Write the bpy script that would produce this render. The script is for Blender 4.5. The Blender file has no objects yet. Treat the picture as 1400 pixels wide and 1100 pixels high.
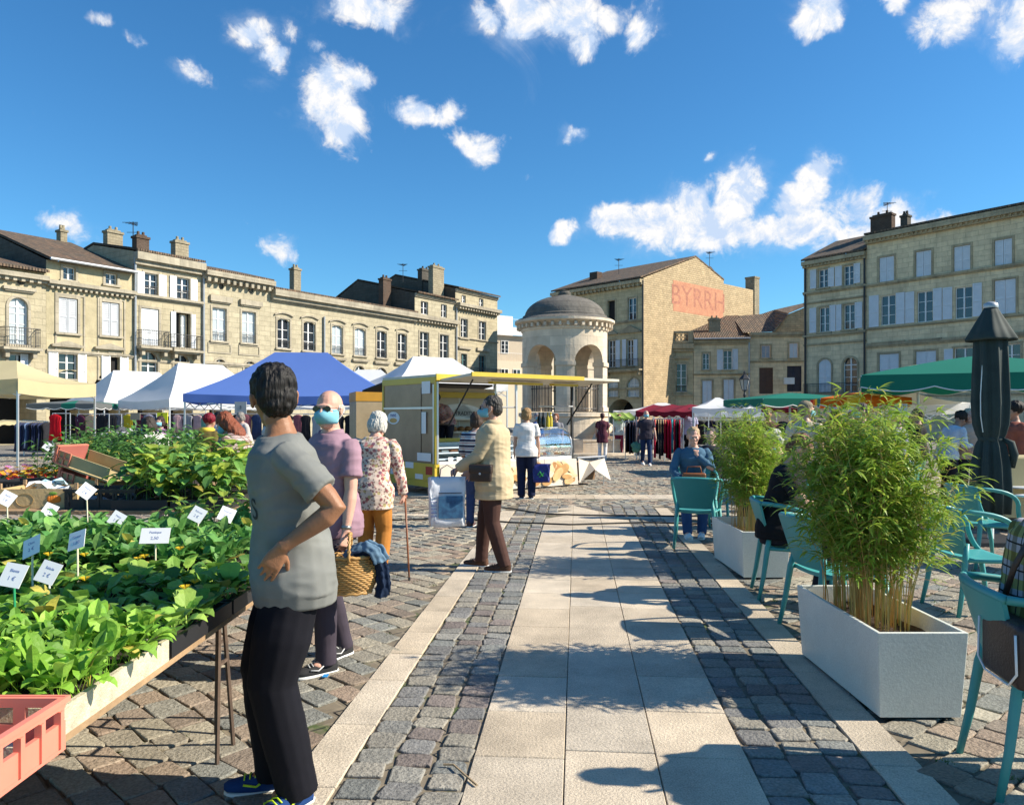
import bpy, bmesh, math, random
from mathutils import Vector, Matrix, noise, Euler
R = math.radians; PI = math.pi
SC = bpy.context.scene; COL = SC.collection
F = 1050.0; CX = 700.0; HY = 568.0; CH = 1.55
RND = random.Random(7)
def G(px, py):
    d = F*CH/(py-HY); return Vector(((px-CX)*d/F, d, 0))
def P(px, py, d): return Vector(((px-CX)*d/F, d, CH-(py-HY)*d/F))
def U(a, b): return RND.uniform(a, b)

# ------------------------------------------------ materials
_M = {}
def _nt(name):
    m = bpy.data.materials.new(name); m.use_nodes = True
    nt = m.node_tree; b = nt.nodes['Principled BSDF']
    return m, nt, b
def N(nt, t, **kw):
    n = nt.nodes.new(t)
    for k, v in kw.items():
        if k.startswith('i_'):
            key = k[2:]; key = int(key) if key.isdigit() else key.replace('_', ' ')
            n.inputs[key].default_value = v
        else: setattr(n, k, v)
    return n
def c4(c, k=1.0): return (c[0]*k, c[1]*k, c[2]*k, 1)
def mixc(nt, fac, a, b, mode='MIX'):
    n = N(nt, 'ShaderNodeMix', data_type='RGBA', blend_type=mode)
    for i, v in ((0, fac), (6, a), (7, b)):
        if hasattr(v, 'links') or hasattr(v, 'is_linked'): nt.links.new(v, n.inputs[i])
        else: n.inputs[i].default_value = v
    return n.outputs[2]
def mat(name, col, rough=.8, var=.12, ns=3.0, bump=0, bs=30, metal=0, attr=False, col2=None, trans=0, spec=.5, sub=0, fine=0):
    """surface with two scales of colour variation and optional fine bump"""
    if name in _M: return _M[name]
    m, nt, b = _nt(name); L = nt.links
    tc = N(nt, 'ShaderNodeTexCoord')
    n1 = N(nt, 'ShaderNodeTexNoise', i_Scale=ns, i_Detail=6, i_Roughness=.65); L.new(tc.outputs['Object'], n1.inputs['Vector'])
    ramp = N(nt, 'ShaderNodeMapRange', i_1=.3, i_2=.7, i_3=0, i_4=1); L.new(n1.outputs[0], ramp.inputs[0])
    if attr:
        at = N(nt, 'ShaderNodeAttribute', attribute_name='col')
        d = mixc(nt, 1.0, at.outputs['Color'], c4((1-var,)*3), 'MULTIPLY')
        l = mixc(nt, 1.0, at.outputs['Color'], c4((1+var,)*3), 'MULTIPLY')
        o = mixc(nt, ramp.outputs[0], d, l)
    else:
        k2 = col2 if col2 else tuple(c*(1-var) for c in col)
        k1 = col if col2 else tuple(min(1, c*(1+var)) for c in col)
        o = mixc(nt, ramp.outputs[0], c4(k2), c4(k1))
    if fine:
        n3 = N(nt, 'ShaderNodeTexNoise', i_Scale=bs*2, i_Detail=3); L.new(tc.outputs['Object'], n3.inputs['Vector'])
        r3 = N(nt, 'ShaderNodeMapRange', i_1=.35, i_2=.65, i_3=1-fine, i_4=1+fine); L.new(n3.outputs[0], r3.inputs[0])
        o = mixc(nt, 1.0, o, r3.outputs[0], 'MULTIPLY')
    L.new(o, b.inputs['Base Color'])
    b.inputs['Roughness'].default_value = rough; b.inputs['Metallic'].default_value = metal
    b.inputs['Specular IOR Level'].default_value = spec
    if sub:
        b.inputs['Subsurface Weight'].default_value = sub; b.inputs['Subsurface Radius'].default_value = (.012, .004, .002)
        b.inputs['Subsurface Scale'].default_value = 1.0
    if bump:
        n2 = N(nt, 'ShaderNodeTexNoise', i_Scale=bs, i_Detail=5, i_Roughness=.6); L.new(tc.outputs['Object'], n2.inputs['Vector'])
        bp = N(nt, 'ShaderNodeBump', i_Strength=bump, i_Distance=.02); L.new(n2.outputs[0], bp.inputs['Height'])
        L.new(bp.outputs[0], b.inputs['Normal'])
    if trans:
        tr = N(nt, 'ShaderNodeBsdfTranslucent'); L.new(o, tr.inputs['Color'])
        ms = N(nt, 'ShaderNodeMixShader', i_0=trans); L.new(b.outputs[0], ms.inputs[1]); L.new(tr.outputs[0], ms.inputs[2])
        L.new(ms.outputs[0], nt.nodes['Material Output'].inputs['Surface'])
    _M[name] = m; return m
def stone(name, col, dirt=.3, bw=.75, bh=.34, mort=.75, bump=.5, dcol=(.09, .08, .065)):
    if name in _M: return _M[name]
    m, nt, b = _nt(name); L = nt.links
    tc = N(nt, 'ShaderNodeTexCoord'); sp = N(nt, 'ShaderNodeSeparateXYZ'); L.new(tc.outputs['Object'], sp.inputs[0])
    ad = N(nt, 'ShaderNodeMath', operation='ADD'); L.new(sp.outputs[0], ad.inputs[0]); L.new(sp.outputs[1], ad.inputs[1])
    cb = N(nt, 'ShaderNodeCombineXYZ'); L.new(ad.outputs[0], cb.inputs[0]); L.new(sp.outputs[2], cb.inputs[1])
    br = N(nt, 'ShaderNodeTexBrick', i_Scale=1.0, i_Color1=c4(col), i_Color2=c4(col, .80), i_Mortar=c4(col, mort))
    br.inputs['Mortar Size'].default_value = .018; br.inputs['Brick Width'].default_value = bw; br.inputs['Row Height'].default_value = bh
    br.inputs['Bias'].default_value = -.2; br.inputs['Mortar Smooth'].default_value = .3
    L.new(cb.outputs[0], br.inputs['Vector'])
    n1 = N(nt, 'ShaderNodeTexNoise', i_Scale=.55, i_Detail=8, i_Roughness=.7); L.new(tc.outputs['Object'], n1.inputs['Vector'])
    mp = N(nt, 'ShaderNodeMapping'); mp.inputs['Scale'].default_value = (1.6, 1.6, .22); L.new(tc.outputs['Object'], mp.inputs[0])
    n2 = N(nt, 'ShaderNodeTexNoise', i_Scale=1.5, i_Detail=6, i_Roughness=.7); L.new(mp.outputs[0], n2.inputs['Vector'])
    mu = N(nt, 'ShaderNodeMath', operation='MULTIPLY'); L.new(n1.outputs[0], mu.inputs[0]); L.new(n2.outputs[0], mu.inputs[1])
    rg = N(nt, 'ShaderNodeMapRange', i_1=.22, i_2=.42, i_3=0, i_4=dirt); L.new(mu.outputs[0], rg.inputs[0])
    o = mixc(nt, rg.outputs[0], br.outputs[0], c4(dcol))
    n3 = N(nt, 'ShaderNodeTexNoise', i_Scale=2.2, i_Detail=5); L.new(tc.outputs['Object'], n3.inputs['Vector'])
    r3 = N(nt, 'ShaderNodeMapRange', i_1=.3, i_2=.7, i_3=.84, i_4=1.14); L.new(n3.outputs[0], r3.inputs[0])
    o = mixc(nt, 1.0, o, r3.outputs[0], 'MULTIPLY')
    L.new(o, b.inputs['Base Color']); b.inputs['Roughness'].default_value = .9; b.inputs['Specular IOR Level'].default_value = .2
    n4 = N(nt, 'ShaderNodeTexNoise', i_Scale=9, i_Detail=6); L.new(tc.outputs['Object'], n4.inputs['Vector'])
    a2 = N(nt, 'ShaderNodeMath', operation='MULTIPLY_ADD', i_1=-1.0); L.new(br.outputs['Fac'], a2.inputs[0]); L.new(n4.outputs[0], a2.inputs[2])
    bp = N(nt, 'ShaderNodeBump', i_Strength=bump, i_Distance=.04); L.new(a2.outputs[0], bp.inputs['Height']); L.new(bp.outputs[0], b.inputs['Normal'])
    _M[name] = m; return m
def tilemat(name, col=(.19, .115, .07)):
    if name in _M: return _M[name]
    m, nt, b = _nt(name); L = nt.links
    tc = N(nt, 'ShaderNodeTexCoord')
    br = N(nt, 'ShaderNodeTexBrick', i_Scale=1.0, i_Color1=c4(col, 1.35), i_Color2=(col[0]*.55, col[1]*.62, col[2]*.75, 1), i_Mortar=c4(col, .25))
    br.inputs['Brick Width'].default_value = .24; br.inputs['Row Height'].default_value = .36; br.inputs['Mortar Size'].default_value = .03
    br.inputs['Mortar Smooth'].default_value = .5; br.offset = 0
    L.new(tc.outputs['Object'], br.inputs['Vector'])
    n1 = N(nt, 'ShaderNodeTexNoise', i_Scale=.9, i_Detail=9, i_Roughness=.75); L.new(tc.outputs['Object'], n1.inputs['Vector'])
    rg = N(nt, 'ShaderNodeMapRange', i_1=.38, i_2=.62, i_3=0, i_4=.75); L.new(n1.outputs[0], rg.inputs[0])
    o = mixc(nt, rg.outputs[0], br.outputs[0], c4((.10, .085, .062)))
    L.new(o, b.inputs['Base Color']); b.inputs['Roughness'].default_value = .95
    wv = N(nt, 'ShaderNodeTexWave', wave_type='BANDS', bands_direction='X', i_Scale=2.0); L.new(tc.outputs['Object'], wv.inputs['Vector'])
    bp = N(nt, 'ShaderNodeBump', i_Strength=.8, i_Distance=.08); L.new(wv.outputs['Fac'], bp.inputs['Height']); L.new(bp.outputs[0], b.inputs['Normal'])
    _M[name] = m; return m

# ------------------------------------------------ mesh collector
class MB:
    def __init__(s): s.v = []; s.f = []; s.m = []; s.c = []; s.mi = 0; s.cc = None
    def face(s, pts, col=None):
        b = len(s.v); s.v.extend([tuple(p) for p in pts]); s.f.append(tuple(range(b, b+len(pts)))); s.m.append(s.mi); s.c.append(col or s.cc)
        return s
    def raw(s, vs, fs, col=None):
        b = len(s.v); s.v.extend([tuple(p) for p in vs])
        for f in fs: s.f.append(tuple(i+b for i in f)); s.m.append(s.mi); s.c.append(col or s.cc)
        return s
    def box(s, lo, hi, rz=0, T=None, taper=None, col=None):
        x0, y0, z0 = lo; x1, y1, z1 = hi
        vs = [(x0, y0, z0), (x1, y0, z0), (x1, y1, z0), (x0, y1, z0), (x0, y0, z1), (x1, y0, z1), (x1, y1, z1), (x0, y1, z1)]
        if taper:
            cx, cy = (x0+x1)/2, (y0+y1)/2
            vs = [(cx+(x-cx)*(taper if i > 3 else 1), cy+(y-cy)*(taper if i > 3 else 1), z) for i, (x, y, z) in enumerate(vs)]
        if T is not None: vs = [T @ Vector(p) for p in vs]
        return s.raw(vs, [(0, 3, 2, 1), (4, 5, 6, 7), (0, 1, 5, 4), (1, 2, 6, 5), (2, 3, 7, 6), (3, 0, 4, 7)], col)
    def ring(s, c, x, y, rx, ry, n, p=2.0):
        out = []
        for i in range(n):
            a = 2*PI*i/n; ca, sa = math.cos(a), math.sin(a)
            if p != 2.0:
                ca = math.copysign(abs(ca)**(2/p), ca); sa = math.copysign(abs(sa)**(2/p), sa)
            out.append(Vector(c)+x*(rx*ca)+y*(ry*sa))
        return out
    def loft(s, rings, caps=True, closed=True, col=None):
        n = len(rings[0]); vs = [p for r in rings for p in r]; fs = []
        for k in range(len(rings)-1):
            for i in range(n if closed else n-1):
                j = (i+1) % n; fs.append((k*n+i, k*n+j, (k+1)*n+j, (k+1)*n+i))
        if caps: fs.append(tuple(range(n-1, -1, -1))); fs.append(tuple((len(rings)-1)*n+i for i in range(n)))
        return s.raw(vs, fs, col)
    def tube(s, pts, r, n=8, rr=None, flat=1.0, up=None, caps=True, col=None):
        pts = [Vector(p) for p in pts]; rings = []; k = len(pts); ref = Vector(up) if up else None; px = None
        for i, p in enumerate(pts):
            t = (pts[min(i+1, k-1)]-pts[max(i-1, 0)]).normalized()
            if ref is not None: x = ref.cross(t)
            elif px is None: x = t.orthogonal()
            else: x = px - t*px.dot(t)
            if x.length < 1e-5: x = t.orthogonal()
            x.normalize(); px = x; y = t.cross(x)
            q = rr[i] if rr else r
            rings.append(s.ring(p, x, y, q, q*flat, n))
        return s.loft(rings, caps, col=col)
    def cyl(s, p0, p1, r0, r1=None, n=12, caps=True, col=None):
        return s.tube([p0, p1], r0, n, rr=[r0, r0 if r1 is None else r1], caps=caps, col=col)
    def lathe(s, prof, n=24, c=(0, 0, 0), a0=0, a1=2*PI, col=None, caps=False):
        rings = []; full = abs(a1-a0-2*PI) < 1e-6; m = n if full else n+1
        for r, z in prof:
            rings.append([Vector((c[0]+r*math.cos(a0+(a1-a0)*i/n), c[1]+r*math.sin(a0+(a1-a0)*i/n), c[2]+z)) for i in range(m)])
        return s.loft(rings, caps, closed=full, col=col)
    def ell(s, c, r, nu=14, nv=9, M=None, col=None):
        vs = []; fs = []
        for j in range(1, nv):
            t = PI*j/nv
            for i in range(nu):
                a = 2*PI*i/nu; vs.append(Vector((r[0]*math.sin(t)*math.cos(a), r[1]*math.sin(t)*math.sin(a), r[2]*math.cos(t))))
        vs.append(Vector((0, 0, r[2]))); vs.append(Vector((0, 0, -r[2]))); a = len(vs)-2
        for j in range(nv-2):
            for i in range(nu):
                k = (i+1) % nu; fs.append((j*nu+i, (j+1)*nu+i, (j+1)*nu+k, j*nu+k))
        for i in range(nu):
            k = (i+1) % nu; fs.append((a, i, k)); fs.append((a+1, (nv-2)*nu+k, (nv-2)*nu+i))
        if M is not None: vs = [M @ v for v in vs]
        return s.raw([v+Vector(c) for v in vs], fs, col)
    def merge(s, o, T=None):
        b = len(s.v); s.v.extend([tuple(T @ Vector(p)) if T is not None else p for p in o.v])
        s.f.extend([tuple(i+b for i in f) for f in o.f]); s.m.extend(o.m); s.c.extend(o.c); return s
    def mesh(s, name, mats, smooth=False):
        me = bpy.data.meshes.new(name); me.from_pydata(s.v, [], s.f)
        if not isinstance(mats, (list, tuple)): mats = [mats]
        for m in mats: me.materials.append(m)
        if len(mats) > 1: me.polygons.foreach_set('material_index', s.m)
        if any(c is not None for c in s.c):
            at = me.color_attributes.new('col', 'FLOAT_COLOR', 'CORNER'); buf = []
            for f, c in zip(s.f, s.c): buf.extend((tuple(c[:3])+(1.0,) if c else (1., 1., 1., 1.))*len(f))
            at.data.foreach_set('color', buf)
        if smooth: me.polygons.foreach_set('use_smooth', [True]*len(me.polygons))
        me.update(); return me
    def build(s, name, mats, parent=None, smooth=False, loc=None, rz=None, angle=None):
        me = s.mesh(name, mats, smooth or angle is not None)
        o = bpy.data.objects.new(name, me); COL.objects.link(o)
        if parent is not None: o.parent = parent
        if loc is not None: o.location = loc
        if rz is not None: o.rotation_euler = (0, 0, rz)
        if angle is not None: sharp(me, angle)
        return o
def sharp(me, deg):
    bm = bmesh.new(); bm.from_mesh(me); bmesh.ops.remove_doubles(bm, verts=bm.verts, dist=1e-5)
    for e in bm.edges:
        e.smooth = not (len(e.link_faces) != 2 or e.calc_face_angle(9) > R(deg))
    bm.to_mesh(me); bm.free()
def tag(o, label=None, cat=None, group=None, kind=None):
    if label: o['label'] = label
    if cat: o['category'] = cat
    if group: o['group'] = group
    if kind: o['kind'] = kind
    return o
def thing(name, label, cat, loc=(0, 0, 0), rz=0, group=None):
    o = bpy.data.objects.new(name, None); COL.objects.link(o); o.location = loc; o.rotation_euler = (0, 0, rz)
    o.empty_display_size = .2
    return tag(o, label, cat, group)
def dup(root, loc, rz, label=None, group=None, scale=None):
    def cp(o, par):
        c = o.copy(); COL.objects.link(c)
        if par is not None: c.parent = par
        for ch in o.children: cp(ch, c)
        return c
    r = cp(root, None); r.location = loc; r.rotation_euler = (0, 0, rz)
    if label: r['label'] = label
    if group: r['group'] = group
    if scale: r.scale = scale if hasattr(scale, '__len__') else (scale,)*3
    return r
def rbox(lo, hi, r=.01, seg=2):
    """bevelled box as MB"""
    bm = bmesh.new(); bmesh.ops.create_cube(bm, size=1)
    for v in bm.verts: v.co = Vector([lo[i]+(hi[i]-lo[i])*(v.co[i]+.5) for i in range(3)])
    bmesh.ops.bevel(bm, geom=bm.edges[:], offset=r, segments=seg, affect='EDGES', profile=.5)
    mb = MB(); mb.raw([v.co.copy() for v in bm.verts], [tuple(v.index for v in f.verts) for f in bm.faces]); bm.free(); return mb
FONT = [None]
def text(s, size, name, m, parent, T, ext=.002, align='CENTER'):
    cu = bpy.data.curves.new(name, 'FONT'); cu.body = s; cu.size = size; cu.extrude = ext; cu.align_x = align; cu.align_y = 'CENTER'
    o = bpy.data.objects.new(name+'_src', cu); COL.objects.link(o)
    dg = bpy.context.evaluated_depsgraph_get(); me = bpy.data.meshes.new_from_object(o.evaluated_get(dg)); bpy.data.objects.remove(o)
    me.materials.clear(); me.materials.append(m)
    r = bpy.data.objects.new(name, me); COL.objects.link(r); r.parent = parent; r.matrix_local = T
    return r
# ------------------------------------------------ camera, sun, sky with clouds
cam = bpy.data.cameras.new('camera'); co = bpy.data.objects.new('camera', cam); COL.objects.link(co)
co.location = (0, 0, CH); co.rotation_euler = (R(90), 0, 0)
cam.sensor_width = 36; cam.sensor_fit = 'HORIZONTAL'; cam.lens = 36*F/1400; cam.shift_y = 18/1400
cam.clip_end = 3000; cam.clip_start = .05; SC.camera = co
SUN_AZ = R(93); SUN_EL = R(35)      # clockwise from +Y
sd = Vector((math.sin(SUN_AZ)*math.cos(SUN_EL), math.cos(SUN_AZ)*math.cos(SUN_EL), math.sin(SUN_EL)))
sl = bpy.data.lights.new('sun', 'SUN'); sl.energy = 5.0; sl.angle = R(.55); sl.color = (1, .91, .76)
so = bpy.data.objects.new('sun', sl); COL.objects.link(so); so.rotation_euler = (-sd).to_track_quat('-Z', 'Y').to_euler(); so.location = (40, 0, 40)
SC.view_settings.view_transform = 'Standard'; SC.view_settings.look = 'None'; SC.view_settings.exposure = .79; SC.view_settings.gamma = 1
w = bpy.data.worlds.new('World'); SC.world = w; w.use_nodes = True
def world():
    nt = w.node_tree; L = nt.links; nt.nodes.clear()
    out = N(nt, 'ShaderNodeOutputWorld'); bg = N(nt, 'ShaderNodeBackground', i_Strength=.10); L.new(bg.outputs[0], out.inputs[0])
    sky = N(nt, 'ShaderNodeTexSky', sky_type='NISHITA', sun_disc=False, sun_elevation=SUN_EL, sun_rotation=SUN_AZ, altitude=200, air_density=1.0, dust_density=.35, ozone_density=2.4)
    tc = N(nt, 'ShaderNodeTexCoord'); V = tc.outputs['Generated']
    sp = N(nt, 'ShaderNodeSeparateXYZ'); L.new(V, sp.inputs[0])
    def m(op, a, b=None, c=None):
        n = N(nt, 'ShaderNodeMath', operation=op)
        for i, v in enumerate((a, b, c)):
            if v is None: continue
            if hasattr(v, 'is_linked'): L.new(v, n.inputs[i])
            else: n.inputs[i].default_value = v
        return n.outputs[0]
    az = m('ARCTAN2', sp.outputs[0], sp.outputs[1]); el = m('ARCSINE', sp.outputs[2])
    nz = N(nt, 'ShaderNodeTexNoise', i_Scale=9, i_Detail=5, i_Roughness=.6); L.new(V, nz.inputs['Vector'])
    sc = N(nt, 'ShaderNodeSeparateColor'); L.new(nz.outputs['Color'], sc.inputs[0])
    azd = m('MULTIPLY_ADD', m('SUBTRACT', sc.outputs[0], .5), .085, az); eld = m('MULTIPLY_ADD', m('SUBTRACT', sc.outputs[1], .5), .085, el)
    blobs = [(450,130,42,52,1.15),(470,175,30,42,1.1),(485,105,28,28,1),(575,155,52,24,.9),(612,150,28,20,.8),(648,200,38,24,1),(345,35,28,26,.95),(368,70,22,24,.9),(390,35,16,22,.5),
             (505,5,60,24,1.1),(535,20,24,22,1),(715,20,30,44,1.0),(770,20,60,42,1.05),(795,50,26,28,1),(830,10,40,20,.8),(880,35,28,34,.9),(670,30,20,20,.8),
             (1130,20,40,34,1.15),(1150,40,22,22,1),(1225,5,20,16,.9),(1320,15,80,34,.85),(1390,30,30,46,1.1),(1300,5,40,30,.6),
             (838,298,34,24,1.15),(778,312,20,18,.95),(900,305,46,28,1.1),(950,280,34,34,1.1),(975,310,80,30,1.1),(1020,262,34,44,1.0),(1060,312,110,26,1.0),(1110,240,26,30,1.1),(1100,275,40,30,.95),(1160,285,60,30,.8),(1170,315,90,26,.85),(1250,296,100,20,.75),(1210,285,50,24,.8),(1330,300,70,16,.6),(1290,288,60,12,.45),
             (100,300,38,26,.7),(160,330,40,22,.55),(375,340,20,26,.7),(385,355,16,22,.75),(788,189,26,12,.75),(140,30,34,16,.6),(180,48,16,12,.6),(265,85,32,18,.65),(330,305,34,6,.35),
             (965,210,10,8,.75),(430,50,20,18,.45),(355,105,24,16,.4),(725,233,24,8,.4),(1282,256,20,7,.4),(385,150,20,9,.4),(560,160,90,20,.4)]
    best = None; top = None
    def dirof(px, py):
        v = Vector(((px-CX), F, HY-py)).normalized(); return math.atan2(v.x, v.y), math.asin(v.z)
    for (px, py, rx, ry, s) in blobs:
        a, e = dirof(px, py); a2, _ = dirof(px+rx, py); _, e2 = dirof(px, py-ry)
        dx = m('MULTIPLY', m('SUBTRACT', azd, a), 1/abs(a2-a)); dy = m('MULTIPLY', m('SUBTRACT', eld, e), 1/abs(e2-e))
        q = m('MULTIPLY_ADD', dx, dx, m('MULTIPLY', dy, dy))
        g = m('MULTIPLY', m('EXPONENT', m('MULTIPLY', q, -.75)), s)
        best = g if best is None else m('MAXIMUM', best, g)
    n2 = N(nt, 'ShaderNodeTexNoise', i_Scale=26, i_Detail=11, i_Roughness=.66, i_Distortion=.45); L.new(V, n2.inputs['Vector'])
    mp = N(nt, 'ShaderNodeMapping'); mp.inputs['Location'].default_value = (.012, -.002, .016); L.new(V, mp.inputs[0])
    n3 = N(nt, 'ShaderNodeTexNoise', i_Scale=26, i_Detail=11, i_Roughness=.66, i_Distortion=.45); L.new(mp.outputs[0], n3.inputs['Vector'])
    dens = m('SUBTRACT', m('MULTIPLY_ADD', n2.outputs[0], 1.15, m('MULTIPLY', best, .95)), .98)
    al = N(nt, 'ShaderNodeMapRange', interpolation_type='SMOOTHSTEP', i_1=-.06, i_2=.38); L.new(dens, al.inputs[0])
    sh = N(nt, 'ShaderNodeMapRange', i_1=-.10, i_2=.10, i_3=0, i_4=1); L.new(m('SUBTRACT', n2.outputs[0], n3.outputs[0]), sh.inputs[0])
    cc = mixc(nt, sh.outputs[0], (3.5, 4.3, 5.6, 1), (6.0, 5.9, 5.8, 1))
    n4 = N(nt, 'ShaderNodeTexNoise', i_Scale=7, i_Detail=8, i_Roughness=.7, i_Distortion=.6); L.new(V, n4.inputs['Vector'])
    vl = N(nt, 'ShaderNodeMapRange', interpolation_type='SMOOTHSTEP', i_1=.62, i_2=1.25, i_3=0, i_4=.55); L.new(m('ADD', m('MULTIPLY', best, .55), n4.outputs[0]), vl.inputs[0])
    gate = m('MAXIMUM', vl.outputs[0], m('MULTIPLY', al.outputs[0], m('GREATER_THAN', best, .06)))
    hs = N(nt, 'ShaderNodeHueSaturation', i_Saturation=1.18, i_Value=.89); L.new(sky.outputs[0], hs.inputs['Color'])
    tint = mixc(nt, 1.0, hs.outputs[0], (.57, .97, 1.12, 1), 'MULTIPLY')
    L.new(mixc(nt, gate, tint, cc), bg.inputs[0])
world()
# ------------------------------------------------ buildings
GLASS = mat('window_glass', (.02, .026, .035), rough=.07, var=.3, ns=.8, spec=.8)
CURT = mat('curtain_glass', (.42, .47, .50), rough=.25, var=.12, ns=1.2, spec=.6)
WHITE = mat('white_paint', (.74, .74, .73), rough=.55, var=.06)
SHUT = mat('shutter_paint', (.66, .68, .71), rough=.6, var=.07, ns=2)
SHUTG = mat('grey_shutter_paint', (.40, .42, .45), rough=.6, var=.08, ns=2)
IRON = mat('wrought_iron', (.025, .025, .028), rough=.5)
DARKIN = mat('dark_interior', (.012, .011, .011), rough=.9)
ZINC = mat('zinc', (.36, .38, .40), rough=.45, var=.15, metal=.3)
TILE = tilemat('roman_tiles')
TILE2 = tilemat('brown_tiles', (.25, .17, .11))
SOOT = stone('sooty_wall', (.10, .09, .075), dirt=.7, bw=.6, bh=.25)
class Fac:
    def __init__(s, p0, p1):
        s.p0 = Vector(p0); s.d = (Vector(p1)-s.p0).normalized(); s.rz = math.atan2(s.d.y, s.d.x)
    def u(s, px):
        k = (px-CX)/F; return (k*s.p0.y-s.p0.x)/(s.d.x-k*s.d.y)
    def dist(s, px): return s.p0.y+s.u(px)*s.d.y
    def z(s, px, py): return CH-(py-HY)*s.dist(px)/F
    def w(s, u, v=0, z=0):
        n = Vector((-s.d.y, s.d.x)); q = s.p0+s.d*u+n*v; return Vector((q.x, q.y, z))
FL = Fac((-26.65, 39.97), (-1.48, 77.8)); FR = Fac((22.9, 60.0), (31.9, 47.8)); FCc = Fac((4.19, 77.2), (11.84, 69.1)); FD = Fac((12.5, 72.9), (27.1, 70.9))
def arch_pts(x0, x1, zs, rise, n=10):
    c = (x0+x1)/2; h = (x1-x0)/2
    if rise >= h*.99: return [(c-h*math.cos(PI*i/n), zs+h*math.sin(PI*i/n)) for i in range(n+1)]
    Rr = (h*h+rise*rise)/(2*rise); a = math.asin(h/Rr); zc = zs+rise-Rr
    return [(c+Rr*math.sin(-a+2*a*i/n), zc+Rr*math.cos(-a+2*a*i/n)) for i in range(n+1)]
def wall_mesh(mb, L, H, ops, reveal=.24):
    xs = sorted({0, L}|{o[0] for o in ops}|{o[2] for o in ops}); zs = sorted({0, H}|{o[1] for o in ops}|{o[3] for o in ops})
    for i in range(len(xs)-1):
        run = None
        for j in range(len(zs)-1):
            xm, zm = (xs[i]+xs[i+1])/2, (zs[j]+zs[j+1])/2
            if any(o[0] < xm < o[2] and o[1] < zm < o[3] for o in ops): continue
            mb.face([(xs[i], 0, zs[j]), (xs[i+1], 0, zs[j]), (xs[i+1], 0, zs[j+1]), (xs[i], 0, zs[j+1])])
    for (x0, z0, x1, z1, rise, rv) in ops:
        r = rv or reveal
        mb.face([(x0, 0, z0), (x0, 0, z1-rise), (x0, r, z1-rise), (x0, r, z0)]); mb.face([(x1, 0, z0), (x1, r, z0), (x1, r, z1-rise), (x1, 0, z1-rise)])
        mb.face([(x0, 0, z0), (x0, r, z0), (x1, r, z0), (x1, 0, z0)])
        if rise <= 0: mb.face([(x0, 0, z1), (x1, 0, z1), (x1, r, z1), (x0, r, z1)])
        else:
            ap = arch_pts(x0, x1, z1-rise, rise)
            for (a, b), (c, d) in zip(ap, ap[1:]):
                mb.face([(a, 0, b), (c, 0, d), (c, 0, z1), (a, 0, z1)]); mb.face([(a, 0, b), (a, r, b), (c, r, d), (c, 0, d)])
def window_parts(root, x0, z0, x1, z1, rise, kind, y=.16, rows=3):
    """a casement: frame and glazing bars, the panes below it"""
    f = MB(); t = .055; zt = z1
    if kind in ('dark',):
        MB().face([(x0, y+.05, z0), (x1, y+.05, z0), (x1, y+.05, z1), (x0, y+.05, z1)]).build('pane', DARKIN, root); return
    fm = SHUT if kind == 'closed' else WHITE
    if kind == 'teal': fm = mat('teal_paint', (.10, .22, .22), rough=.5)
    if kind == 'brown': fm = mat('brown_door', (.09, .045, .03), rough=.5)
    if kind == 'navy': fm = mat('navy_door', (.02, .025, .05), rough=.5)
    f.box((x0, y-.03, z0), (x0+t, y+.03, z1)); f.box((x1-t, y-.03, z0), (x1, y+.03, z1)); f.box((x0+t, y-.03, z0), (x1-t, y+.03, z0+t))
    f.box((x0+t, y-.03, z1-t), (x1-t, y+.03, z1)); xm = (x0+x1)/2
    f.box((xm-.05, y-.035, z0+t), (xm+.05, y+.035, z1-t-rise*.0))
    if rise > 0.2: f.box((x0+t, y-.032, z1-rise-.04), (x1-t, y+.032, z1-rise+.03))
    for k in range(1, rows):
        z = z0+(z1-rise*.6-z0)*k/rows
        for a, b in ((x0+t, xm-.05), (xm+.05, x1-t)): f.box((a, y-.02, z-.018), (b, y+.02, z+.018))
    wo = f.build('window', fm, root)
    pm = {'curtain': CURT, 'brown': mat('brown_panel', (.10, .05, .035), rough=.5), 'navy': mat('navy_panel', (.025, .03, .05), rough=.4)}.get(kind, GLASS)
    MB().face([(x0+.01, y+.01, z0+.01), (x1-.01, y+.01, z0+.01), (x1-.01, y+.01, z1-.01), (x0+.01, y+.01, z1-.01)]).build('pane', pm, wo)
def shutter(root, x0, z0, x1, z1, y=-.05, m=None, n=1):
    for k in range(n):
        a = x0+(x1-x0)*k/n+.012; b = x0+(x1-x0)*(k+1)/n-.012; s = MB(); t = min(.07, (b-a)*.16); zm = z0+(z1-z0)*.46
        s.box((a, y-.02, z0), (a+t, y+.02, z1)); s.box((b-t, y-.02, z0), (b, y+.02, z1))
        for q0, q1 in ((z0, z0+t*1.3), (zm-t*.6, zm+t*.6), (z1-t*1.3, z1)): s.box((a+t, y-.02, q0), (b-t, y+.02, q1))
        for q0, q1 in ((z0+t*1.3, zm-t*.6), (zm+t*.6, z1-t*1.3)):
            ns = max(3, int((q1-q0)/.10))
            for i in range(ns):
                z = q0+(q1-q0)*i/ns; h = (q1-q0)/ns
                s.face([(a+t, y-.015, z), (b-t, y-.015, z), (b-t, y+.012, z+h), (a+t, y+.012, z+h)]); s.face([(a+t, y+.012, z+h), (b-t, y+.012, z+h), (b-t, y-.015, z+h), (a+t, y-.015, z+h)])
        s.build('shutter', m or SHUT, root)
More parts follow.
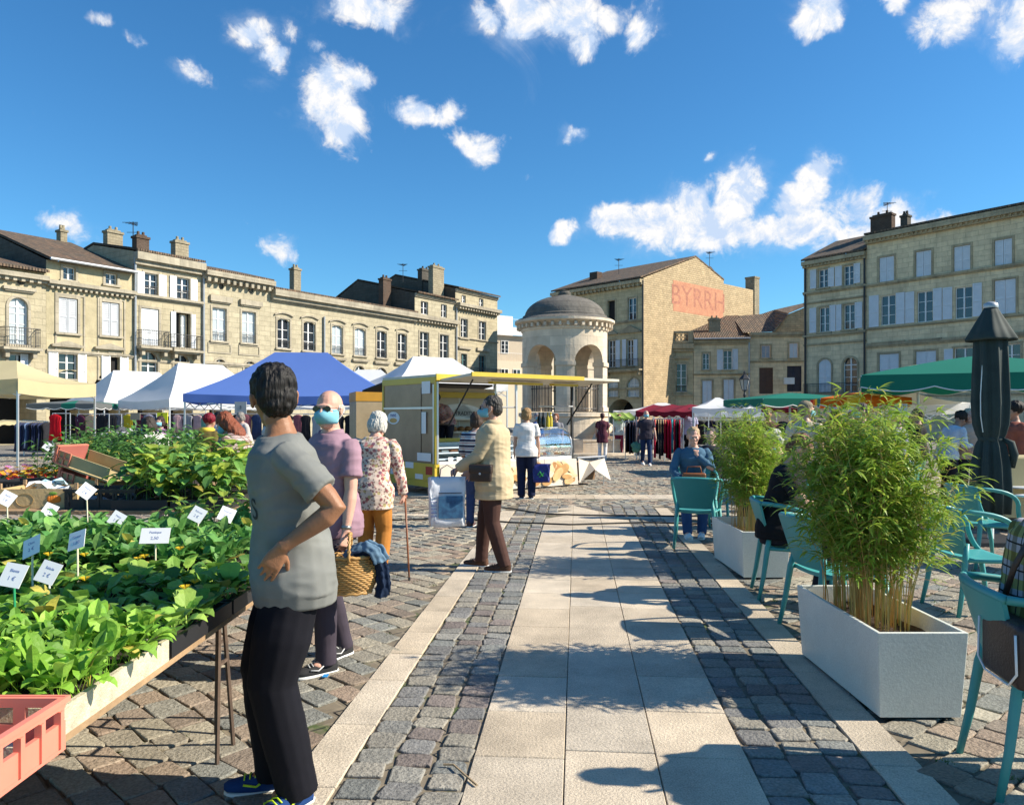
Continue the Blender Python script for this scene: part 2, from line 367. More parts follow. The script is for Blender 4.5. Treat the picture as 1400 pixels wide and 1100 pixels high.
def railing(root, x0, x1, z0, z1, dep=.55, slab=True, m=None, gap=.11):
    r = MB(); y = -dep
    def run(p, q):
        p = Vector(p); q = Vector(q); n = max(2, int((q-p).length/gap)); h = Vector((0, 0, z1-z0))
        r.tube([p+h, q+h], .022, 5); r.tube([p+h*.12, q+h*.12], .014, 4); r.tube([p+h*.82, q+h*.82], .012, 4)
        for i in range(n+1):
            c = p+(q-p)*i/n; r.tube([c, c+h], .011, 4)
    run((x0, y, z0), (x1, y, z0))
    if dep > .15: run((x0, -.02, z0), (x0, y, z0)); run((x1, y, z0), (x1, -.02, z0))
    ro = r.build('railing', IRON, root)
    if slab:
        b = MB().box((x0-.08, -dep-.1, z0-.16), (x1+.08, -.003, z0-.02)).box((x0+.02, -dep+.02, z0-.26), (x1-.02, -.004, z0-.163))
        for x in (x0+.1, x1-.3): b.box((x, -dep+.12, z0-.55), (x+.2, -.005, z0-.263))
        b.build('balcony_slab', root['_stone'] if False else root_stone[0], root)
root_stone = [None]
def building(fac, name, label, cat, a, b, top, m, wins=(), corn=(), roof=None, chim=(), depth=10, group='', trim=None, modil=None, extra=None, sidem=None, arches=(), pipe=(), gutter=False, frontcut=None):
    ua, ub = fac.u(a)+.004, fac.u(b)-.004; L = ub-ua
    root = thing(name, label, cat, fac.w(ua), fac.rz, group); root_stone[0] = trim or m
    H = top; ops = []; ww = []
    def X(px): return fac.u(px)-ua
    for wd in wins:
        kd, x0, y0, x1, y1 = wd[:5]; fl = wd[5] if len(wd) > 5 else ''
        pm = (x0+x1)/2; q0, q1 = X(x0), X(x1); z0, z1 = fac.z(pm, y1), fac.z(pm, y0)
        ww.append((kd, q0, z0, q1, z1, fl))
        if kd in ('win', 'curtain', 'dark', 'closed', 'teal', 'brown', 'navy'):
            rise = (q1-q0)/2 if 'A' in fl else (.14*(q1-q0) if 'S' in fl else 0)
            ops.append((max(q0, .01), z0, q1, z1, rise, .24))
    for (x0, x1, zt) in arches:
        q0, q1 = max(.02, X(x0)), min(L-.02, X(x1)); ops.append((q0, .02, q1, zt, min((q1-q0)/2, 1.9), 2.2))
    mb = MB(); wall_mesh(mb, L, H, ops)
    rv, rz_, = (roof[0], roof[1]) if roof else (depth/2, H)
    dep = roof[2] if roof else depth; zb = roof[3] if roof and len(roof) > 3 else H
    for x in (0, L):
        pts = [(x, 0, 0), (x, dep, 0), (x, dep, zb), (x, rv, rz_), (x, 0, H)]
        if x == 0: pts.reverse()
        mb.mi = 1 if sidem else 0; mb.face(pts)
    mb.face([(0, dep, 0), (0, dep, zb), (L, dep, zb), (L, dep, 0)])
    mb.build('wall', [m, sidem] if sidem else m, root)
    for (x0, x1, zt) in arches:
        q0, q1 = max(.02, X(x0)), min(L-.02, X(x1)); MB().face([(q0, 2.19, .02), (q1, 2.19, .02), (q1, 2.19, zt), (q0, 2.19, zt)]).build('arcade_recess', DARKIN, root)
    for kd, q0, z0, q1, z1, fl in ww:
        wd = q1-q0
        if kd in ('win', 'curtain', 'dark', 'teal', 'brown', 'navy'):
            rise = wd/2 if 'A' in fl else (.14*wd if 'S' in fl else 0)
            window_parts(root, q0, z0, q1, z1, rise, kd, rows=4 if (z1-z0) > 2.3 else (3 if z1-z0 > 1.3 else 2))
        elif kd == 'closed': shutter(root, q0+.02, z0+.02, q1-.02, z1-.02, y=.04, m=SHUTG if 'G' in fl else None, n=2)
        elif kd == 'sh': shutter(root, q0, z0, q1, z1, m=None)
        elif kd == 'rail': railing(root, q0, q1, z0, z1, dep=.6)
        elif kd == 'oc':
            o = MB().lathe([(wd*.5, 0), (wd*.38, .03), (wd*.36, -.1)], 16)
            o.lathe([(.001, -.02), (wd*.36, -.02)], 16); T = Matrix.Rotation(PI/2, 4, 'X')
            o.v = [tuple(T @ Vector(p)+Vector(((q0+q1)/2, -.02, (z0+z1)/2))) for p in o.v]; o.build('round_vent', IRON, root)
        elif kd == 'ped':
            o = MB(); o.box((q0, -.22, z0), (q1, -.004, z0+.11)); xm = (q0+q1)/2
            for y in (-.22,):
                o.loft([[Vector((q0, y, z0+.115)), Vector((q1, y, z0+.115)), Vector((xm, y, z1))], [Vector((q0, -.004, z0+.115)), Vector((q1, -.004, z0+.115)), Vector((xm, -.004, z1))]])
            o.build('pediment', trim or m, root)
        elif kd == 'hood': MB().box((q0, -.2, z0), (q1, -.004, z1)).box((q0+.1, -.12, z0-.08), (q1-.1, -.005, z0-.003)).build('hood_moulding', trim or m, root)
        elif kd == 'frame':
            t = .09; o = MB().box((q0, -.05, z0), (q0+t, -.004, z1)).box((q1-t, -.05, z0), (q1, -.004, z1)).box((q0+t, -.05, z1-t), (q1-t, -.004, z1)).box((q0+t, -.05, z0), (q1-t, -.004, z0+t)); o.build('wall_panel_moulding', trim or m, root)
        if kd in ('win', 'curtain', 'closed', 'dark', 'teal') and 'N' not in fl:
            t = .14; o = MB()
            if 'A' in fl:
                rr = wd/2; ap = arch_pts(q0-t, q1+t, z1-rr, rr+t, 14); ai = arch_pts(q0, q1, z1-rr, rr, 14)
                o.box((q0-t, -.05, z0), (q0-.003, -.004, z1-rr)); o.box((q1+.003, -.05, z0), (q1+t, -.004, z1-rr))
                for k in range(14):
                    o.loft([[Vector((ap[k][0], y, ap[k][1])), Vector((ap[k+1][0], y, ap[k+1][1])), Vector((ai[k+1][0], y, ai[k+1][1])), Vector((ai[k][0], y, ai[k][1]))] for y in (-.05, -.004)])
            else:
                o.box((q0-t, -.045, z0), (q0-.003, -.004, z1+t)); o.box((q1+.003, -.045, z0), (q1+t, -.004, z1+t)); o.box((q0, -.045, z1+.003), (q1, -.004, z1+t))
                if 'S' in fl:
                    ap = arch_pts(q0-.28, q1+.28, z1+.30, .2, 8); ai = arch_pts(q0-.28, q1+.28, z1+.19, .2, 8)
                    for k in range(8): o.loft([[Vector((ap[k][0], y, ap[k][1])), Vector((ap[k+1][0], y, ap[k+1][1])), Vector((ai[k+1][0], y, ai[k+1][1])), Vector((ai[k][0], y, ai[k][1]))] for y in (-.13, -.004)])
            o.box((q0-t-.05, -.14, z0-.12), (q1+t+.05, -.005, z0-.004)); o.build('window_surround', trim or m, root)
        if kd in ('win', 'curtain') and 'R' in fl:
            railing(root, q0, q1, z0, z0+.55, dep=.03, slab=False)
    for (z0, z1, pr) in corn:
        o = MB(); o.box((.0, -pr, z0), (L, -.004, z1)); o.box((0, -pr*.55, z0-(z1-z0)*.6), (L, -.005, z0-.003)); o.build('cornice', trim or m, root)
    for (z, h, pr, step) in (modil or ()):
        o = MB(); x = .15
        while x < L-.2: o.box((x, -pr, z-h), (x+step*.45, -.006, z)); x += step
        o.build('modillions', trim or m, root)
    if roof:
        o = MB(); e = .42; t = .14
        for (y0, z0, y1, z1) in ((-e, H-e*(rz_-H)/max(rv, .1)*.6+.05, rv, rz_+.05), (rv, rz_+.05, dep+.1, zb+.05)):
            for zz in (0,):
                o.loft([[Vector((-.0, y0, z0)), Vector((L+.0, y0, z0)), Vector((L, y0, z0+t)), Vector((0, y0, z0+t))], [Vector((0, y1, z1)), Vector((L, y1, z1)), Vector((L, y1, z1+t)), Vector((0, y1, z1+t))]])
        ro = o.build('roof', TILE, root)
        if gutter:
            MB().tube([(0, -.5, H+.02), (L, -.5, H+.02)], .08, 8).build('gutter', ZINC, root)
    par = ro if roof else root
    for (x0, x1, ytop, v, h, cm) in chim:
        # chimney standing at depth v behind the facade
        n = Vector((-fac.d.y, fac.d.x)); q = fac.p0+n*v
        def uu(px): k = (px-CX)/F; return (k*q.y-q.x)/(fac.d.x-k*fac.d.y)
        u0, u1 = uu(x0), uu(x1); dist = q.y+(u0+u1)/2*fac.d.y; zt = CH-(ytop-HY)*dist/F
        c = MB().box((u0-ua, v, zt-h), (u1-ua, v+.55, zt-.2)).box((u0-ua-.06, v-.06, zt-.197), (u1-ua+.06, v+.61, zt-.05)).box((u0-ua+.1, v+.08, zt-.047), (u1-ua-.1, v+.45, zt+.06))
        for j in range(2):
            xx = u0-ua+(u1-u0)*(.3+.4*j); c.cyl((xx, v+.27, zt+.06), (xx, v+.27, zt+.28), .1, .085, 8)
        c.build('chimney', cm, par)
    for (px, y0, y1) in pipe:
        MB().tube([(X(px), -.12, fac.z(px, y1)), (X(px), -.12, fac.z(px, y0))], .075, 8).build('downpipe', ZINC if len(pipe) < 2 else IRON, root)
    return root, ua, L
S1 = stone('sun_stone', (.45, .39, .265), dirt=.20); S1b = stone('pale_sun_stone', (.46, .405, .285), dirt=.22, bw=.9)
S1c = stone('ochre_render', (.45, .385, .245), dirt=.10, bw=3, bh=3, mort=.95); T1 = stone('trim_stone', (.42, .37, .28), dirt=.5, bw=1.5, bh=.6)
S2 = stone('grey_stone', (.60, .49, .30), dirt=.36, dcol=(.10, .085, .06)); S3 = stone('warm_gable', (.56, .42, .25), dirt=.25, bw=.45, bh=.2, bump=1.0)
S4 = stone('grey_stone_dark', (.80, .64, .41), dirt=.38, dcol=(.085, .075, .055)); T2 = stone('trim_stone_dark', (.48, .39, .25), dirt=.7, bw=1.5, bh=.6)
CHM = stone('chimney_stone', (.34, .29, .20), dirt=.5, bw=.4, bh=.2); BRK = stone('chimney_brick', (.12, .08, .06), dirt=.6, bw=.25, bh=.1)
gL = 'terraced stone houses around the square'
building(FL, 'stone_house', 'low cream house at the left edge with one round-arched balcony window', 'house', -75, 63, 9.3, S1, group=gL, trim=T1, depth=9, roof=(5.2, 10.6, 9.5), corn=((8.85, 9.1, .42),), modil=((8.85, .2, .3, .4),),
    wins=[('curtain', 12, 407, 38, 471, 'A'), ('rail', -1, 449, 48, 475), ('win', 12, 484, 38, 512, ''), ('sh', 27, 484, 38, 512), ('oc', 22, 379, 35, 388), ('hood', 3, 393, 48, 397), ('curtain', -60, 400, -34, 471, 'A'), ('rail', -70, 446, -22, 474)], arches=((-20, 50, 4.05), (-74, -30, 4.1)))
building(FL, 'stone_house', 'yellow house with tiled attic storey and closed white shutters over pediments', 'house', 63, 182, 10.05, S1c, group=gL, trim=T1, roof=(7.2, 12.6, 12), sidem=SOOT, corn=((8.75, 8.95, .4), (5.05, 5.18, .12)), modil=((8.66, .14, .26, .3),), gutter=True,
    wins=[('win', 86, 365, 103, 383, ''), ('win', 144, 374, 160, 389, ''), ('closed', 80, 407.5, 106, 455, 'G'), ('closed', 139, 413.5, 163, 459, 'G'), ('frame', 75, 402, 116, 520), ('frame', 133, 408, 171, 520), ('ped', 69, 466, 112, 474.5), ('ped', 128, 469.5, 169, 478),
          ('win', 80, 481, 105, 524, ''), ('sh', 65.5, 480, 79, 521), ('sh', 106, 482, 118, 528), ('dark', 151, 484, 163, 525, ''), ('sh', 138, 484, 150.5, 528), ('sh', 163.5, 485, 175, 525)],
    arches=((68, 122, 4.1), (128, 176, 4.1)), chim=((83, 92, 313, 7, 1.6, CHM), (147, 168, 315, 6.0, 3.0, CHM), (164, 178, 345, 2.2, 1.7, CHM)))
building(FL, 'stone_house', 'narrow three-storey house with two iron balconies and open upper shutters', 'house', 182, 276, 11.4, S1, group=gL, trim=T1, roof=(4.5, 12.3, 9), corn=((10.9, 11.35, .5), (8.75, 8.9, .25), (4.85, 4.95, .06)), modil=((10.9, .15, .3, .28),),
    wins=[('win', 197.5, 374, 215.5, 404, 'R'), ('sh', 187, 371, 197, 402), ('sh', 216.5, 376, 227, 407), ('win', 241.5, 380, 259, 409, 'R'), ('sh', 231.5, 377, 241, 407), ('sh', 260, 382, 269.5, 412),
          ('closed', 193, 422, 217, 472, ''), ('rail', 186, 453, 225, 474), ('dark', 240, 428, 260, 475, ''), ('sh', 233, 426, 240, 474), ('sh', 261, 430, 267, 476), ('curtain', 247, 430, 255, 475, 'N'), ('rail', 231, 459, 269, 478.5),
          ('win', 193, 481, 215, 525, 'A'), ('win', 238, 485, 258, 525, 'A')], arches=((188, 222, 3.7), (232, 264, 3.7)), chim=((187, 204, 322, 3.2, 2.2, BRK), (240, 258, 329, 3.2, 2.5, CHM)), pipe=((183.5, 352, 520),))
building(FL, 'stone_house', 'ornate two-bay stone house with modillion cornice and tall curtained windows', 'house', 276, 370, 11.0, S1b, group=gL, trim=T1, roof=(4, 12.0, 9), corn=((10.65, 10.98, .6), (4.95, 5.1, .12)), modil=((10.6, .32, .45, .48),),
    wins=[('oc', 299, 388, 305.5, 394.5), ('oc', 339.5, 394, 346, 400), ('curtain', 290, 421, 309.5, 466, 'R'), ('curtain', 330.5, 426, 349.5, 469, 'R'), ('hood', 286, 405, 316, 413), ('hood', 327, 411, 357, 418), ('frame', 284, 469, 316, 483), ('frame', 326, 472, 355, 486),
          ('win', 293, 491, 309, 525, 'A'), ('win', 334, 494, 350, 525, 'A')], arches=((286, 316, 3.6), (327, 358, 3.6)), pipe=((277, 372, 510),))
building(FL, 'stone_house', 'long cream house with six segment-arched first floor windows', 'house', 370, 567, 10.5, S1b, group=gL, trim=T1, roof=(4.5, 11.3, 10), corn=((10.05, 10.48, .55), (9.72, 9.84, .2)), 
    wins=[('win', 379, 436, 396, 476, 'SR'), ('win', 414.6, 440, 431, 479.5, 'SR'), ('curtain', 453.5, 445, 468.5, 483.5, 'SR'), ('curtain', 484.5, 449, 499.6, 486, 'SR'), ('win', 515, 452.5, 528.3, 489, 'SR'), ('win', 543.3, 456, 555.7, 491, 'SR'),
          ('hood', 449, 489, 472, 492), ('hood', 481, 491, 503, 494), ('hood', 511, 494, 532, 497), ('hood', 539, 496, 560, 499), ('win', 484.5, 500, 499, 530, 'A'), ('win', 514, 502.5, 529, 530, 'A'), ('win', 543, 505, 556, 530, 'A')], chim=((402, 411.5, 366, 5, 2.4, CHM),), pipe=((442, 433, 520),))
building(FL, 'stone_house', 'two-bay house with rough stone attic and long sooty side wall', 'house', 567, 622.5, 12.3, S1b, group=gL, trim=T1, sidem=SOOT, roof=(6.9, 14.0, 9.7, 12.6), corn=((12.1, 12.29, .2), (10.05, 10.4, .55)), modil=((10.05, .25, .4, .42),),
    wins=[('win', 575.4, 412, 585.4, 429.6, 'N'), ('win', 603, 416, 611, 434, 'N'), ('win', 573.7, 454, 586, 486.5, ''), ('win', 601, 457.6, 613, 489.6, '')], chim=((524, 534.5, 380, 2.5, 3.4, BRK),))
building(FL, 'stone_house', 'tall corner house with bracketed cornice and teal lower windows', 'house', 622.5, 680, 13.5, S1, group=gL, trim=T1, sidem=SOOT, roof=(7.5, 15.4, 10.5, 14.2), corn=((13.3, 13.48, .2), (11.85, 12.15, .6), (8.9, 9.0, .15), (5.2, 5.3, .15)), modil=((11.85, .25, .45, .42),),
    wins=[('win', 631, 403.5, 637, 415.5, 'N'), ('win', 655, 408, 661, 420, 'N'), ('win', 629.5, 436, 639, 462, ''), ('win', 654.5, 439.4, 664, 464.6, ''), ('hood', 626, 474, 643, 477), ('hood', 651, 476, 668, 480), ('teal', 630, 483.5, 638, 508, ''), ('teal', 654.6, 486, 663.5, 511, ''), ('rail', 625, 503, 678, 513)], chim=((577, 590, 368, 4, 3.6, SOOT), (592, 607, 364, 1.2, 4, CHM)), pipe=((623, 420, 540),))
# centre
rC, uC, LC = building(FCc, 'stone_house', 'big gabled corner house with a faded red painted advertisement on its side', 'house', 757, 880, 13.95, S2, group=gL, trim=T2, sidem=S3, roof=(8.36, 16.95, 13.4, 15.3), corn=((13.5, 13.8, .55), (10.1, 10.25, .15), (9.2, 9.25, .05), (4.0, 4.15, .12)), modil=((13.5, .28, .42, .5),),
    wins=[('win', 859, 407, 870, 437, ''), ('dark', 831, 411, 841, 439, ''), ('win', 801, 415, 811, 440, ''), ('win', 775, 420, 784, 444, ''), ('ped', 847.5, 445, 877, 455), ('ped', 819, 448, 845, 458), ('win', 857, 464, 866, 500, ''), ('sh', 866.5, 464, 872, 500), ('sh', 851, 464, 856.5, 500), ('win', 832, 465, 841, 502, ''), ('sh', 842, 465, 848, 502), ('rail', 831, 492, 879, 505),
          ('curtain', 858, 516.5, 874, 542, 'A'), ('curtain', 831.5, 517, 845, 542, 'A')], arches=((831, 868, 3.1),), pipe=((880, 383, 560), (879.2, 383, 384)))
def gable_extras():
    w = FCc.w(uC+LC, 0, 0)
    # lower wing behind, its chimney stack and the small gabled dormer
    b = MB(); L = LC; b.box((L-6, 13.42, 0), (L-.02, 19.4, 15.0)); b.build('rear_wing_wall', S3, rC)
    MB().box((L-1.0, 19.41, 0), (L+.1, 20.4, 16.3)).box((L-1.05, 19.36, 16.303), (L+.15, 20.45, 16.5)).build('chimney', CHM, rC)
    d = MB(); x0, x1 = L-5.5, L-2.2; y0 = 12.5
    d.box((x0, y0, 13.6), (x1, y0+3.4, 16.0)); d.face([(x1, y0, 16.0), (x1, y0+3.4, 16.0), (x1, y0+1.7, 17.0)]); d.face([(x0, y0, 16.0), (x0, y0+1.7, 17.0), (x0, y0+3.4, 16.0)])
    dm = d.build('dormer_wall', S3, rC)
    r = MB()
    for sy in (-1, 1): r.loft([[Vector((x, y0+1.7+sy*1.95, 15.9)), Vector((x, y0+1.7, 17.02)), Vector((x, y0+1.7, 17.14)), Vector((x, y0+1.7+sy*1.95, 16.02))] for x in (x0-.2, x1+.2)])
    r.build('roof', TILE, dm)
    MB().box((L-9, 3.0, 14.4), (L-8, 3.8, 16.0)).build('chimney', BRK, rC)
    # painted advertisement on the gable
    y0, y1, z0, z1 = 4.55, 13.3, 11.1, 14.3
    pm = mat('faded_red_paint', (.56, .27, .15), rough=.9, var=.3, col2=(.46, .19, .11), ns=1.6, bump=.6, bs=8, fine=.18)
    pn = MB().box((L+.002, y0, z0+.3), (L+.012, y1, z1)).build('painted_advertisement', pm, rC)
    fm = mat('faded_dark_paint', (.40, .165, .105), rough=.9, var=.35, ns=3, fine=.2)
    T = Matrix.Translation((L+.013, (y0+y1)/2, (z0+z1)/2+.2)) @ Matrix.Rotation(PI/2, 4, 'Z') @ Matrix.Rotation(PI/2, 4, 'X') @ Matrix.Diagonal((1.15, 1, 1, 1))
    text('BYRRH', 2.7, 'painted_letters', fm, pn, T, ext=.003)
gable_extras()
def aerial(loc, h, name='tv_aerial', label='thin TV aerial', s=1.0):
    o = MB(); o.tube([(0, 0, 0), (0, 0, h)], .03, 5)
    for k in range(5): o.tube([(-.5+.1*k, -.4+.2*k, h-.15), (.5-.1*k, -.4+.2*k, h-.15)], .02, 4)
    o.tube([(0, -.5, h-.15), (0, .5, h-.15)], .02, 4); o.tube([(-.4, 0, h-.7), (.4, 0, h-.7)], .02, 4)
    ob = o.build(name, IRON, None, loc=loc); tag(ob, label, 'aerial', 'rooftop aerials'); return ob
aerial(P(846, 378, 76)-Vector((0, 0, .8)), 2.6, label='thin TV aerial on the roof just left of the painted gable')
aerial(P(970, 366, 80)-Vector((0, 0, 1.5)), 3.2, label='thin TV aerial rising behind the peak of the painted gable')
aerial(P(182, 345, 50)-Vector((0, 0, .4)), 2.4, label='TV aerial beside the brick chimney of the narrow balcony house')
aerial(P(551, 380, 74)-Vector((0, 0, .4)), 1.8, label='TV aerial above the long sooty side wall')
aerial(P(1213, 294, 60)-Vector((0, 0, .5)), 1.5, label='small TV aerial over the chimney of the right-hand terrace')
# D row
r1, u1_, L1_ = building(FD, 'stone_house', 'low house with a carved balustrade parapet beside the painted gable', 'house', 881.5, 948, 8.35, S2, group=gL, trim=T2, depth=8, corn=((7.85, 8.3, .45), (3.45, 3.6, .15)),
    wins=[('win', 892, 499, 907, 535.5, 'R'), ('win', 924, 497, 938.7, 535.5, 'R'), ('hood', 888, 489, 911, 492), ('hood', 920, 487, 943, 490)], arches=((903, 926, 2.75),))
def balus():
    z0, z1 = 8.36, 9.5; o = MB(); L = L1_; o.box((0, -.25, z0), (L, .1, z0+.2)).box((0, -.25, z1-.2), (L, .1, z1))
    for a, b in ((0, .7), (L/2-.25, L/2+.25), (L-.5, L)): o.box((a, -.2, z0+.203), (b, .06, z1-.203))
    x = .85
    while x < L-.6:
        if abs(x-L/2) > .4: o.tube([(x-.12, -.08, z0+.2), (x+.12, -.08, (z0+z1)/2), (x-.12, -.08, z1-.2)], .05, 6); o.tube([(x+.12, -.08, z0+.2), (x-.12, -.08, (z0+z1)/2), (x+.12, -.08, z1-.2)], .05, 6)
        x += .36
    o.build('balustrade', T2, r1)
    MB().face([(0, .1, 8.4), (L, .1, 8.4), (L, 8, 8.4), (0, 8, 8.4)]).build('roof', ZINC, r1)
balus()
r2, u2_, L2_ = building(FD, 'stone_house', 'small house under a broad tiled roof with three pairs of white shutters', 'house', 948.3, 1025, 8.7, S4, group=gL, trim=T2, sidem=S4, roof=(7, 11.6, 12), corn=((8.35, 8.6, .25), (5.4, 5.5, .2)), gutter=True,
    wins=[('win', 960.7, 482.7, 970, 505, ''), ('win', 989, 479, 1001, 505, ''), ('sh', 980, 478, 988.5, 505.5), ('sh', 1001, 477, 1009, 505), ('closed', 960, 520, 973.5, 551.4, ''), ('closed', 989, 518.4, 1003.5, 550, '')], chim=((969, 985, 435, 1.5, 1.8, CHM),), pipe=((1024, 462, 570),))
r3, u3_, L3_ = building(FD, 'stone_house', 'plain flat-topped house with a brown and a navy double door upstairs', 'house', 1025.3, 1130, 9.3, S4, group=gL, trim=T2, depth=9, corn=((9.0, 9.28, .2), (6.55, 6.65, .12)),
    wins=[('closed', 1041, 472, 1053, 489, 'G'), ('closed', 1079, 469, 1091, 489, ''), ('brown', 1038, 502.5, 1057, 538, ''), ('navy', 1076, 500, 1096, 535, '')])
def d3x():
    L = L3_
    o = MB(); o.face([(L*.30, .35, 9.31), (L, .35, 9.31), (L, .35, 12.3), (L*.52, .35, 11.0)]); o.build('attic_wall', S3, r3)
    r = MB(); r.loft([[Vector((-.6, .2, 9.3)), Vector((L*.34, .2, 9.35)), Vector((L*.52, .2, 11.05)), Vector((L, .2, 12.4))], [Vector((-.6, 7, 11.7)), Vector((L*.34, 7, 11.9)), Vector((L*.52, 7, 12.3)), Vector((L, 7, 13.0))]], caps=False, closed=False); r.build('roof', TILE2, r3)
    b = MB().box((3.0, -.45, 6.0-1.55), (3.9, -.06, 5.05)); b.lathe([(.22, 0), (.2, .02), (.03, .02)], 12, (0, 0, 0))
    b.build('air_conditioner', WHITE, r3)
d3x()
# right terrace
building(FR, 'stone_house', 'tall grey stone house with two arched doors onto an iron balcony', 'house', 1099, 1185, 13.6, S4, group=gL, trim=T2, sidem=S4, roof=(4.5, 15.6, 9), corn=((13.2, 13.5, .4), (11.0, 11.15, .2), (10.25, 10.35, .1), (7.65, 7.8, .2), (7.0, 7.1, .12)), modil=((13.2, .15, .3, .3),),
    wins=[('win', 1119, 368, 1132, 393, ''), ('sh', 1108, 369, 1116.5, 394.5), ('sh', 1132.5, 366, 1141, 392), ('win', 1153.4, 363, 1167, 390, ''), ('sh', 1142, 364, 1151.5, 391), ('sh', 1167.5, 360, 1176.6, 387),
          ('win', 1120, 420, 1134, 453.6, ''), ('sh', 1107, 421, 1116.5, 455), ('sh', 1134.5, 417, 1143, 453), ('sh', 1143.5, 416.5, 1151, 452), ('win', 1153.4, 416, 1168.7, 450, ''), ('sh', 1169, 413, 1179.5, 448.5),
          ('closed', 1119, 491, 1136.5, 536, 'A'), ('win', 1153, 488.5, 1172, 536, 'A'), ('rail', 1104, 524, 1184, 538)], pipe=((1102, 360, 560), (1183, 345, 520)))
building(FR, 'stone_house', 'long four-storey grey stone house at the right with rows of white shutters', 'house', 1185, 1500, 14.6, S4, group=gL, trim=T2, roof=(5, 15.0, 9), corn=((14.2, 14.55, .55), (10.95, 11.1, .2), (7.8, 7.92, .15), (6.55, 6.75, .2), (2.9, 3.0, .1)), modil=((14.2, .14, .4, .32),),
    wins=[('closed', 1202, 351, 1222.5, 385, ''), ('closed', 1252, 343, 1273.4, 379, ''), ('closed', 1304, 336, 1326.8, 372, ''), ('closed', 1359.6, 327, 1384, 365, ''), ('closed', 1420, 318, 1446, 358, ''),
          ('win', 1204, 403.6, 1224, 444, 'N'), ('sh', 1188.4, 404, 1202, 447), ('sh', 1225, 400, 1237.5, 443), ('sh', 1238, 399, 1250.5, 441.5), ('win', 1253.6, 398, 1275, 440, 'N'), ('sh', 1276, 394, 1288.3, 438), ('sh', 1289, 393, 1302.5, 436.5), ('win', 1305.5, 392, 1329, 435, 'N'), ('sh', 1330, 387, 1343, 432.5), ('closed', 1359.6, 382, 1389, 429, ''), ('closed', 1425, 374, 1455, 423, ''),
          ('hood', 1193, 466.5, 1238, 469), ('hood', 1244, 463, 1288, 466), ('closed', 1202, 483.5, 1229, 522, ''), ('closed', 1252, 479.5, 1280, 520, ''), ('win', 1304.5, 475, 1333, 518, ''), ('sh', 1291, 477, 1303.5, 520), ('win', 1370, 470, 1395, 515, ''), ('closed', 1430, 466, 1458, 513, ''),
          ('dark', 1235, 545, 1262, 600, 'N'), ('navy', 1400, 540, 1430, 600, 'N')], chim=((1190, 1219, 293, 4, 1.7, BRK), (1231, 1240.5, 293, 4, 1.5, SOOT)))
# modern block behind the fountain
def modern():
    f = Fac((-6, 90), (6, 98)); root = thing('apartment_block', 'cream terraced modern block seen behind the fountain', 'building', f.w(0), f.rz); W = 16; cr = mat('cream_render', (.66, .56, .42), rough=.9, var=.05); wt = mat('white_render', (.75, .74, .72), rough=.8, var=.04)
    b = MB(); b.box((0, 1, 0), (W, 14, 8.3)); b.build('wall', cr, root); MB().box((0, 2.2, 8.303), (W, 13, 11.6)).build('wall', mat('beige_render', (.50, .42, .32), rough=.9, var=.05), root)
    MB().box((.0, 4, 11.603), (W-6, 12, 14.3)).build('wall', wt, root); MB().box((0, 1.6, 11.603), (W, 1.75, 12.6)).build('parapet', wt, root)
    for x in (1.0, 2.7, 4.4, 6.2, 8): window_parts(root, x, 5.6, x+1.1, 7.3, 0, 'win', y=.96)
    for x in (1.0, 2.3, 3.4, 4.6, 7): window_parts(root, x, 9.3, x+1.1, 10.9, 0, 'win', y=2.16)
    for x in (1.0, 3.4): window_parts(root, x, 12.3, x+1.2, 13.6, 0, 'win', y=3.96)
    r = MB()
    for z0, y in ((8.3, 1.1), (12.6, 1.65)):
        r.tube([(0, y, z0+1.0), (W, y, z0+1.0)], .03, 4)
        x = 0
        while x < W: r.tube([(x, y, z0), (x, y, z0+1)], .012, 3); x += .25
    r.build('railing', WHITE, root)
modern()
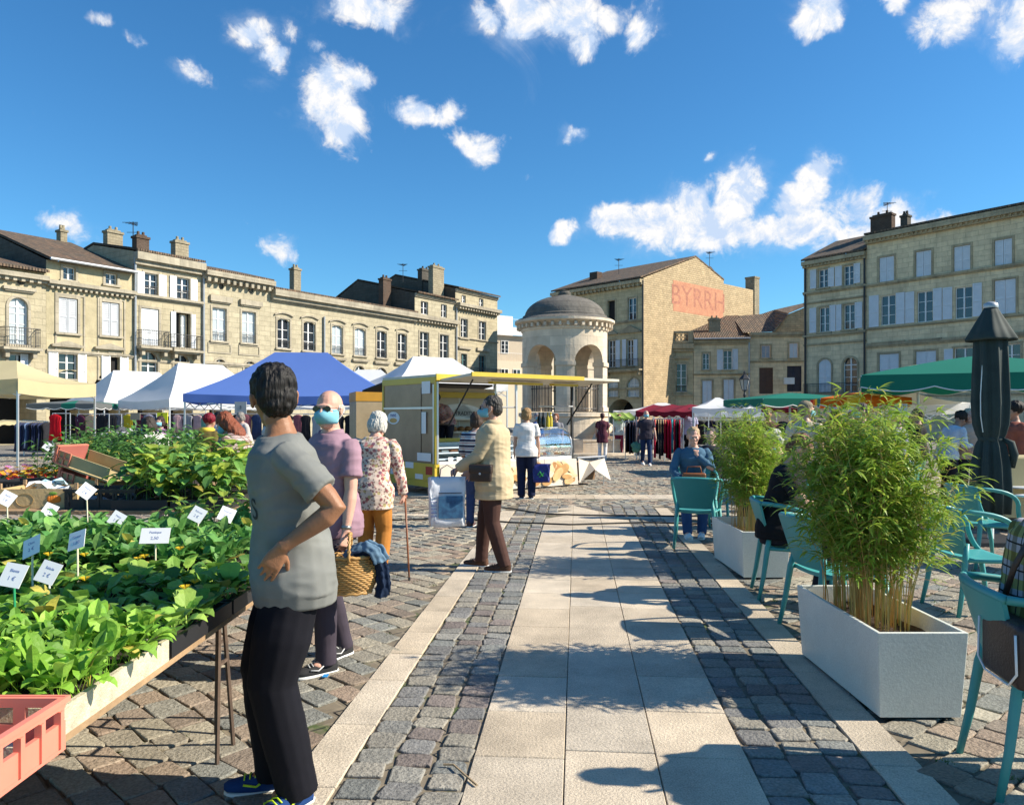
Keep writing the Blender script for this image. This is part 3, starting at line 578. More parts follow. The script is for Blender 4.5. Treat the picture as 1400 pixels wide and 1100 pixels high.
# ------------------------------------------------ ground: one sheet to the horizon, setts, slab path
PDIR = Vector((88, F)).normalized(); PN = Vector((PDIR.y, -PDIR.x)); PC = Vector((.565, 4.9)); YAW = math.atan2(PDIR.x, PDIR.y)
def pw(u, v): q = PC+PN*u+PDIR*v; return q      # path coordinates -> world xy
def ground_mat():
    m, nt, b = _nt('sett_ground'); L = nt.links
    tc = N(nt, 'ShaderNodeTexCoord'); mp = N(nt, 'ShaderNodeMapping'); mp.inputs['Rotation'].default_value = (0, 0, R(-40)); L.new(tc.outputs['Object'], mp.inputs[0])
    n0 = N(nt, 'ShaderNodeTexNoise', i_Scale=1.2, i_Detail=2); L.new(mp.outputs[0], n0.inputs['Vector'])
    ad = mixc(nt, .06, mp.outputs[0], n0.outputs['Color'], 'ADD')
    br = N(nt, 'ShaderNodeTexBrick', i_Scale=1.0, i_Color1=(.30, .27, .23, 1), i_Color2=(.17, .165, .16, 1), i_Mortar=(.08, .07, .055, 1))
    br.inputs['Brick Width'].default_value = .2; br.inputs['Row Height'].default_value = .15; br.inputs['Mortar Size'].default_value = .02; br.inputs['Mortar Smooth'].default_value = .6; L.new(ad, br.inputs['Vector'])
    n1 = N(nt, 'ShaderNodeTexNoise', i_Scale=.35, i_Detail=8, i_Roughness=.7); L.new(tc.outputs['Object'], n1.inputs['Vector'])
    r1 = N(nt, 'ShaderNodeMapRange', i_1=.3, i_2=.7, i_3=.75, i_4=1.2); L.new(n1.outputs[0], r1.inputs[0])
    far = mixc(nt, 1.0, br.outputs[0], r1.outputs[0], 'MULTIPLY')
    # joint filling between the modelled setts: sand, soil and moss
    n2 = N(nt, 'ShaderNodeTexNoise', i_Scale=2.3, i_Detail=6, i_Roughness=.7); L.new(tc.outputs['Object'], n2.inputs['Vector'])
    r2 = N(nt, 'ShaderNodeMapRange', i_1=.54, i_2=.64); L.new(n2.outputs[0], r2.inputs[0])
    n3 = N(nt, 'ShaderNodeTexNoise', i_Scale=14, i_Detail=6); L.new(tc.outputs['Object'], n3.inputs['Vector'])
    soil = mixc(nt, n3.outputs[0], (.08, .065, .045, 1), (.26, .215, .15, 1)); soil = mixc(nt, r2.outputs[0], soil, (.055, .085, .02, 1))
    ln = N(nt, 'ShaderNodeVectorMath', operation='LENGTH'); L.new(tc.outputs['Object'], ln.inputs[0])
    r4 = N(nt, 'ShaderNodeMapRange', i_1=28.5, i_2=29.5); L.new(ln.outputs['Value'], r4.inputs[0])
    L.new(mixc(nt, r4.outputs[0], soil, far), b.inputs['Base Color']); b.inputs['Roughness'].default_value = .85
    bp = N(nt, 'ShaderNodeBump', i_Strength=.7, i_Distance=.03, invert=True); L.new(br.outputs['Fac'], bp.inputs['Height']); L.new(bp.outputs[0], b.inputs['Normal'])
    return m
g = MB(); g.face([(-400, -60, -.011), (400, -60, -.011), (400, 900, -.011), (-400, 900, -.011)])
tag(g.build('ground', ground_mat()), kind='structure')
def inside_path(x, y, pad=0):
    d = Vector((x, y))-PC; u = d.dot(PN); v = d.dot(PDIR); return u, v
def vend(u):     # the curved far end of the path
    return 8.45-2.35*max(0, abs(u+.2)-.0)**1.15*(1 if u > -.2 else 2.1)
def setts():
    rr = random.Random(3); V = []; Fc = []; C = []
    pal = [(.29, .255, .195), (.32, .285, .215), (.26, .235, .185), (.235, .225, .19), (.215, .215, .19), (.295, .23, .17), (.28, .21, .155), (.34, .305, .235), (.25, .20, .155)]
    def sett(cx, cy, ax, ay, hx, hy, near, palw=None, h=0):
        c = list(rr.choice(palw or pal)); k = rr.uniform(.82, 1.15); c = [q*k for q in c]
        tilt = rr.gauss(0, .0016), rr.gauss(0, .0016); zt = rr.gauss(0, .0016)+h; b = len(V)
        cor = [(-1, -1), (1, -1), (1, 1), (-1, 1)]; jit = [(rr.uniform(-.012, .012), rr.uniform(-.012, .012)) for _ in range(8)]
        if near: hx += .004; hy += .004
        def ringpts(k, z, cut):
            if near:
                n = 8; out = []
                for i, (sx, sy) in enumerate(cor):
                    px, py = hx*k, hy*k; q = cut
                    a, bb = ((sx*px, sy*(py-q)), (sx*(px-q), sy*py)) if (sx*sy > 0) else ((sx*(px-q), sy*py), (sx*px, sy*(py-q)))
                    # order counter-clockwise
                    seq = {0: [(-px, -py+q), (-px+q, -py)], 1: [(px-q, -py), (px, -py+q)], 2: [(px, py-q), (px-q, py)], 3: [(-px+q, py), (-px, py-q)]}[i]
                    for j, (X, Y) in enumerate(seq): jx, jy = jit[i*2+j]; out.append((X+jx, Y+jy, z+tilt[0]*X/hx+tilt[1]*Y/hy if z > -.01 else z))
                return out
            return [(sx*hx*k+jit[i][0], sy*hy*k+jit[i][1], z+(tilt[0]*sx+tilt[1]*sy) if z > -.01 else z) for i, (sx, sy) in enumerate(cor)]
        rs = [ringpts(1.0, -.03, .016), ringpts(.995, -.005+zt, .016), ringpts(.965, -.0005+zt, .015), ringpts(.90, .0012+zt, .013)] if near else [ringpts(1, -.02, 0), ringpts(.86, zt, 0)]
        n = len(rs[0])
        for r in rs:
            for (x, y, z) in r: V.append((cx+ax[0]*x+ay[0]*y, cy+ax[1]*x+ay[1]*y, z))
        for k in range(len(rs)-1):
            for i in range(n): j = (i+1) % n; Fc.append((b+k*n+i, b+k*n+j, b+(k+1)*n+j, b+(k+1)*n+i)); C.append(c)
        Fc.append(tuple(b+(len(rs)-1)*n+i for i in range(n))); C.append(c)
    # fields on either side, rows laid on the diagonal
    for side, ang in ((-1, -44), (1, 40)):
        ax = (math.cos(R(ang)), math.sin(R(ang))); ay = (-ax[1], ax[0]); row = 0; t = -42
        while t < 42:
            hrow = rr.uniform(.145, .175); s = -42+rr.uniform(0, .2)
            while s < 42:
                wl = rr.uniform(.16, .26); wob = .03*math.sin(s*.9+t*.3)
                x = ax[0]*(s+wl/2)+ay[0]*(t+wob)+2; y = ax[1]*(s+wl/2)+ay[1]*(t+wob)+14; s += wl
                if y < 1.2 or y > 29 or abs(x) > y*.70+.9: continue
                u, v = inside_path(x, y)
                if v < vend(-.2): 
                    if u*side < 0 or abs(u) < 1.37+.06: continue
                else:
                    if u*side < 0: continue
                    dd = math.hypot(x-2.26, y-33)
                    if 17.9 < dd < 18.75 or 21.2 < dd < 21.45: continue
                near = y < 9
                if y > 20 and rr.random() < 0: continue
                sett(x, y, ax, ay, wl/2-.008, hrow/2-.008, near)
            t += hrow
    # the two strips of three columns beside the slabs
    pc = [(.225, .22, .20), (.25, .24, .21), (.205, .21, .195), (.27, .25, .21), (.215, .18, .16), (.19, .185, .175), (.29, .265, .215)]
    for sg in (-1, 1):
        for k in range(3):
            u = sg*(.62+.0885+k*.177); v = -4+rr.uniform(0, .1)
            while v < 10.6:
                ln = rr.uniform(.125, .185); bend = 0
                if v > 6: bend = -sg*((v-6)*.0)
                if v < 8.42: 
                    q = pw(u+rr.uniform(-.006, .006), v+ln/2)
                    sett(q.x, q.y, tuple(PN), tuple(PDIR), .076, ln/2-.009, q.y < 9, pc)
                v += ln
    for k in range(7):
        u = -.62+.0885+k*.177; v = 5.6
        while v < 8.35:
            ln = rr.uniform(.13, .18); q = pw(u, v+ln/2)
            if v-.01 > vend(u)+.03: sett(q.x, q.y, tuple(PN), tuple(PDIR), .08, ln/2-.009, False, pc)
            v += ln
    me = bpy.data.meshes.new('cobbles'); me.from_pydata(V, [], Fc); at = me.color_attributes.new('col', 'FLOAT_COLOR', 'CORNER'); buf = []
    for f, c in zip(Fc, C): buf.extend((c[0], c[1], c[2], 1.0)*len(f))
    at.data.foreach_set('color', buf)
    me.materials.append(mat('sett_stone', (.3, .3, .3), rough=.72, var=.16, ns=9, bump=.8, bs=38, attr=True, fine=.22, spec=.35)); me.polygons.foreach_set('use_smooth', [False]*len(me.polygons)); me.update()
    o = bpy.data.objects.new('cobbles', me); COL.objects.link(o); tag(o, kind='structure')
    print('setts faces', len(Fc))
setts()
def slabs():
    rr = random.Random(5); mb = MB(); bot = -.02
    def slab(pts, z=.0, g=.004):
        c = sum((Vector(p) for p in pts), Vector((0, 0)))/len(pts); k = rr.uniform(.86, 1.08); w = rr.uniform(-.012, .012); col = (.52*k+w, .44*k, .335*k-w)
        def rg(s, zz): return [Vector((p[0]+(c.x-p[0])*s/max(.1, (Vector(p)-c).length), p[1]+(c.y-p[1])*s/max(.1, (Vector(p)-c).length), zz)) for p in pts]
        mb.loft([rg(g, bot), rg(g, z-.004), rg(g+.005, z)], caps=False, col=col); mb.face(rg(g+.005, z), col)
    for k in range(3):
        u0 = -.62+.4133*k; u1 = u0+.4133; v = -4.4+rr.uniform(0, .4)
        while v < 8.6:
            ln = rr.choice((.53, .54, .55, .54, 1.08)); v1 = v+ln
            um = [(u0, v), (u1, v), (u1, min(v1, vend(u1))), (u0, min(v1, vend(u0)))]
            if um[2][1] <= v+.02: um.pop(2)
            elif um[3][1] <= v+.02: um.pop(3)
            if len(um) > 2 and um[-1][1] > v-.001 and max(vend(u0), vend(u1)) > v+.04 and max(q[1] for q in um) > v+.04: slab([pw(*q) for q in um], z=rr.uniform(.0, .003))
            v = v1
    for sg in (-1, 1):
        u0, u1 = sorted((sg*1.155, sg*1.37)); v = -4.2
        while v < 7.3+(.4 if sg > 0 else 0):
            ln = rr.choice((.55, .6, .65, .5)); v1 = v+ln; slab([pw(u0, v), pw(u1, v), pw(u1, v1), pw(u0, v1)], z=rr.uniform(0, .003)); v = v1
    for (r0, r1, n) in ((17.95, 18.7, 70), (21.22, 21.43, 90)):      # pale bands that circle the fountain
        for i in range(n):
            a0 = R(232)+R(76)*i/n; a1 = R(232)+R(76)*(i+1)/n; c = Vector((2.26, 33))
            pts = [c+Vector((math.cos(a), math.sin(a)))*r for a, r in ((a0, r0), (a0, r1), (a1, r1), (a1, r0))]; pts.reverse()
            u, v = inside_path((pts[0].x+pts[2].x)/2, (pts[0].y+pts[2].y)/2)
            if abs(u) < 1.3 and v < vend(u)+.2: continue
            if pts[0].y < 11.4: continue
            slab(pts, z=.002)
    o = mb.build('path', mat('pale_slab', (.4, .4, .4), rough=.7, var=.24, ns=2.3, bump=.4, bs=70, attr=True, fine=.22, spec=.35)); tag(o, kind='structure')
slabs()
def cable(name, pts, label, r=.012):
    o = MB().tube(pts, r, 6).build(name, mat('black_rubber', (.015, .015, .015), rough=.5), smooth=True); tag(o, label, 'cable', 'power cables across the paving')
def gpts(l, z=.014):
    out = []
    for i in range(len(l)-1):
        a = G(*l[i]); b = G(*l[i+1])
        for k in range(6): p = a.lerp(b, k/6); p.z = z; out.append(p)
    return out+[G(*l[-1])+Vector((0, 0, z))]
cable('power_cable', gpts([(560, 700), (640, 690), (700, 696), (740, 703), (800, 705), (900, 706), (1000, 707), (1120, 705)]), 'black cable crossing the path, the one farther from the camera')
cable('power_cable', gpts([(530, 712), (620, 709), (700, 715), (780, 718), (880, 715), (960, 717), (1080, 724)]), 'black cable crossing the path, the one nearer to the camera')
tw = MB().tube([G(606, 1048)+Vector((0, 0, .012)), G(620, 1049)+Vector((0, 0, .014)), G(634, 1061)+Vector((0, 0, .012)), G(652, 1076)+Vector((0, 0, .01))], .005, 5).build('twig', mat('dry_wood', (.30, .22, .13), rough=.8)); tag(tw, 'small dry bent twig lying on the dark setts beside the slabs', 'twig')
def moss():
    rr = random.Random(11); mb = MB()
    for i in range(420):
        y = rr.uniform(2.9, 8.5); x = rr.uniform(-.68*y, .7*y); u, v = inside_path(x, y)
        if abs(u) < 1.45 or noise.noise(Vector((x*1.2, y*1.2, 0))) < .12: continue
        for k in range(rr.randint(5, 16)):
            a = rr.uniform(0, 6.28); r = rr.uniform(0, .05); c = Vector((x+r*math.cos(a), y+r*math.sin(a)*.6, -.006)); h = rr.uniform(.008, .024); w = .004
            col = rr.choice(((.09, .16, .03), (.06, .12, .02), (.13, .19, .04)))
            t = c+Vector((rr.uniform(-.012, .012), rr.uniform(-.012, .012), h)); mb.face([c+Vector((-w, 0, 0)), c+Vector((w, 0, 0)), t], col)
    o = mb.build('grass_tufts', mat('grass_blade', (.1, .2, .05), attr=True, rough=.6, trans=.3)); tag(o, 'tiny green moss and grass in the joints of the setts', 'grass', kind='stuff')
moss()
# ------------------------------------------------ fountain pavilion
def fountain():
    C0 = Vector((2.26, 33.0, 0)); root = thing('fountain_pavilion', 'round domed stone pavilion with arches in the middle of the square', 'fountain', C0)
    st = stone('pavilion_stone', (.66, .55, .42), dirt=.06, bw=.8, bh=.4, mort=.82, bump=.25); dk = stone('weathered_dome', (.17, .155, .135), dirt=.65, bw=2, bh=.25, dcol=(.05, .047, .042))
    Rr = 1.82; t = .42; z0 = 1.72; zs = 3.72; zt = 5.1; n = 5; colw = R(24); off = R(-90)-R(3)
    mb = MB()
    def cyl(a, r, z): return Vector((r*math.cos(a), r*math.sin(a), z))
    per = 2*PI/n; half = (per-colw)/2; K = 14
    for i in range(n):
        ca = off+per*i
        # pier
        for (ra, rb, zz0, zz1, ex) in ((Rr-t, Rr, z0, zs, 0), (Rr-t-.05, Rr+.06, zs-.12, zs+.05, .02), (Rr-t-.04, Rr+.05, z0, z0+.18, .02)):
            A = [ca-colw/2-ex+(colw+2*ex)*k/5 for k in range(6)]
            pr = [[cyl(a, rb, zz0) for a in A]+[cyl(a, ra, zz0) for a in reversed(A)], [cyl(a, rb, zz1) for a in A]+[cyl(a, ra, zz1) for a in reversed(A)]]
            mb.loft(pr)
        # arch above the opening to the right of this pier
        c = ca+per/2; rise = half*Rr*.98
        P0 = []
        for k in range(K+1):
            th = PI*k/K; a = c-half*math.cos(th); P0.append((a, zs+rise*math.sin(th)))
        for (a, z), (b, w_) in zip(P0, P0[1:]):
            mb.face([cyl(a, Rr, z), cyl(b, Rr, w_), cyl(b, Rr, zt), cyl(a, Rr, zt)]); mb.face([cyl(b, Rr-t, w_), cyl(a, Rr-t, z), cyl(a, Rr-t, zt), cyl(b, Rr-t, zt)])
            mb.face([cyl(a, Rr, z), cyl(a, Rr-t, z), cyl(b, Rr-t, w_), cyl(b, Rr, w_)])
        A = [ca-colw/2+colw*k/4 for k in range(5)]
        mb.loft([[cyl(a, Rr, zs) for a in A]+[cyl(a, Rr-t, zs) for a in reversed(A)], [cyl(a, Rr, zt) for a in A]+[cyl(a, Rr-t, zt) for a in reversed(A)]])
    mb.build('arcade', st, root)
    MB().lathe([(Rr-t, zt-.3), (Rr+.0, zt-.0), (Rr+.05, zt+.02), (Rr+.06, zt+.12), (Rr+.02, zt+.14), (Rr+.04, zt+.24), (Rr+.28, zt+.34), (Rr+.32, zt+.36), (Rr+.32, zt+.46), (Rr+.1, zt+.5), (.1, zt+.5)], 56).build('cornice', st, root)
    d = MB()
    for i in range(40):
        a = 2*PI*i/40; T = Matrix.Rotation(a, 4, 'Z'); d.box((Rr+.05, -.055, zt+.12), (Rr+.24, .055, zt+.27), T=T)
    d.build('dentils', st, root)
    prof = [(Rr+.29, zt+.47), (Rr+.20, zt+.53), (Rr+.0, zt+.60), (Rr-.02, zt+.68)]+[((Rr-.1)*math.cos(R(q)), zt+.66+.92*math.sin(R(q))) for q in range(4, 80, 8)]+[(.26, zt+1.6), (.27, zt+1.62), (.27, zt+1.72), (.20, zt+1.76), (.22, zt+1.80), (.1, zt+1.83), (.01, zt+1.84)]
    MB().lathe(prof, 48).build('dome', dk, root, angle=40)
    MB().lathe([(Rr-t, z0-.03), (Rr+.02, z0-.04), (Rr+.16, z0-.06), (Rr+.16, z0-.2), (Rr+.08, z0-.24), (Rr+.06, z0-.5), (Rr+.08, .9), (Rr+.08, .35), (Rr+.2, .3), (Rr+.2, 0)], 48).lathe([(.01, z0-.03), (Rr-t, z0-.03)], 24).build('plinth', st, root)
    r = MB()
    for i in range(n):
        r = MB(); c = off+per*(i+.5); ra = Rr-.2
        for k in range(9):
            a = c-half+2*half*(k+.5)/9; r.tube([cyl(a, ra, z0), cyl(a, ra, z0+1.25+(.1 if k % 2 else 0))], .016, 5)
        for z in (z0+.12, z0+.95, z0+1.12): r.tube([cyl(c-half+2*half*k/6, ra, z) for k in range(7)], .018, 5)
        r.build('iron_railing', IRON, root)
    # scrolled buttress and basin wall
    b = MB(); b.tube([(1.75, -1.3, 1.05), (1.5, -1.75, .95), (1.2, -2.1, .7), (1.0, -2.35, .45), (.7, -2.5, .4)], .2, 10, rr=[.2, .24, .2, .16, .12]); b.build('scroll_bracket', st, root, smooth=True)
    w_ = MB().lathe([(3.3, 0), (3.3, .52), (3.33, .55), (3.33, .62), (2.98, .62), (2.98, .1), (1.9, .1)], 40, a0=R(-86), a1=R(60)); w_.box((.15, -3.32, 0), (.5, -2.0, .62)); w_.build('basin_wall', st, root)
    MB().lathe([(3.9, 0), (3.9, .1), (3.33, .1)], 40, a0=R(-95), a1=R(70)).build('step', st, root)
fountain()
# ------------------------------------------------ tents and stalls
def cloth(name, c, trans=.35, rough=.7, **k): return mat(name, c, rough=rough, var=.03, ns=1.2, trans=trans, spec=.2, **k)
WC = cloth('white_canvas', (.80, .80, .80), .30); BLUEC = cloth('blue_canvas', (.12, .22, .58), .3); BEI = cloth('beige_canvas', (.66, .57, .34), .35)
GRN = cloth('green_canvas', (.015, .19, .13), .2); DGR = cloth('dark_green_canvas', (.01, .10, .06), .1); ORG = cloth('orange_canvas', (.80, .20, .02), .4); YEL = cloth('yellow_canvas', (.85, .60, .03), .4)
MAR = cloth('maroon_canvas', (.22, .015, .03), .3); REDC = cloth('red_canvas', (.6, .02, .02), .4); ALU = mat('aluminium_pole', (.62, .63, .64), rough=.35, var=.05, metal=.6); GREYC = cloth('grey_canvas', (.13, .14, .14), .1)
def popup(label, pos, w, l, rz, eave, peak, m, valance=.25, ridge=.35, sag=.12, name='market_tent', wall=None, group='pop-up market tents'):
    """pop-up tent: short ridge, sagging hips, valance, legs with truss"""
    root = thing(name, label, 'tent', pos, rz, group); hw, hl = w/2, l/2; rl = hw*ridge
    def hip(a, b, n=8):
        out = []
        for k in range(n+1):
            t = k/n; p = a.lerp(b, t); p.z -= sag*4*t*(1-t)*.9; out.append(p)
        return out
    c = [Vector((-hw, -hl, eave)), Vector((hw, -hl, eave)), Vector((hw, hl, eave)), Vector((-hw, hl, eave))]; r0, r1 = Vector((-rl, 0, peak)), Vector((rl, 0, peak))
    H = [hip(c[0], r0), hip(c[1], r1), hip(c[2], r1), hip(c[3], r0)]; mb = MB()
    for i in range(4):
        a, b = H[i], H[(i+1) % 4]; m_ = 10; rows = []
        for k in range(9):
            row = []
            for j in range(m_+1):
                t = j/m_; p = a[k].lerp(b[k], t); p.z -= .07*math.sin(PI*t)*(1-k/8)+.012*noise.noise(p*2.1); row.append(p)
            rows.append(row)
        mb.loft(rows, caps=False, closed=False)
    mb.build('roof', m, root, smooth=True); v = MB()
    for i in range(4):
        a, b = c[i], c[(i+1) % 4]; n = 24; top = [a.lerp(b, k/n) for k in range(n+1)]; out = (Vector((0, -1, 0)), Vector((1, 0, 0)), Vector((0, 1, 0)), Vector((-1, 0, 0)))[i]
        for k, p in enumerate(top): p.z -= .07*math.sin(PI*k/n)
        bot = [p+Vector((0, 0, -valance))+out*(.012*math.sin(k*1.3)) for k, p in enumerate(top)]; v.loft([top, bot], caps=False, closed=False)
    v.build('valance', m, root, smooth=True)
    for p in c:
        q = p*.985; MB().box((q.x-.02, q.y-.02, 0), (q.x+.02, q.y+.02, eave-.06)).box((q.x-.06, q.y-.06, 0), (q.x+.06, q.y+.06, .01)).build('leg', ALU, root)
    tr = MB()
    for i in range(4):
        a, b = c[i]*.985, c[(i+1) % 4]*.985; n = 4
        for k in range(n):
            p, q = a.lerp(b, k/n), a.lerp(b, (k+1)/n); p.z = q.z = eave-.12; p2, q2 = p-Vector((0, 0, .28)), q-Vector((0, 0, .28)); tr.tube([p, q2], .012, 4); tr.tube([p2, q], .012, 4)
    tr.tube([(0, 0, eave-.3), (0, 0, peak-.02)], .02, 5); tr.build('truss', ALU, root)
    if wall is not None:
        for side in wall:
            a, b = c[side]*.98, c[(side+1) % 4]*.98; o = MB(); n = 30
            o.loft([[a.lerp(b, k/n)+Vector((.0, .03*math.sin(k*.9), -.1-zz)) for k in range(n+1)] for zz in (0, eave-.25)], caps=False, closed=False); o.build('side_wall', m, root, smooth=True)
    return root
popup('large blue pop-up market tent behind the man in the grey T-shirt', P(412, 568, 22.5).xy.to_3d(), 5.6, 3.4, R(5), 2.14, 3.4, BLUEC, .22, .27)
popup('white pop-up tent touching the left side of the blue one', Vector((-12.4, 30.6, 0)), 4.6, 4.2, R(50), 2.15, 3.6, WC, .30, .40)
popup('white pop-up tent nearest to the beige canopy', Vector((-17.4, 35.6, 0)), 4.6, 4.2, R(50), 2.2, 3.6, WC, .3, .45)
popup('white pop-up tent rising behind the yellow food truck', P(592, 568, 25).xy.to_3d(), 3.9, 3.0, R(32), 2.55, 3.45, WC, .2, .36)
popup('pale pop-up tent peeping between the blue tent and the food truck', P(505, 568, 36).xy.to_3d(), 4.4, 3.5, R(5), 2.6, 3.7, WC, .25, .25)
popup('white pop-up tent behind the row of hanging coats at the right of the lamp post', P(981, 568, 34).xy.to_3d(), 3.4, 3.0, R(0), 1.75, 2.35, WC, .2, .05)
popup('low white pop-up tent behind the walking masked man', P(905, 568, 36).xy.to_3d(), 4.2, 3.0, R(0), 1.8, 2.15, WC, .2, .1)
popup('white peaked tent behind the orange striped awning at the right', P(1216, 568, 19).xy.to_3d(), 2.5, 2.4, R(14), 1.86, 2.35, WC, .22, .04)
# beige canopy at the left edge
popup('beige market canopy at the left edge over the flower stall', P(-8, 568, 19).xy.to_3d()+Vector((-.3, .6, 0)), 3.3, 3.0, R(-4), 2.42, 2.95, BEI, .35, .3)
# scalloped umbrella stalls
def umbrella(label, pos, w, l, rz, eave, peak, mats, rib=8, group='market umbrellas', val=.22, stripes=None, tilt=(0, 0), name='market_umbrella', pitch=.28):
    root = thing(name, label, 'umbrella', pos, rz, group); hw, hl = w/2, l/2; n = 32; mb = MB(); rows = []
    for k in range(9):
        s = k/8; row = []
        for i in range(n*1):
            a = 2*PI*i/n+PI/4; ca, sa = math.cos(a), math.sin(a); q = max(abs(ca), abs(sa)); X = ca/q*hw*s; Y = sa/q*hl*s
            row.append(Vector((X, Y, peak-(peak-eave)*s**1.15-.05*s*abs(math.sin(2*a))*0+tilt[0]*X/hw+tilt[1]*Y/hl)))
        rows.append(row)
    sc = []; fine = 4
    for i in range(n*fine):
        t = i/fine; i0 = int(t) % n; f = t-int(t); p = rows[8][i0].lerp(rows[8][(i0+1) % n], f); sc.append(p)
    for k in range(8):
        for i in range(n):
            j = (i+1) % n
            if stripes: mb.mi = stripes[(i//2) % len(stripes)]
            mb.face([rows[k][i], rows[k+1][i], rows[k+1][j], rows[k][j]])
    o = mb.build('canopy', mats, root, smooth=True)
    v = MB(); N2 = len(sc)
    for i in range(N2):
        j = (i+1) % N2
        if stripes: v.mi = stripes[(int(i/fine)//2) % len(stripes)]
        d0 = val*(.72+.28*abs(math.sin(PI*i/fine/2))); d1 = val*(.72+.28*abs(math.sin(PI*j/fine/2)))
        v.face([sc[i], sc[i]-Vector((0, 0, d0)), sc[j]-Vector((0, 0, d1)), sc[j]])
    vo = v.build('scalloped_valance', mats, root)
    hem = MB(); hem.tube([sc[i % N2]-Vector((0, 0, val*(.72+.28*abs(math.sin(PI*i/fine/2))))) for i in range(N2+1)], .012, 4); hem.build('hem', WHITE, vo)
    MB().tube([(0, 0, 0), (0, 0, peak)], .03, 8).box((-.3, -.3, 0), (.3, .3, .06)).build('pole', ALU, root)
    rb = MB()
    for i in range(0, n, 4): rb.tube([(0, 0, peak-.35), rows[8][i]-Vector((0, 0, .02))], .012, 4)
    rb.build('ribs', ALU, root); return root
umbrella('big green scalloped market umbrella at the right behind the closed parasol', P(1335, 568, 14.5).xy.to_3d(), 4.0, 3.2, R(-24), 2.28, 2.68, [GRN], val=.3)
umbrella('dark green awning with a beige top just left of the big green umbrella', P(1255, 568, 18).xy.to_3d(), 2.5, 2.4, R(-25), 2.38, 2.75, [DGR, BEI], val=.28, stripes=[0, 0, 1, 1, 0, 0])
umbrella('green scalloped market umbrella behind the man with the shoulder strap', P(1080, 568, 20.5).xy.to_3d(), 2.7, 2.4, R(8), 1.98, 2.16, [GRN, ORG, WC], val=.22, stripes=[0]*14+[1, 0])
umbrella('orange and yellow striped market umbrella at the right', P(1172, 568, 17).xy.to_3d(), 1.75, 2.2, R(-16), 1.92, 2.06, [ORG, YEL, REDC, GRN], val=.2, stripes=[0, 1, 0, 0, 2, 0, 1, 3])
umbrella('small grey umbrella with a green patch behind the red dress', P(108, 568, 30).xy.to_3d(), 2.6, 2.4, R(0), 2.0, 2.15, [GREYC, GRN], val=.22, stripes=[0, 0, 1, 0])
def awning(label, a, b, z, dep, m, m2=None, drop=.18, name='stall_awning', tilt=.25):
    """flat stall awning between two posts pairs a-b"""
    a = Vector(a); b = Vector(b); L = (b-a).length; rz = math.atan2(b.y-a.y, b.x-a.x); root = thing(name, label, 'awning', (a.x, a.y, 0), rz, 'stall awnings'); n = 24
    def zz(x, y): return z+tilt*y/dep-.05*abs(math.sin(PI*x/L*3))*1
    mb = MB()
    for i in range(n):
        x0, x1 = L*i/n, L*(i+1)/n; mb.mi = 1 if (m2 and x0 > L*.55) else 0
        mb.face([(x0, 0, zz(x0, 0)), (x1, 0, zz(x1, 0)), (x1, dep, zz(x1, dep)), (x0, dep, zz(x0, dep))])
        d0 = drop*(.8+.2*math.sin(i*1.7)); d1 = drop*(.8+.2*math.sin((i+1)*1.7)); mb.face([(x0, 0, zz(x0, 0)-d0), (x1, 0, zz(x1, 0)-d1), (x1, 0, zz(x1, 0)), (x0, 0, zz(x0, 0))])
    mb.build('canvas', [m, m2] if m2 else m, root); p = MB()
    for x in (0.02, L/2, L-.02):
        for y in (.03, dep-.03): MB().tube([(x, y, 0), (x, y, zz(x, y)-.02)], .022, 6).build('post', ALU, root)
    return root
awning('maroon stall awning above the walking man in jeans', P(869, 568, 27).xy.to_3d(), P(949, 568, 26).xy.to_3d(), 1.72, 2, MAR, drop=.22)
awning('long white stall awning with a maroon end beside the lamp post', P(946, 568, 25).xy.to_3d(), P(1116, 568, 22.5).xy.to_3d(), 1.82, 2.2, WC, MAR, drop=.2)
awning('pale white awning over the far left clothes rails', P(-20, 568, 27).xy.to_3d(), P(66, 568, 29).xy.to_3d(), 1.35, 1.5, BEI, drop=.15, tilt=.05)
awning('low greenish awning just right of the fountain', P(838, 568, 30).xy.to_3d(), P(868, 568, 30).xy.to_3d(), 1.5, 1.5, cloth('lime_canvas', (.35, .5, .12)), drop=.1, tilt=.2)
awning('long pale awning behind the blue tent', P(262, 568, 31).xy.to_3d(), P(480, 568, 31).xy.to_3d(), 1.9, 2.2, WC, drop=.12, tilt=.1)
# ------------------------------------------------ clothes rails
GC = [(.03, .04, .09), (.02, .02, .025), (.55, .02, .03), (.55, .38, .25), (.75, .55, .05), (.35, .30, .38), (.10, .03, .06), (.6, .35, .4), (.16, .28, .24), (.05, .3, .38), (.5, .5, .52), (.02, .02, .03), (.03, .03, .05)]
def garment(mb, x, y, ztop, w, h, col, th=.06, rz=0):
    n = 9; rows = []
    for (zf, wf) in ((0, .12), (.03, .35), (.08, .50), (.14, .52), (.3, .44), (.6, .47), (1, .56)):
        row = []
        for k in range(n+1):
            t = -1+2*k/n; row.append(Vector((w*wf*t, th*(.5-.25*t*t)+.012*math.sin(k*2.2+x*9)*(zf > .1), -h*zf)))
        for k in range(n, -1, -1):
            t = -1+2*k/n; row.append(Vector((w*wf*t, -th*(.5-.25*t*t)+.012*math.sin(k*2.5+x*7)*(zf > .1), -h*zf)))
        rows.append(row)
    T = Matrix.Translation((x, y, ztop)) @ Matrix.Rotation(rz, 4, 'Z')
    for r in rows: r[:] = [T @ p for p in r]
    mb.loft(rows, col=col)
CLOTHM = mat('garment_cloth', (.5, .5, .5), rough=.85, var=.18, ns=7, attr=True, spec=.2, bump=.2, bs=20)
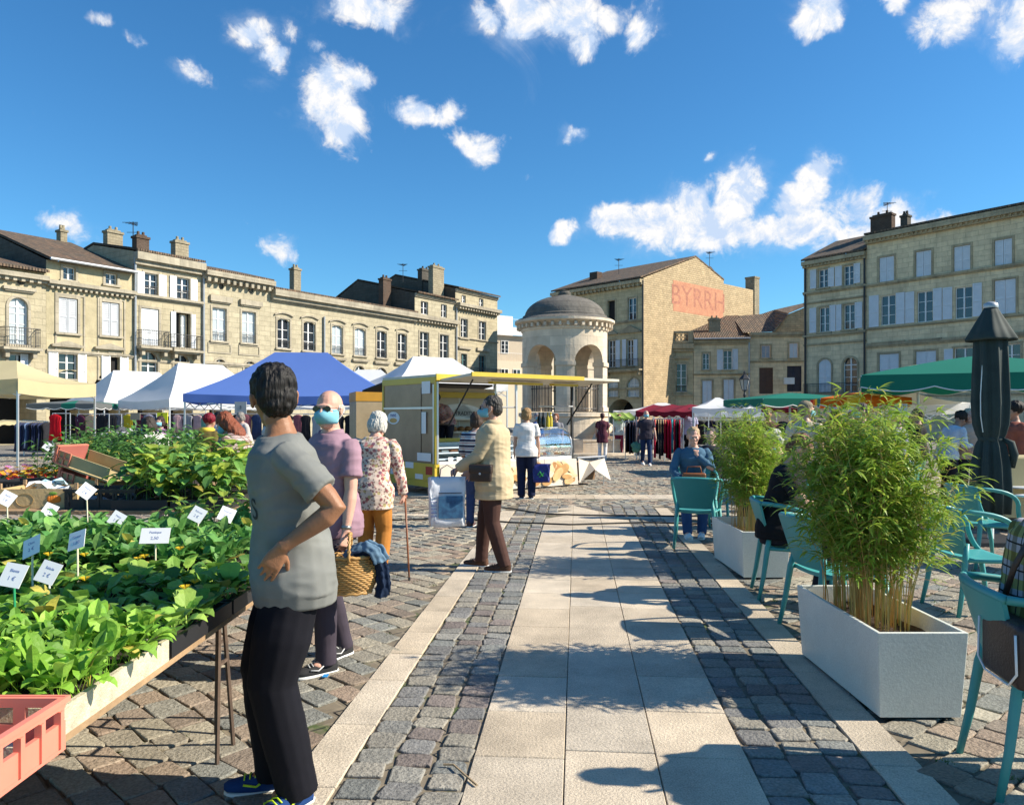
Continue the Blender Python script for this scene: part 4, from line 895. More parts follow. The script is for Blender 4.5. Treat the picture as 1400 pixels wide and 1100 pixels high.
def rail(label, pos, L, rz, z, h, cols, frontal=False, w=.5):
    root = thing('clothes_rail', label, 'clothes rail', pos, rz, 'clothes rails of the market')
    f = MB(); f.tube([(0, 0, z), (L, 0, z)], .015, 6)
    for x in (0, L): f.tube([(x, 0, 0.02), (x, 0, z)], .015, 6); f.tube([(x, -.3, .03), (x, .3, .03)], .015, 6)
    f.build('frame', ALU, root); x = .08; k = 0
    while x < L-.1:
        g = MB(); rot = R(78)+RND.uniform(-.15, .15) if not frontal else RND.uniform(-.15, .15)
        garment(g, x, 0, z-.03, w*RND.uniform(.85, 1.1), h*RND.uniform(.85, 1.05), cols[k % len(cols)] if frontal else RND.choice(cols), rz=rot, th=.05)
        g.tube([(x, 0, z-.05), (x, 0, z+.02)], .006, 4); g.build('garment', CLOTHM, root, smooth=True)
        x += (.08 if not frontal else w*1.02); k += 1
    return root
D_ = [GC[0], GC[1], GC[11], GC[12], GC[6]]
rail('rail of dark trousers and coats behind the flower stall', P(25, 568, 26).xy.to_3d(), 1.2, R(0), 1.35, 1.0, [GC[0], GC[0], GC[1], (.12, .18, .3)])
rail('rail with a red dress facing out under the grey umbrella', P(72, 568, 24).xy.to_3d(), .55, 0, 1.62, .85, [(.62, .01, .02)], True, .42)
rail('rail with long beige skirts and dark coats under the first white tent', P(106, 568, 24.5).xy.to_3d(), 1.05, R(-4), 1.6, 1.0, [GC[6], (.62, .42, .26), GC[1]], True, .36)
rail('rail with two black dresses beside the beige skirts', P(136, 568, 26).xy.to_3d(), .75, 0, 1.6, .9, [GC[1], (.03, .03, .035)], True, .36)
rail('rail with a yellow top and a plaid shirt under the second white tent', P(172, 568, 25).xy.to_3d(), 1.0, 0, 1.62, .8, [(.75, .52, .03), (.12, .03, .05), (.35, .33, .4)], True, .33)
rail('rail with pink and striped shirts under the blue tent', P(240, 568, 27).xy.to_3d(), 1.0, 0, 1.6, .6, [(.55, .35, .35), (.3, .3, .32)], True, .34)
rail('rail with a green patterned blouse and a white top at the blue tent', P(277, 568, 27).xy.to_3d(), 1.3, 0, 1.6, .7, [(.15, .34, .26), (.55, .5, .48), (.3, .3, .32)], True, .38)
rail('rail of black trousers with red and turquoise ones left of the man carrying a bag', P(892, 568, 25).xy.to_3d(), 1.0, 0, 1.45, 1.25, [GC[1], GC[1], (.01, .015, .03), (.5, .01, .04), (.5, .01, .04), (.03, .33, .4)])
rail('rail of black coats between the lamp post and the man carrying a bag', P(951, 568, 28).xy.to_3d(), 2.6, 0, 1.4, .9, [GC[1], (.01, .012, .03)], True, .46)
rail('rail of dark coats behind the masked man in jeans', P(855, 568, 27).xy.to_3d(), .5, 0, 1.35, 1.1, [GC[1], GC[12]], False)
rail('rail of navy jackets under the maroon end of the awning', P(1010, 568, 24).xy.to_3d(), 2.0, 0, 1.4, .8, [(.015, .02, .06), (.2, .02, .05), GC[1]], True, .42)
DK = [GC[1], GC[12], (.06, .05, .07), (.10, .02, .03), (.03, .05, .12), (.2, .18, .2), (.35, .3, .3)]
rail('long rail of dark coats behind the first white tent', P(96, 568, 30).xy.to_3d(), 3.0, 0, 1.62, 1.0, DK, True, .34)
rail('long rail of dark and grey coats behind the second white tent', P(182, 568, 30).xy.to_3d(), 3.6, 0, 1.62, 1.0, DK[::-1], True, .36)
rail('long rail of mixed clothes at the back of the blue tent', P(292, 568, 29).xy.to_3d(), 3.6, 0, 1.62, 1.0, [DK[2], (.4, .38, .4), DK[0], (.3, .1, .12), DK[4]], True, .38)
rail('rail of black and white clothes behind the man in the mauve polo', P(415, 568, 27).xy.to_3d(), 2.8, 0, 1.6, 1.0, [GC[1], (.5, .5, .5), DK[3], GC[1]], True, .38)
rail('dark rail between the cafe guests and the orange striped umbrella', P(1112, 568, 21).xy.to_3d(), 2.2, 0, 1.45, 1.0, [GC[1], DK[3], DK[4]], True, .4)
def heap_table(label, pos, L, D, rz, cols, z=.72, n=60):
    root = thing('stall_table', label, 'table', pos, rz, 'stall tables heaped with clothes'); MB().box((0, 0, z-.03), (L, D, z)).build('tabletop', mat('ply_board', (.4, .3, .2)), root)
    for x in (.05, L-.05):
        for y in (.05, D-.05): MB().tube([(x, y, 0), (x, y, z-.03)], .02, 5).build('leg', IRON, root)
    MB().face([(0, -.01, .05), (L, -.01, .05), (L, -.01, z), (0, -.01, z)]).build('skirt', mat('dark_skirt_cloth', (.03, .03, .06)), root)
    h = MB()
    for i in range(n):
        x, y = U(.1, L-.1), U(.1, D-.1); zz = z+.02+.14*math.exp(-((x-L/2)/L*2)**2)*U(.2, 1.2); c = RND.choice(cols); h.ell((x, y, zz), (U(.1, .2), U(.08, .16), U(.03, .06)), 10, 6, M=Euler((U(-.4, .4), U(-.4, .4), U(0, 3))).to_matrix(), col=c)
    for i, v in enumerate(h.v): p = Vector(v); q = noise.noise_vector(p*9)*.025; h.v[i] = tuple(p+q)
    ho = h.build('heaped_clothes', CLOTHM, root, smooth=True); ho['kind'] = 'stuff'; return root
MIX = [(.03, .04, .12), (.3, .02, .06), (.4, .4, .42), (.02, .02, .03), (.45, .2, .35), (.1, .15, .3), (.5, .45, .4), (.25, .25, .3)]
heap_table('table heaped with folded dark and pink clothes beside the red-haired woman', P(255, 568, 13.5).xy.to_3d(), 2.3, 1.2, R(4), MIX, z=.78, n=90)
heap_table('table heaped with mixed clothes behind the woman in the cream top', P(188, 568, 17.5).xy.to_3d(), 2.0, 1.2, 0, MIX, z=.9)
heap_table('table heaped with grey and dark clothes under the first white tent', P(130, 568, 20).xy.to_3d(), 1.2, 1.0, 0, [(.3, .3, .32), (.1, .1, .12), (.4, .4, .42)], z=.98, n=40)
heap_table('stall table with dark goods behind the seated customers at the right', P(1040, 568, 18).xy.to_3d(), 2.6, 1.1, R(-5), [(.3, .02, .04), (.02, .02, .04), (.1, .1, .2)], z=.95, n=60)
# lamp post
def lamp():
    q = P(1018, 568, 30).xy.to_3d(); root = thing('street_lamp', 'black cast-iron lantern post in front of the white-shuttered house', 'street lamp', q)
    MB().lathe([(.16, 0), (.16, .3), (.1, .4), (.07, .6), (.05, 1.0), (.045, 2.3), (.07, 2.34), (.04, 2.4), (.03, 2.52)], 14).build('post', IRON, root, smooth=True)
    MB().lathe([(.09, 2.52), (.19, 2.95)], 6).build('lantern_glass', mat('lantern_glass', (.3, .32, .33), rough=.2), root)
    o = MB().lathe([(.01, 2.5), (.1, 2.52), (.1, 2.55)], 6).lathe([(.22, 2.95), (.22, 2.98), (.1, 3.12), (.05, 3.15), (.05, 3.25), (.01, 3.3)], 6)
    for k in range(6): a = 2*PI*k/6; o.tube([(.09*math.cos(a), .09*math.sin(a), 2.52), (.2*math.cos(a), .2*math.sin(a), 2.96)], .012, 4)
    o.build('lantern_frame', IRON, root)
lamp()
def board(label, px, py, d, w, h, m, rz=0, lines=None, name='sign_board', post=True, lm=None, txt=None):
    p = P(px, py, d); root = thing(name, label, 'sign', (p.x, p.y, 0), rz)
    b = MB().box((-w/2, -.01, p.z-h/2), (w/2, .01, p.z+h/2)).build('panel', m, root)
    if post: MB().tube([(0, .03, 0), (0, .03, p.z+h/2)], .012, 6).build('pole', ALU, root)
    if txt:
        for i, (s, sz, zz, mm) in enumerate(txt): text(s, sz, 'lettering', mm, b, Matrix.Translation((0, -.012, p.z+zz)) @ Matrix.Rotation(PI/2, 4, 'X'))
    return root
INK = mat('black_ink', (.02, .02, .025)); REDI = mat('red_ink', (.5, .03, .03)); BLUI = mat('blue_ink', (.03, .07, .3)); PAPER = mat('white_card', (.78, .78, .76), rough=.6, var=.03)
board('bright yellow price card hanging above the clothes table', 222, 571, 19, .26, .26, mat('yellow_card', (.80, .78, .02)), txt=[('5', .14, .05, INK), ('2 €', .1, -.07, INK)])
board('grey cardboard notice hanging under the edge of the blue tent', 329, 557, 19.5, .30, .3, mat('grey_card', (.42, .42, .40)), txt=[('3', .12, 0, INK)])
board('brown cardboard notice on the rail of yellow clothes', 185, 569, 24, .3, .22, mat('brown_card', (.30, .26, .2)))
board('white notice with a red heading beside the white peaked tent', 1232, 562, 14, .22, .27, PAPER, txt=[('MENU', .06, .09, REDI), ('- - - -', .05, .03, INK), ('- - -', .05, -.02, REDI), ('- - - -', .05, -.07, INK)])
# ------------------------------------------------ yellow bakery trailer
def truck():
    t = Vector((.777, .63, 0)).normalized(); p0 = Vector((-1.45, 14.8, 0)); rz = math.atan2(t.y, t.x)
    root = thing('food_trailer', 'yellow and grey bakery trailer with its flap raised and a curved glass counter', 'food trailer', p0, rz)
    YP = mat('yellow_trailer_paint', (.60, .43, .04), rough=.4, var=.06); GP = mat('taupe_panel', (.30, .20, .12), rough=.3, var=.22, ns=1.6); INN = mat('trailer_inside', (.55, .47, .36), rough=.6, var=.05)
    DKP = mat('dark_rubber', (.02, .02, .02), rough=.8); CRM = mat('cream_plastic', (.62, .57, .45), rough=.5); REDL = mat('tail_light', (.35, .02, .015), rough=.25)
    W = 2.0; L = 3.65; Z = 2.3
    # end panel (towards the left), rear wall, floor, roof
    MB().box((-.03, 0, .62), (0, W, Z-.12)).build('end_wall', GP, root)
    e = MB().box((-.05, -.02, Z-.12), (.03, W+.02, Z)).box((-.045, -.03, .55), (.0, .04, Z-.123)).box((-.045, W-.03, .55), (.0, W+.03, Z-.123)); e.box((-.06, -.02, .28), (.05, W+.02, .62)).box((-.07, .0, .16), (-.02, W, .275)); e.build('yellow_frame', YP, root)
    MB().box((-.05, .04, 1.68), (-.033, W-.04, 1.72)).box((-.05, .03, .62), (-.032, .07, Z-.15)).build('aluminium_trim', ALU, root)
    MB().box((-.062, .06, .40), (-.052, .3, .56)).build('tail_light', REDL, root)
    for y, z, w_, h in ((.15, 1.98, .3, .24), (.3, 1.2, .16, .42), (.12, .66, .5, .16), (.75, .5, .3, .12), (.4, .30, .28, .1), (1.05, .34, .35, .1)):
        MB().box((-.056 if z > .62 else -.066, y, z), (-.051 if z > .62 else -.061, y+w_, z+h)).build('sticker', PAPER, root)
    o = MB(); o.loft([[Vector((x, 1.58+.25*math.cos(a), 1.5+.13*math.sin(a))) for a in [2*PI*k/24 for k in range(24)]] for x in (-.036, -.033)]); lg = o.build('oval_logo', PAPER, root)
    o = MB(); o.loft([[Vector((x, 1.58+.15*math.cos(a), 1.45+.05*math.sin(a))) for a in [2*PI*k/16 for k in range(16)]] for x in (-.039, -.037)]); o.build('bread_emblem', mat('bread_print', (.62, .36, .12)), lg)
    text('PAINS', .09, 'logo_lettering', BLUI, lg, Matrix.Translation((-.0365, 1.58, 1.55)) @ Matrix.Rotation(-PI/2, 4, 'Z') @ Matrix.Rotation(PI/2, 4, 'X'))
    MB().box((.0, W-.04, .62), (2.93, W, Z-.13)).box((2.93, W-.04, .62), (L, W, .9)).build('rear_wall', INN, root)
    MB().box((0, 0, .50), (L, W, .56)).build('floor', DKP, root)
    MB().box((-.03, -.03, Z), (L+.1, W+.03, Z+.05)).build('roof', CRM, root)
    MB().box((-.05, -.07, Z-.07), (2.6, -.033, Z+.055)).build('roof_edge', YP, root)
    # customer flap, hinged along the roof edge
    f = MB(); f.loft([[Vector((x, 0, Z-.09)), Vector((x, -1.05, Z-.02)), Vector((x, -1.05, Z+.03)), Vector((x, 0, Z-.05))] for x in (.05, 3.98)]); fl = f.build('raised_flap', CRM, root)
    MB().box((.9, -.6, Z-.13), (2.2, -.45, Z-.085)).box((2.5, -.6, Z-.13), (3.2, -.45, Z-.085)).build('yellow_strip', YP, fl); MB().box((0.05, -1.09, Z-.03), (2.9, -1.055, Z+.05)).build('flap_edge', YP, fl)
    for x in (.25, 3.4): MB().tube([(x, -.03, 1.35), (x+.1, -.7, Z-.07)], .018, 6).build('gas_strut', DKP, root)
    MB().loft([[Vector((x, W, Z-.06)), Vector((x, W+1.0, Z-.22)), Vector((x, W+1.0, Z-.18)), Vector((x, W, Z-.02))] for x in (.0, 2.9)]).build('rear_flap', DKP, root)
    for x, y in ((3.6, .02), (3.6, W-.02), (2.95, W-.02)): MB().box((x-.025, y-.025, .9 if y > .1 else .55), (x+.025, y+.025, Z)).build('post', IRON if y < .1 else ALU, root)
    MB().tube([(2.93, W, 1.75), (L, W, 1.75)], .02, 6).tube([(2.93, W, 1.05), (L, W, 1.05)], .02, 6).tube([(2.6, 0, 1.75), (3.6, 0, 1.75)], .02, 6).build('rail', ALU, root)
    MB().box((.3, W-.3, 1.16), (2.8, W-.05, 1.2)).box((.3, W-.3, 1.45), (2.8, W-.05, 1.48)).build('bread_shelf', CRM, root)
    for k in range(11):
        b = MB().ell((.45+.2*k, W-.18, 1.25), (.085, .09, .06), 10, 7); b.build('loaf', mat('bread_crust', (.30, .14, .045), rough=.8, var=.25, ns=12), root, smooth=True)
    o = MB(); o.loft([[Vector((1.9+.62*math.cos(a), y, 1.62+.2*math.sin(a))) for a in [PI*k/16 for k in range(17)]]+[Vector((1.28, y, 1.46)), Vector((2.52, y, 1.46))][::-1] for y in (W-.06, W-.05)]); sg = o.build('oval_sign', PAPER, root)
    text('PAINS & TRADITIONS', .13, 'sign_lettering', INK, sg, Matrix.Translation((1.9, W-.065, 1.6)) @ Matrix.Rotation(PI/2, 4, 'X'))
    MB().box((.15, W-.1, Z-.35), (2.9, W-.05, Z-.22)).box((.1, .9, 1.0), (1.9, .93, 1.08)).build('yellow_band', YP, root)
    # counter with display case
    MB().box((.05, -.02, .60), (L-.1, .75, .66)).build('counter_top', WHITE, root); MB().box((.05, .74, .6), (L-.2, .78, 1.0)).build('counter_back', mat('steel_sheet', (.45, .46, .47), rough=.35, metal=.5), root)
    s = MB()
    for z in (.70, .82, .92): s.box((.06, .0+.1*(z-.6), z-.012), (2.2, .6, z+.012))
    s.build('display_shelf', mat('pale_blue_shelf', (.55, .65, .72), rough=.3), root)
    gm, nt, b = _nt('display_glass'); b.inputs['Transmission Weight'].default_value = .9; b.inputs['Roughness'].default_value = .03; b.inputs['Base Color'].default_value = (.85, .93, .93, 1); b.inputs['Alpha'].default_value = .55
    g_ = MB(); pr = [(.0, .66), (-.02, .85), (.0, 1.02), (.08, 1.16), (.22, 1.25), (.42, 1.28)]
    g_.loft([[Vector((x, y, z)) for y, z in pr] for x in (2.05, 3.55)], caps=False, closed=False); g_.build('curved_glass', gm, root, smooth=True)
    MB().tube([(3.55, y, z) for y, z in pr], .02, 6).tube([(2.05, y, z) for y, z in pr], .012, 6).tube([(2.05, .42, 1.28), (3.55, .42, 1.28)], .015, 6).build('glass_frame', ALU, root)
    cc = [(.55, .25, .06), (.70, .52, .2), (.45, .14, .05), (.35, .5, .6), (.75, .7, .6)]
    for k in range(26):
        x = 2.15+.107*(k % 13); y = .18+.25*(k//13); MB().ell((x, y, .72+.12*(k//13)), (.06, .09, .035), 8, 6, col=cc[k % 5]).build('pastry', CLOTHM, root, smooth=True)
    # printed banner hung in front of the chassis, folded out at its right end
    bn = MB(); n = 46; m_ = 8
    def bp(x, z):
        out = -.05-.02*math.sin(x*5)-.10*max(0, x-3.1)**1.0*(1-z/.6); return Vector((x, out, z))
    rows = [[bp(.03+(L-.0)*i/n, .03+.57*j/m_) for i in range(n+1)] for j in range(m_+1)]
    bn.loft(rows, caps=False, closed=False); BAN = mat('white_banner', (.66, .58, .48), rough=.6, var=.05); bo = bn.build('banner', BAN, root, smooth=True)
    bl = MB()
    for k in range(52):
        x = U(1.3, 3.45); z = U(.12, .48); r1, r2 = U(.10, .24), U(.05, .11); an = U(-.8, .8); c = RND.choice(((.62, .40, .18), (.72, .55, .32), (.50, .28, .10), (.78, .66, .46), (.42, .2, .07)))
        pts = []
        for q in range(14):
            a = 2*PI*q/14; X = x+r1*math.cos(a)*math.cos(an)-r2*math.sin(a)*math.sin(an); Zz = z+r1*math.cos(a)*math.sin(an)+r2*math.sin(a)*math.cos(an); Zz = min(.58, max(.05, Zz)); pts.append(bp(X, Zz)+Vector((0, -.004-.0009*k, 0)))
        bl.face(pts, c)
    bl.build('bread_print', mat('banner_print', (.5, .4, .3), attr=True, rough=.5, var=.2, ns=6), bo)
    fo = MB(); fo.loft([[Vector((3.72, -.1, .05)), Vector((4.05, -.25, .35)), Vector((4.45, -.35, .10))], [Vector((3.72, -.06, .60)), Vector((4.1, -.02, .50)), Vector((4.5, -.1, .58))]], caps=False, closed=False); fo.build('banner_corner', BAN, root)
    MB().box((3.7, .0, .1), (4.3, .7, .5)).build('brown_box', mat('brown_cardboard', (.22, .13, .07)), root)
    MB().tube([(3.7, -.05, .61), (4.5, -.1, .62)], .02, 6).tube([(4.48, -.1, 0), (4.48, -.1, .6)], .012, 6).build('banner_pole', ALU, root)
    MB().tube([(-.0, -.02, .62), (-.0, -.02, 2.2)], .03, 6).build('corner_post', ALU, root)
    for x in (1.4, 2.2):
        for y in (.15, W-.35):
            w_ = MB(); w_.lathe([(.08, 0), (.3, .0), (.32, .04), (.32, .16), (.3, .2), (.08, .2)], 24); w_.v = [(x+p[0], y+p[2], .32+p[1]) for p in w_.v]; w_.build('wheel', DKP, root, smooth=False)
    MB().box((.1, .1, .3), (L-.2, W-.1, .49)).build('chassis', DKP, root)
    for k in range(9): MB().box((.25+.2*k, -.028, .665), (.36+.2*k, -.024, .74)).build('price_card', PAPER, root)
    for k, c in enumerate(((.62, .58, .5), (.5, .2, .1), (.7, .6, .3), (.3, .4, .2), (.65, .6, .55), (.45, .25, .1), (.6, .5, .4), (.35, .2, .12))): MB().box((.2+.22*k, .12, .832), (.36+.22*k, .40, .87+.01*(k % 3))).build('goods_tray', mat('goods_%d' % k, c), root)
    for x in (.9, 1.9, 2.85): MB().box((x-.006, W-.05, .7), (x+.006, W-.041, 2.1)).build('panel_seam', ALU, root)
    MB().box((-.04, .5, .66), (-.032, .507, 2.1)).box((-.04, .02, 1.24), (-.03, .08, 1.4)).build('door_edge', DKP, root); MB().box((-.065, 1.2, .34), (-.06, 1.65, .46)).build('number_plate', PAPER, root)
    # bottles on the counter
    for k, (px, c) in enumerate(((737, (.01, .015, .01)), (742.5, (.01, .012, .01)), (749, (.45, .38, .03)), (753, (.5, .42, .05)))):
        q = P(px, 568, 17.0+.1*k); b = MB().lathe([(.001, 0), (.042, 0), (.044, .02), (.044, .2), (.02, .26), (.016, .34), (.001, .34)], 14).build('bottle', mat('bottle_%d' % k, c, rough=.1), None, loc=(q.x, q.y, 1.285), smooth=True)
        tag(b, ['leftmost dark wine bottle on top of the glass counter', 'dark wine bottle second from the left on the glass counter', 'yellow bottle beside the dark wine bottles on the glass counter', 'rightmost yellow bottle on the glass counter'][k], 'bottle', 'bottles on the display counter')
truck()
def panel_stall():
    t = Vector((.9, .3, 0)).normalized(); root = thing('stall_cabinet', 'tan stall panel with an orange top band just left of the food trailer', 'stall', P(487, 568, 18.5).xy.to_3d(), math.atan2(t.y, t.x))
    MB().box((0, 0, .3), (1.0, 1.4, 2.0)).build('panel', mat('tan_panel', (.45, .34, .20), rough=.5, var=.15), root); MB().box((-.01, -.01, 1.9), (1.01, 1.41, 2.13)).build('orange_band', mat('orange_paint', (.62, .30, .03), rough=.5), root)
    MB().box((.1, .1, 0), (.9, 1.3, .3)).build('base', IRON, root)
panel_stall()
# ------------------------------------------------ cafe furniture
TEAL = mat('teal_plastic', (.06, .31, .30), rough=.42, var=.04, ns=6, spec=.4)
def make_chair():
    root = thing('armchair', 'x', 'chair', (0, 0, 0), 0, 'teal cafe armchairs')
    s = MB(); rows = []
    for (y, z, w) in ((-.21, .455, .20), (-.15, .44, .21), (0, .435, .222), (.15, .442, .228), (.21, .44, .228), (.245, .42, .222), (.25, .395, .215)):
        rows.append([Vector((w*k/6, y, z-.012*(1-(k/6)**2))) for k in range(-6, 7)]+[Vector((w*k/6, y, z-.012*(1-(k/6)**2)-.028)) for k in range(6, -7, -1)])
    s.loft(rows); s.build('seat', TEAL, root, angle=50)
    b = MB(); rows = []
    for j in range(9):
        t = j/8; z = .47+.335*t; yb = -.205-.085*t; w = .185+.065*t
        rows.append([Vector((w*k/7, yb-.045*(1-(k/7)**2)*(.5+.5*t), z+.012*(1-(k/7)**2)*t)) for k in range(-7, 8)]+[Vector((w*k/7, yb-.045*(1-(k/7)**2)*(.5+.5*t)-.018, z+.012*(1-(k/7)**2)*t)) for k in range(7, -8, -1)])
    b.loft(rows); b.build('backrest', TEAL, root, angle=50)
    tr = MB(); tr.tube([(.25*k/7, -.29-.045*(1-(k/7)**2), .815+.01*(1-(k/7)**2)) for k in range(-7, 8)], .02, 8, flat=.8); tr.build('top_rail', TEAL, root, smooth=True)
    for sx in (-1, 1):
        def bez(P4, n=9):
            out = []
            for i in range(n+1):
                t = i/n; out.append(sum((Vector(p)*c for p, c in zip(P4, ((1-t)**3, 3*t*(1-t)**2, 3*t*t*(1-t), t**3))), Vector((0, 0, 0))))
            return out
        up = bez([(.25*sx, -.29, .815), (.30*sx, -.05, .80), (.30*sx, .13, .76), (.28*sx, .12, .60)])+bez([(.28*sx, .12, .60), (.265*sx, .14, .5), (.255*sx, .17, .46), (.25*sx, .20, .43)])[1:]
        MB().tube(up, .022, 8, flat=.75).build('armrest', TEAL, root, smooth=True)
        MB().tube([(.25*sx, .20, .43), (.262*sx, .25, .2), (.272*sx, .275, .0)], .022, 8, rr=[.024, .021, .016]).build('leg', TEAL, root, smooth=True)
        MB().tube([(.19*sx, -.21, .56), (.205*sx, -.235, .44), (.222*sx, -.27, .2), (.235*sx, -.31, 0)], .02, 8, rr=[.018, .024, .02, .016]).build('leg', TEAL, root, smooth=True)
        MB().tube([(.215*sx, -.22, .43), (.25*sx, .2, .42)], .018, 6, flat=.7).build('seat_rail', TEAL, root, smooth=True)
    return root
CH0 = make_chair(); _u = [False]
def chair(x, y, face, label, tilt=0):
    """face: direction the sitter looks, degrees from +Y clockwise"""
    if not _u[0]: _u[0] = True; r = CH0; r.location = (x, y, 0); r.rotation_euler = (0, 0, R(-face)); r['label'] = label; return r
    return dup(CH0, (x, y, 0), R(-face), label)
chair(2.20, 9.15, 18, 'empty teal armchair with its back to the camera in front of the denim-clad woman')
chair(2.46, 10.35, 188, 'teal armchair in which the woman in the denim shirt sits')
chair(2.42, 6.63, 100, 'teal armchair carrying the man in the black T-shirt behind the far planter')
chair(2.34, 5.55, 80, 'teal armchair mostly hidden behind the bamboo of the near planter')
chair(3.72, 6.15, 86, 'empty teal armchair just right of the near bamboo, the closer of the two empty ones')
chair(4.95, 8.0, 84, 'farther empty teal armchair directly in front of the closed parasol')
chair(2.31, 3.24, 103, 'nearest teal armchair, cut by the right edge, under the person in the plaid shirt')
TT = mat('pale_tabletop', (.66, .67, .66), rough=.35, var=.04); TB = mat('table_base_metal', (.45, .46, .47), rough=.4, metal=.4)
def table(x, y, r, label, z=.74, square=False):
    root = thing('bistro_table', label, 'table', (x, y, 0), R(20), 'small cafe tables')
    if square: rbox((-r, -r, z-.022), (r, r, z), .008).build('tabletop', TT, root)
    else: MB().lathe([(.001, z-.02), (r-.01, z-.02), (r, z-.012), (r, z-.004), (r-.006, z), (.001, z)], 40).build('tabletop', TT, root, angle=40)
    MB().lathe([(.03, .03), (.026, z-.02)], 14).build('column', TB, root, smooth=True)
    rbox((-.2, -.03, 0), (.2, .03, .03), .006).merge(rbox((-.03, -.2, .001), (.03, .2, .031), .006)).build('base', TB, root)
table(3.02, 9.75, .32, 'round white bistro table beside the denim-clad woman')
table(2.62, 6.10, .33, 'round white bistro table at the black T-shirt man, partly hidden by bamboo')
table(5.6, 7.7, .34, 'white bistro table in front of the farther empty teal armchair', square=True)
table(6.9, 10.2, .42, 'grey topped table beside the closed parasol at the right edge', z=.62)
# ------------------------------------------------ planters
PLM = mat('planter_paint', (.66, .67, .61), rough=.5, var=.09, ns=2.2, bump=.12, bs=60, fine=.07)
def planter(x0, y0, label, w=.41, l=1.05, h=.455, rz=0):
    root = thing('planter_box', label, 'planter', (x0, y0, 0), rz, 'long white planters'); t = .022; k = .025
    def fr(z, ins=0): e = k*z/h; return [(-w/2-e+ins, -e+ins), (w/2+e-ins, -e+ins), (w/2+e-ins, l+e-ins), (-w/2-e+ins, l+e-ins)]
    o = MB(); V3 = lambda L_, z: [Vector((x, y, z)) for x, y in L_]
    o.loft([V3(fr(.02), .02), V3(fr(h), h), V3(fr(h, t), h), V3(fr(h-.12, t), h-.12)], caps=False); b = o.build('box', PLM, root)
    bv = b.modifiers.new('bevel', 'BEVEL'); bv.width = .004; bv.segments = 2; bv.limit_method = 'ANGLE'
    MB().box((-w/2+.03, .03, 0), (w/2-.03, l-.03, .02)).build('foot', IRON, root)
    s = MB(); n = 14; rows = [[Vector((-w/2+.0+w*i/8, .005+(l-.01)*j/n, h-.10+.02*noise.noise(Vector((i*.7, j*.7, 3))))) for i in range(9)] for j in range(n+1)]
    s.loft(rows, caps=False, closed=False); s.build('soil', mat('bark_soil', (.07, .045, .03), rough=1, var=.4, ns=30, bump=.8, bs=60), root, smooth=True); return root
planter(2.075, 3.9, 'near white planter box at the lower right')
planter(2.40, 7.27, 'far white planter box behind the near one, beside the denim-clad woman')
LEAFB = mat('bamboo_leaf', (.2, .3, .05), rough=.45, var=.12, ns=8, attr=True, trans=.42, spec=.4); CANE = mat('bamboo_cane', (.3, .25, .08), rough=.5, attr=True, var=.2)
def leaf_strip(mb, base, d, side, ln, w, droop, col):
    pts = []; up = Vector((0, 0, 1)); p = base.copy(); dd = d.copy(); prof = (.25, .9, 1.0, .7, .02); prev = None
    for k in range(5):
        a = p+side*w*prof[k]; b = p-side*w*prof[k]
        if prev: mb.face([prev[0], a, b, prev[1]] if k < 4 else [prev[0], p, prev[1]], col)
        prev = (a, b); p = p+dd*(ln/4); dd = (dd+Vector((0, 0, -droop))).normalized()
def bamboo(x, y, label, seed, w, l, z0, top, nc, spread, lean=0, shape=None):
    rr = random.Random(seed); root = thing('bamboo_plant', label, 'bamboo', (x, y, z0), 0, 'bamboo in the planters'); cn = MB(); lf = MB()
    for i in range(nc):
        bx, by = rr.uniform(-w/2, w/2), rr.uniform(-l/2, l/2); H = (top-z0)*(rr.uniform(.55, 1.0) if rr.random() < .9 else rr.uniform(.95, 1.1))*(1-.12*(abs(by)/(l/2))**2); a = rr.uniform(0, 6.28); sp = spread*rr.uniform(.1, 1.0); ox, oy = bx*spread*1.1+math.cos(a)*sp*.42, by*.25*spread+math.sin(a)*sp*.45
        pts = []; K = 7
        for k in range(K+1): t = k/K; pts.append(Vector((bx+ox*t**1.8, by+oy*t**1.8, H*t-(.12*sp)*t**3)))
        c = rr.choice(((.48, .36, .10), (.55, .40, .13), (.32, .30, .07), (.50, .28, .08))); cn.tube(pts, .003, 4, rr=[.0034*(1-.7*k/K) for k in range(K+1)], col=c, caps=False)
        for k in range(25):
            t = rr.uniform(.22, 1)**.70; q = t*K; k0 = min(K-1, int(q)); p = pts[k0].lerp(pts[k0+1], q-k0); a = rr.uniform(0, 6.28); bl = rr.uniform(.04, .2)*(1.1-.5*t); e = p+Vector((math.cos(a)*bl, math.sin(a)*bl, bl*rr.uniform(-.1, .7)))
            if rr.random() < .5: cn.tube([p, e], .001, 3, col=c, caps=False)
            for j in range(rr.randint(3, 5)):
                a2 = a+rr.uniform(-1.1, 1.1); d = Vector((math.cos(a2), math.sin(a2), rr.uniform(-.35, .9))).normalized(); side = d.cross(Vector((rr.uniform(-.5, .5), rr.uniform(-.5, .5), 1))).normalized(); ln = rr.uniform(.045, .125)
                g_ = rr.random(); col = (.18+.24*g_, .33+.20*g_, .035+.04*g_); 
                if rr.random() < .10: col = (.42, .42, .07)
                if t < .35 and rr.random() < .35: col = (.36, .27, .07)
                leaf_strip(lf, e, d, side, ln, ln*.06, rr.uniform(.12, .38), col)
    cn.build('canes', CANE, root); lf.build('foliage', LEAFB, root); return root
bamboo(2.09, 4.52, 'dense bamboo growing in the near white planter', 5, .28, .62, .36, 1.66, 185, .62)
bamboo(2.42, 7.79, 'thinner bamboo growing in the far white planter', 9, .28, .66, .36, 1.64, 112, .60)
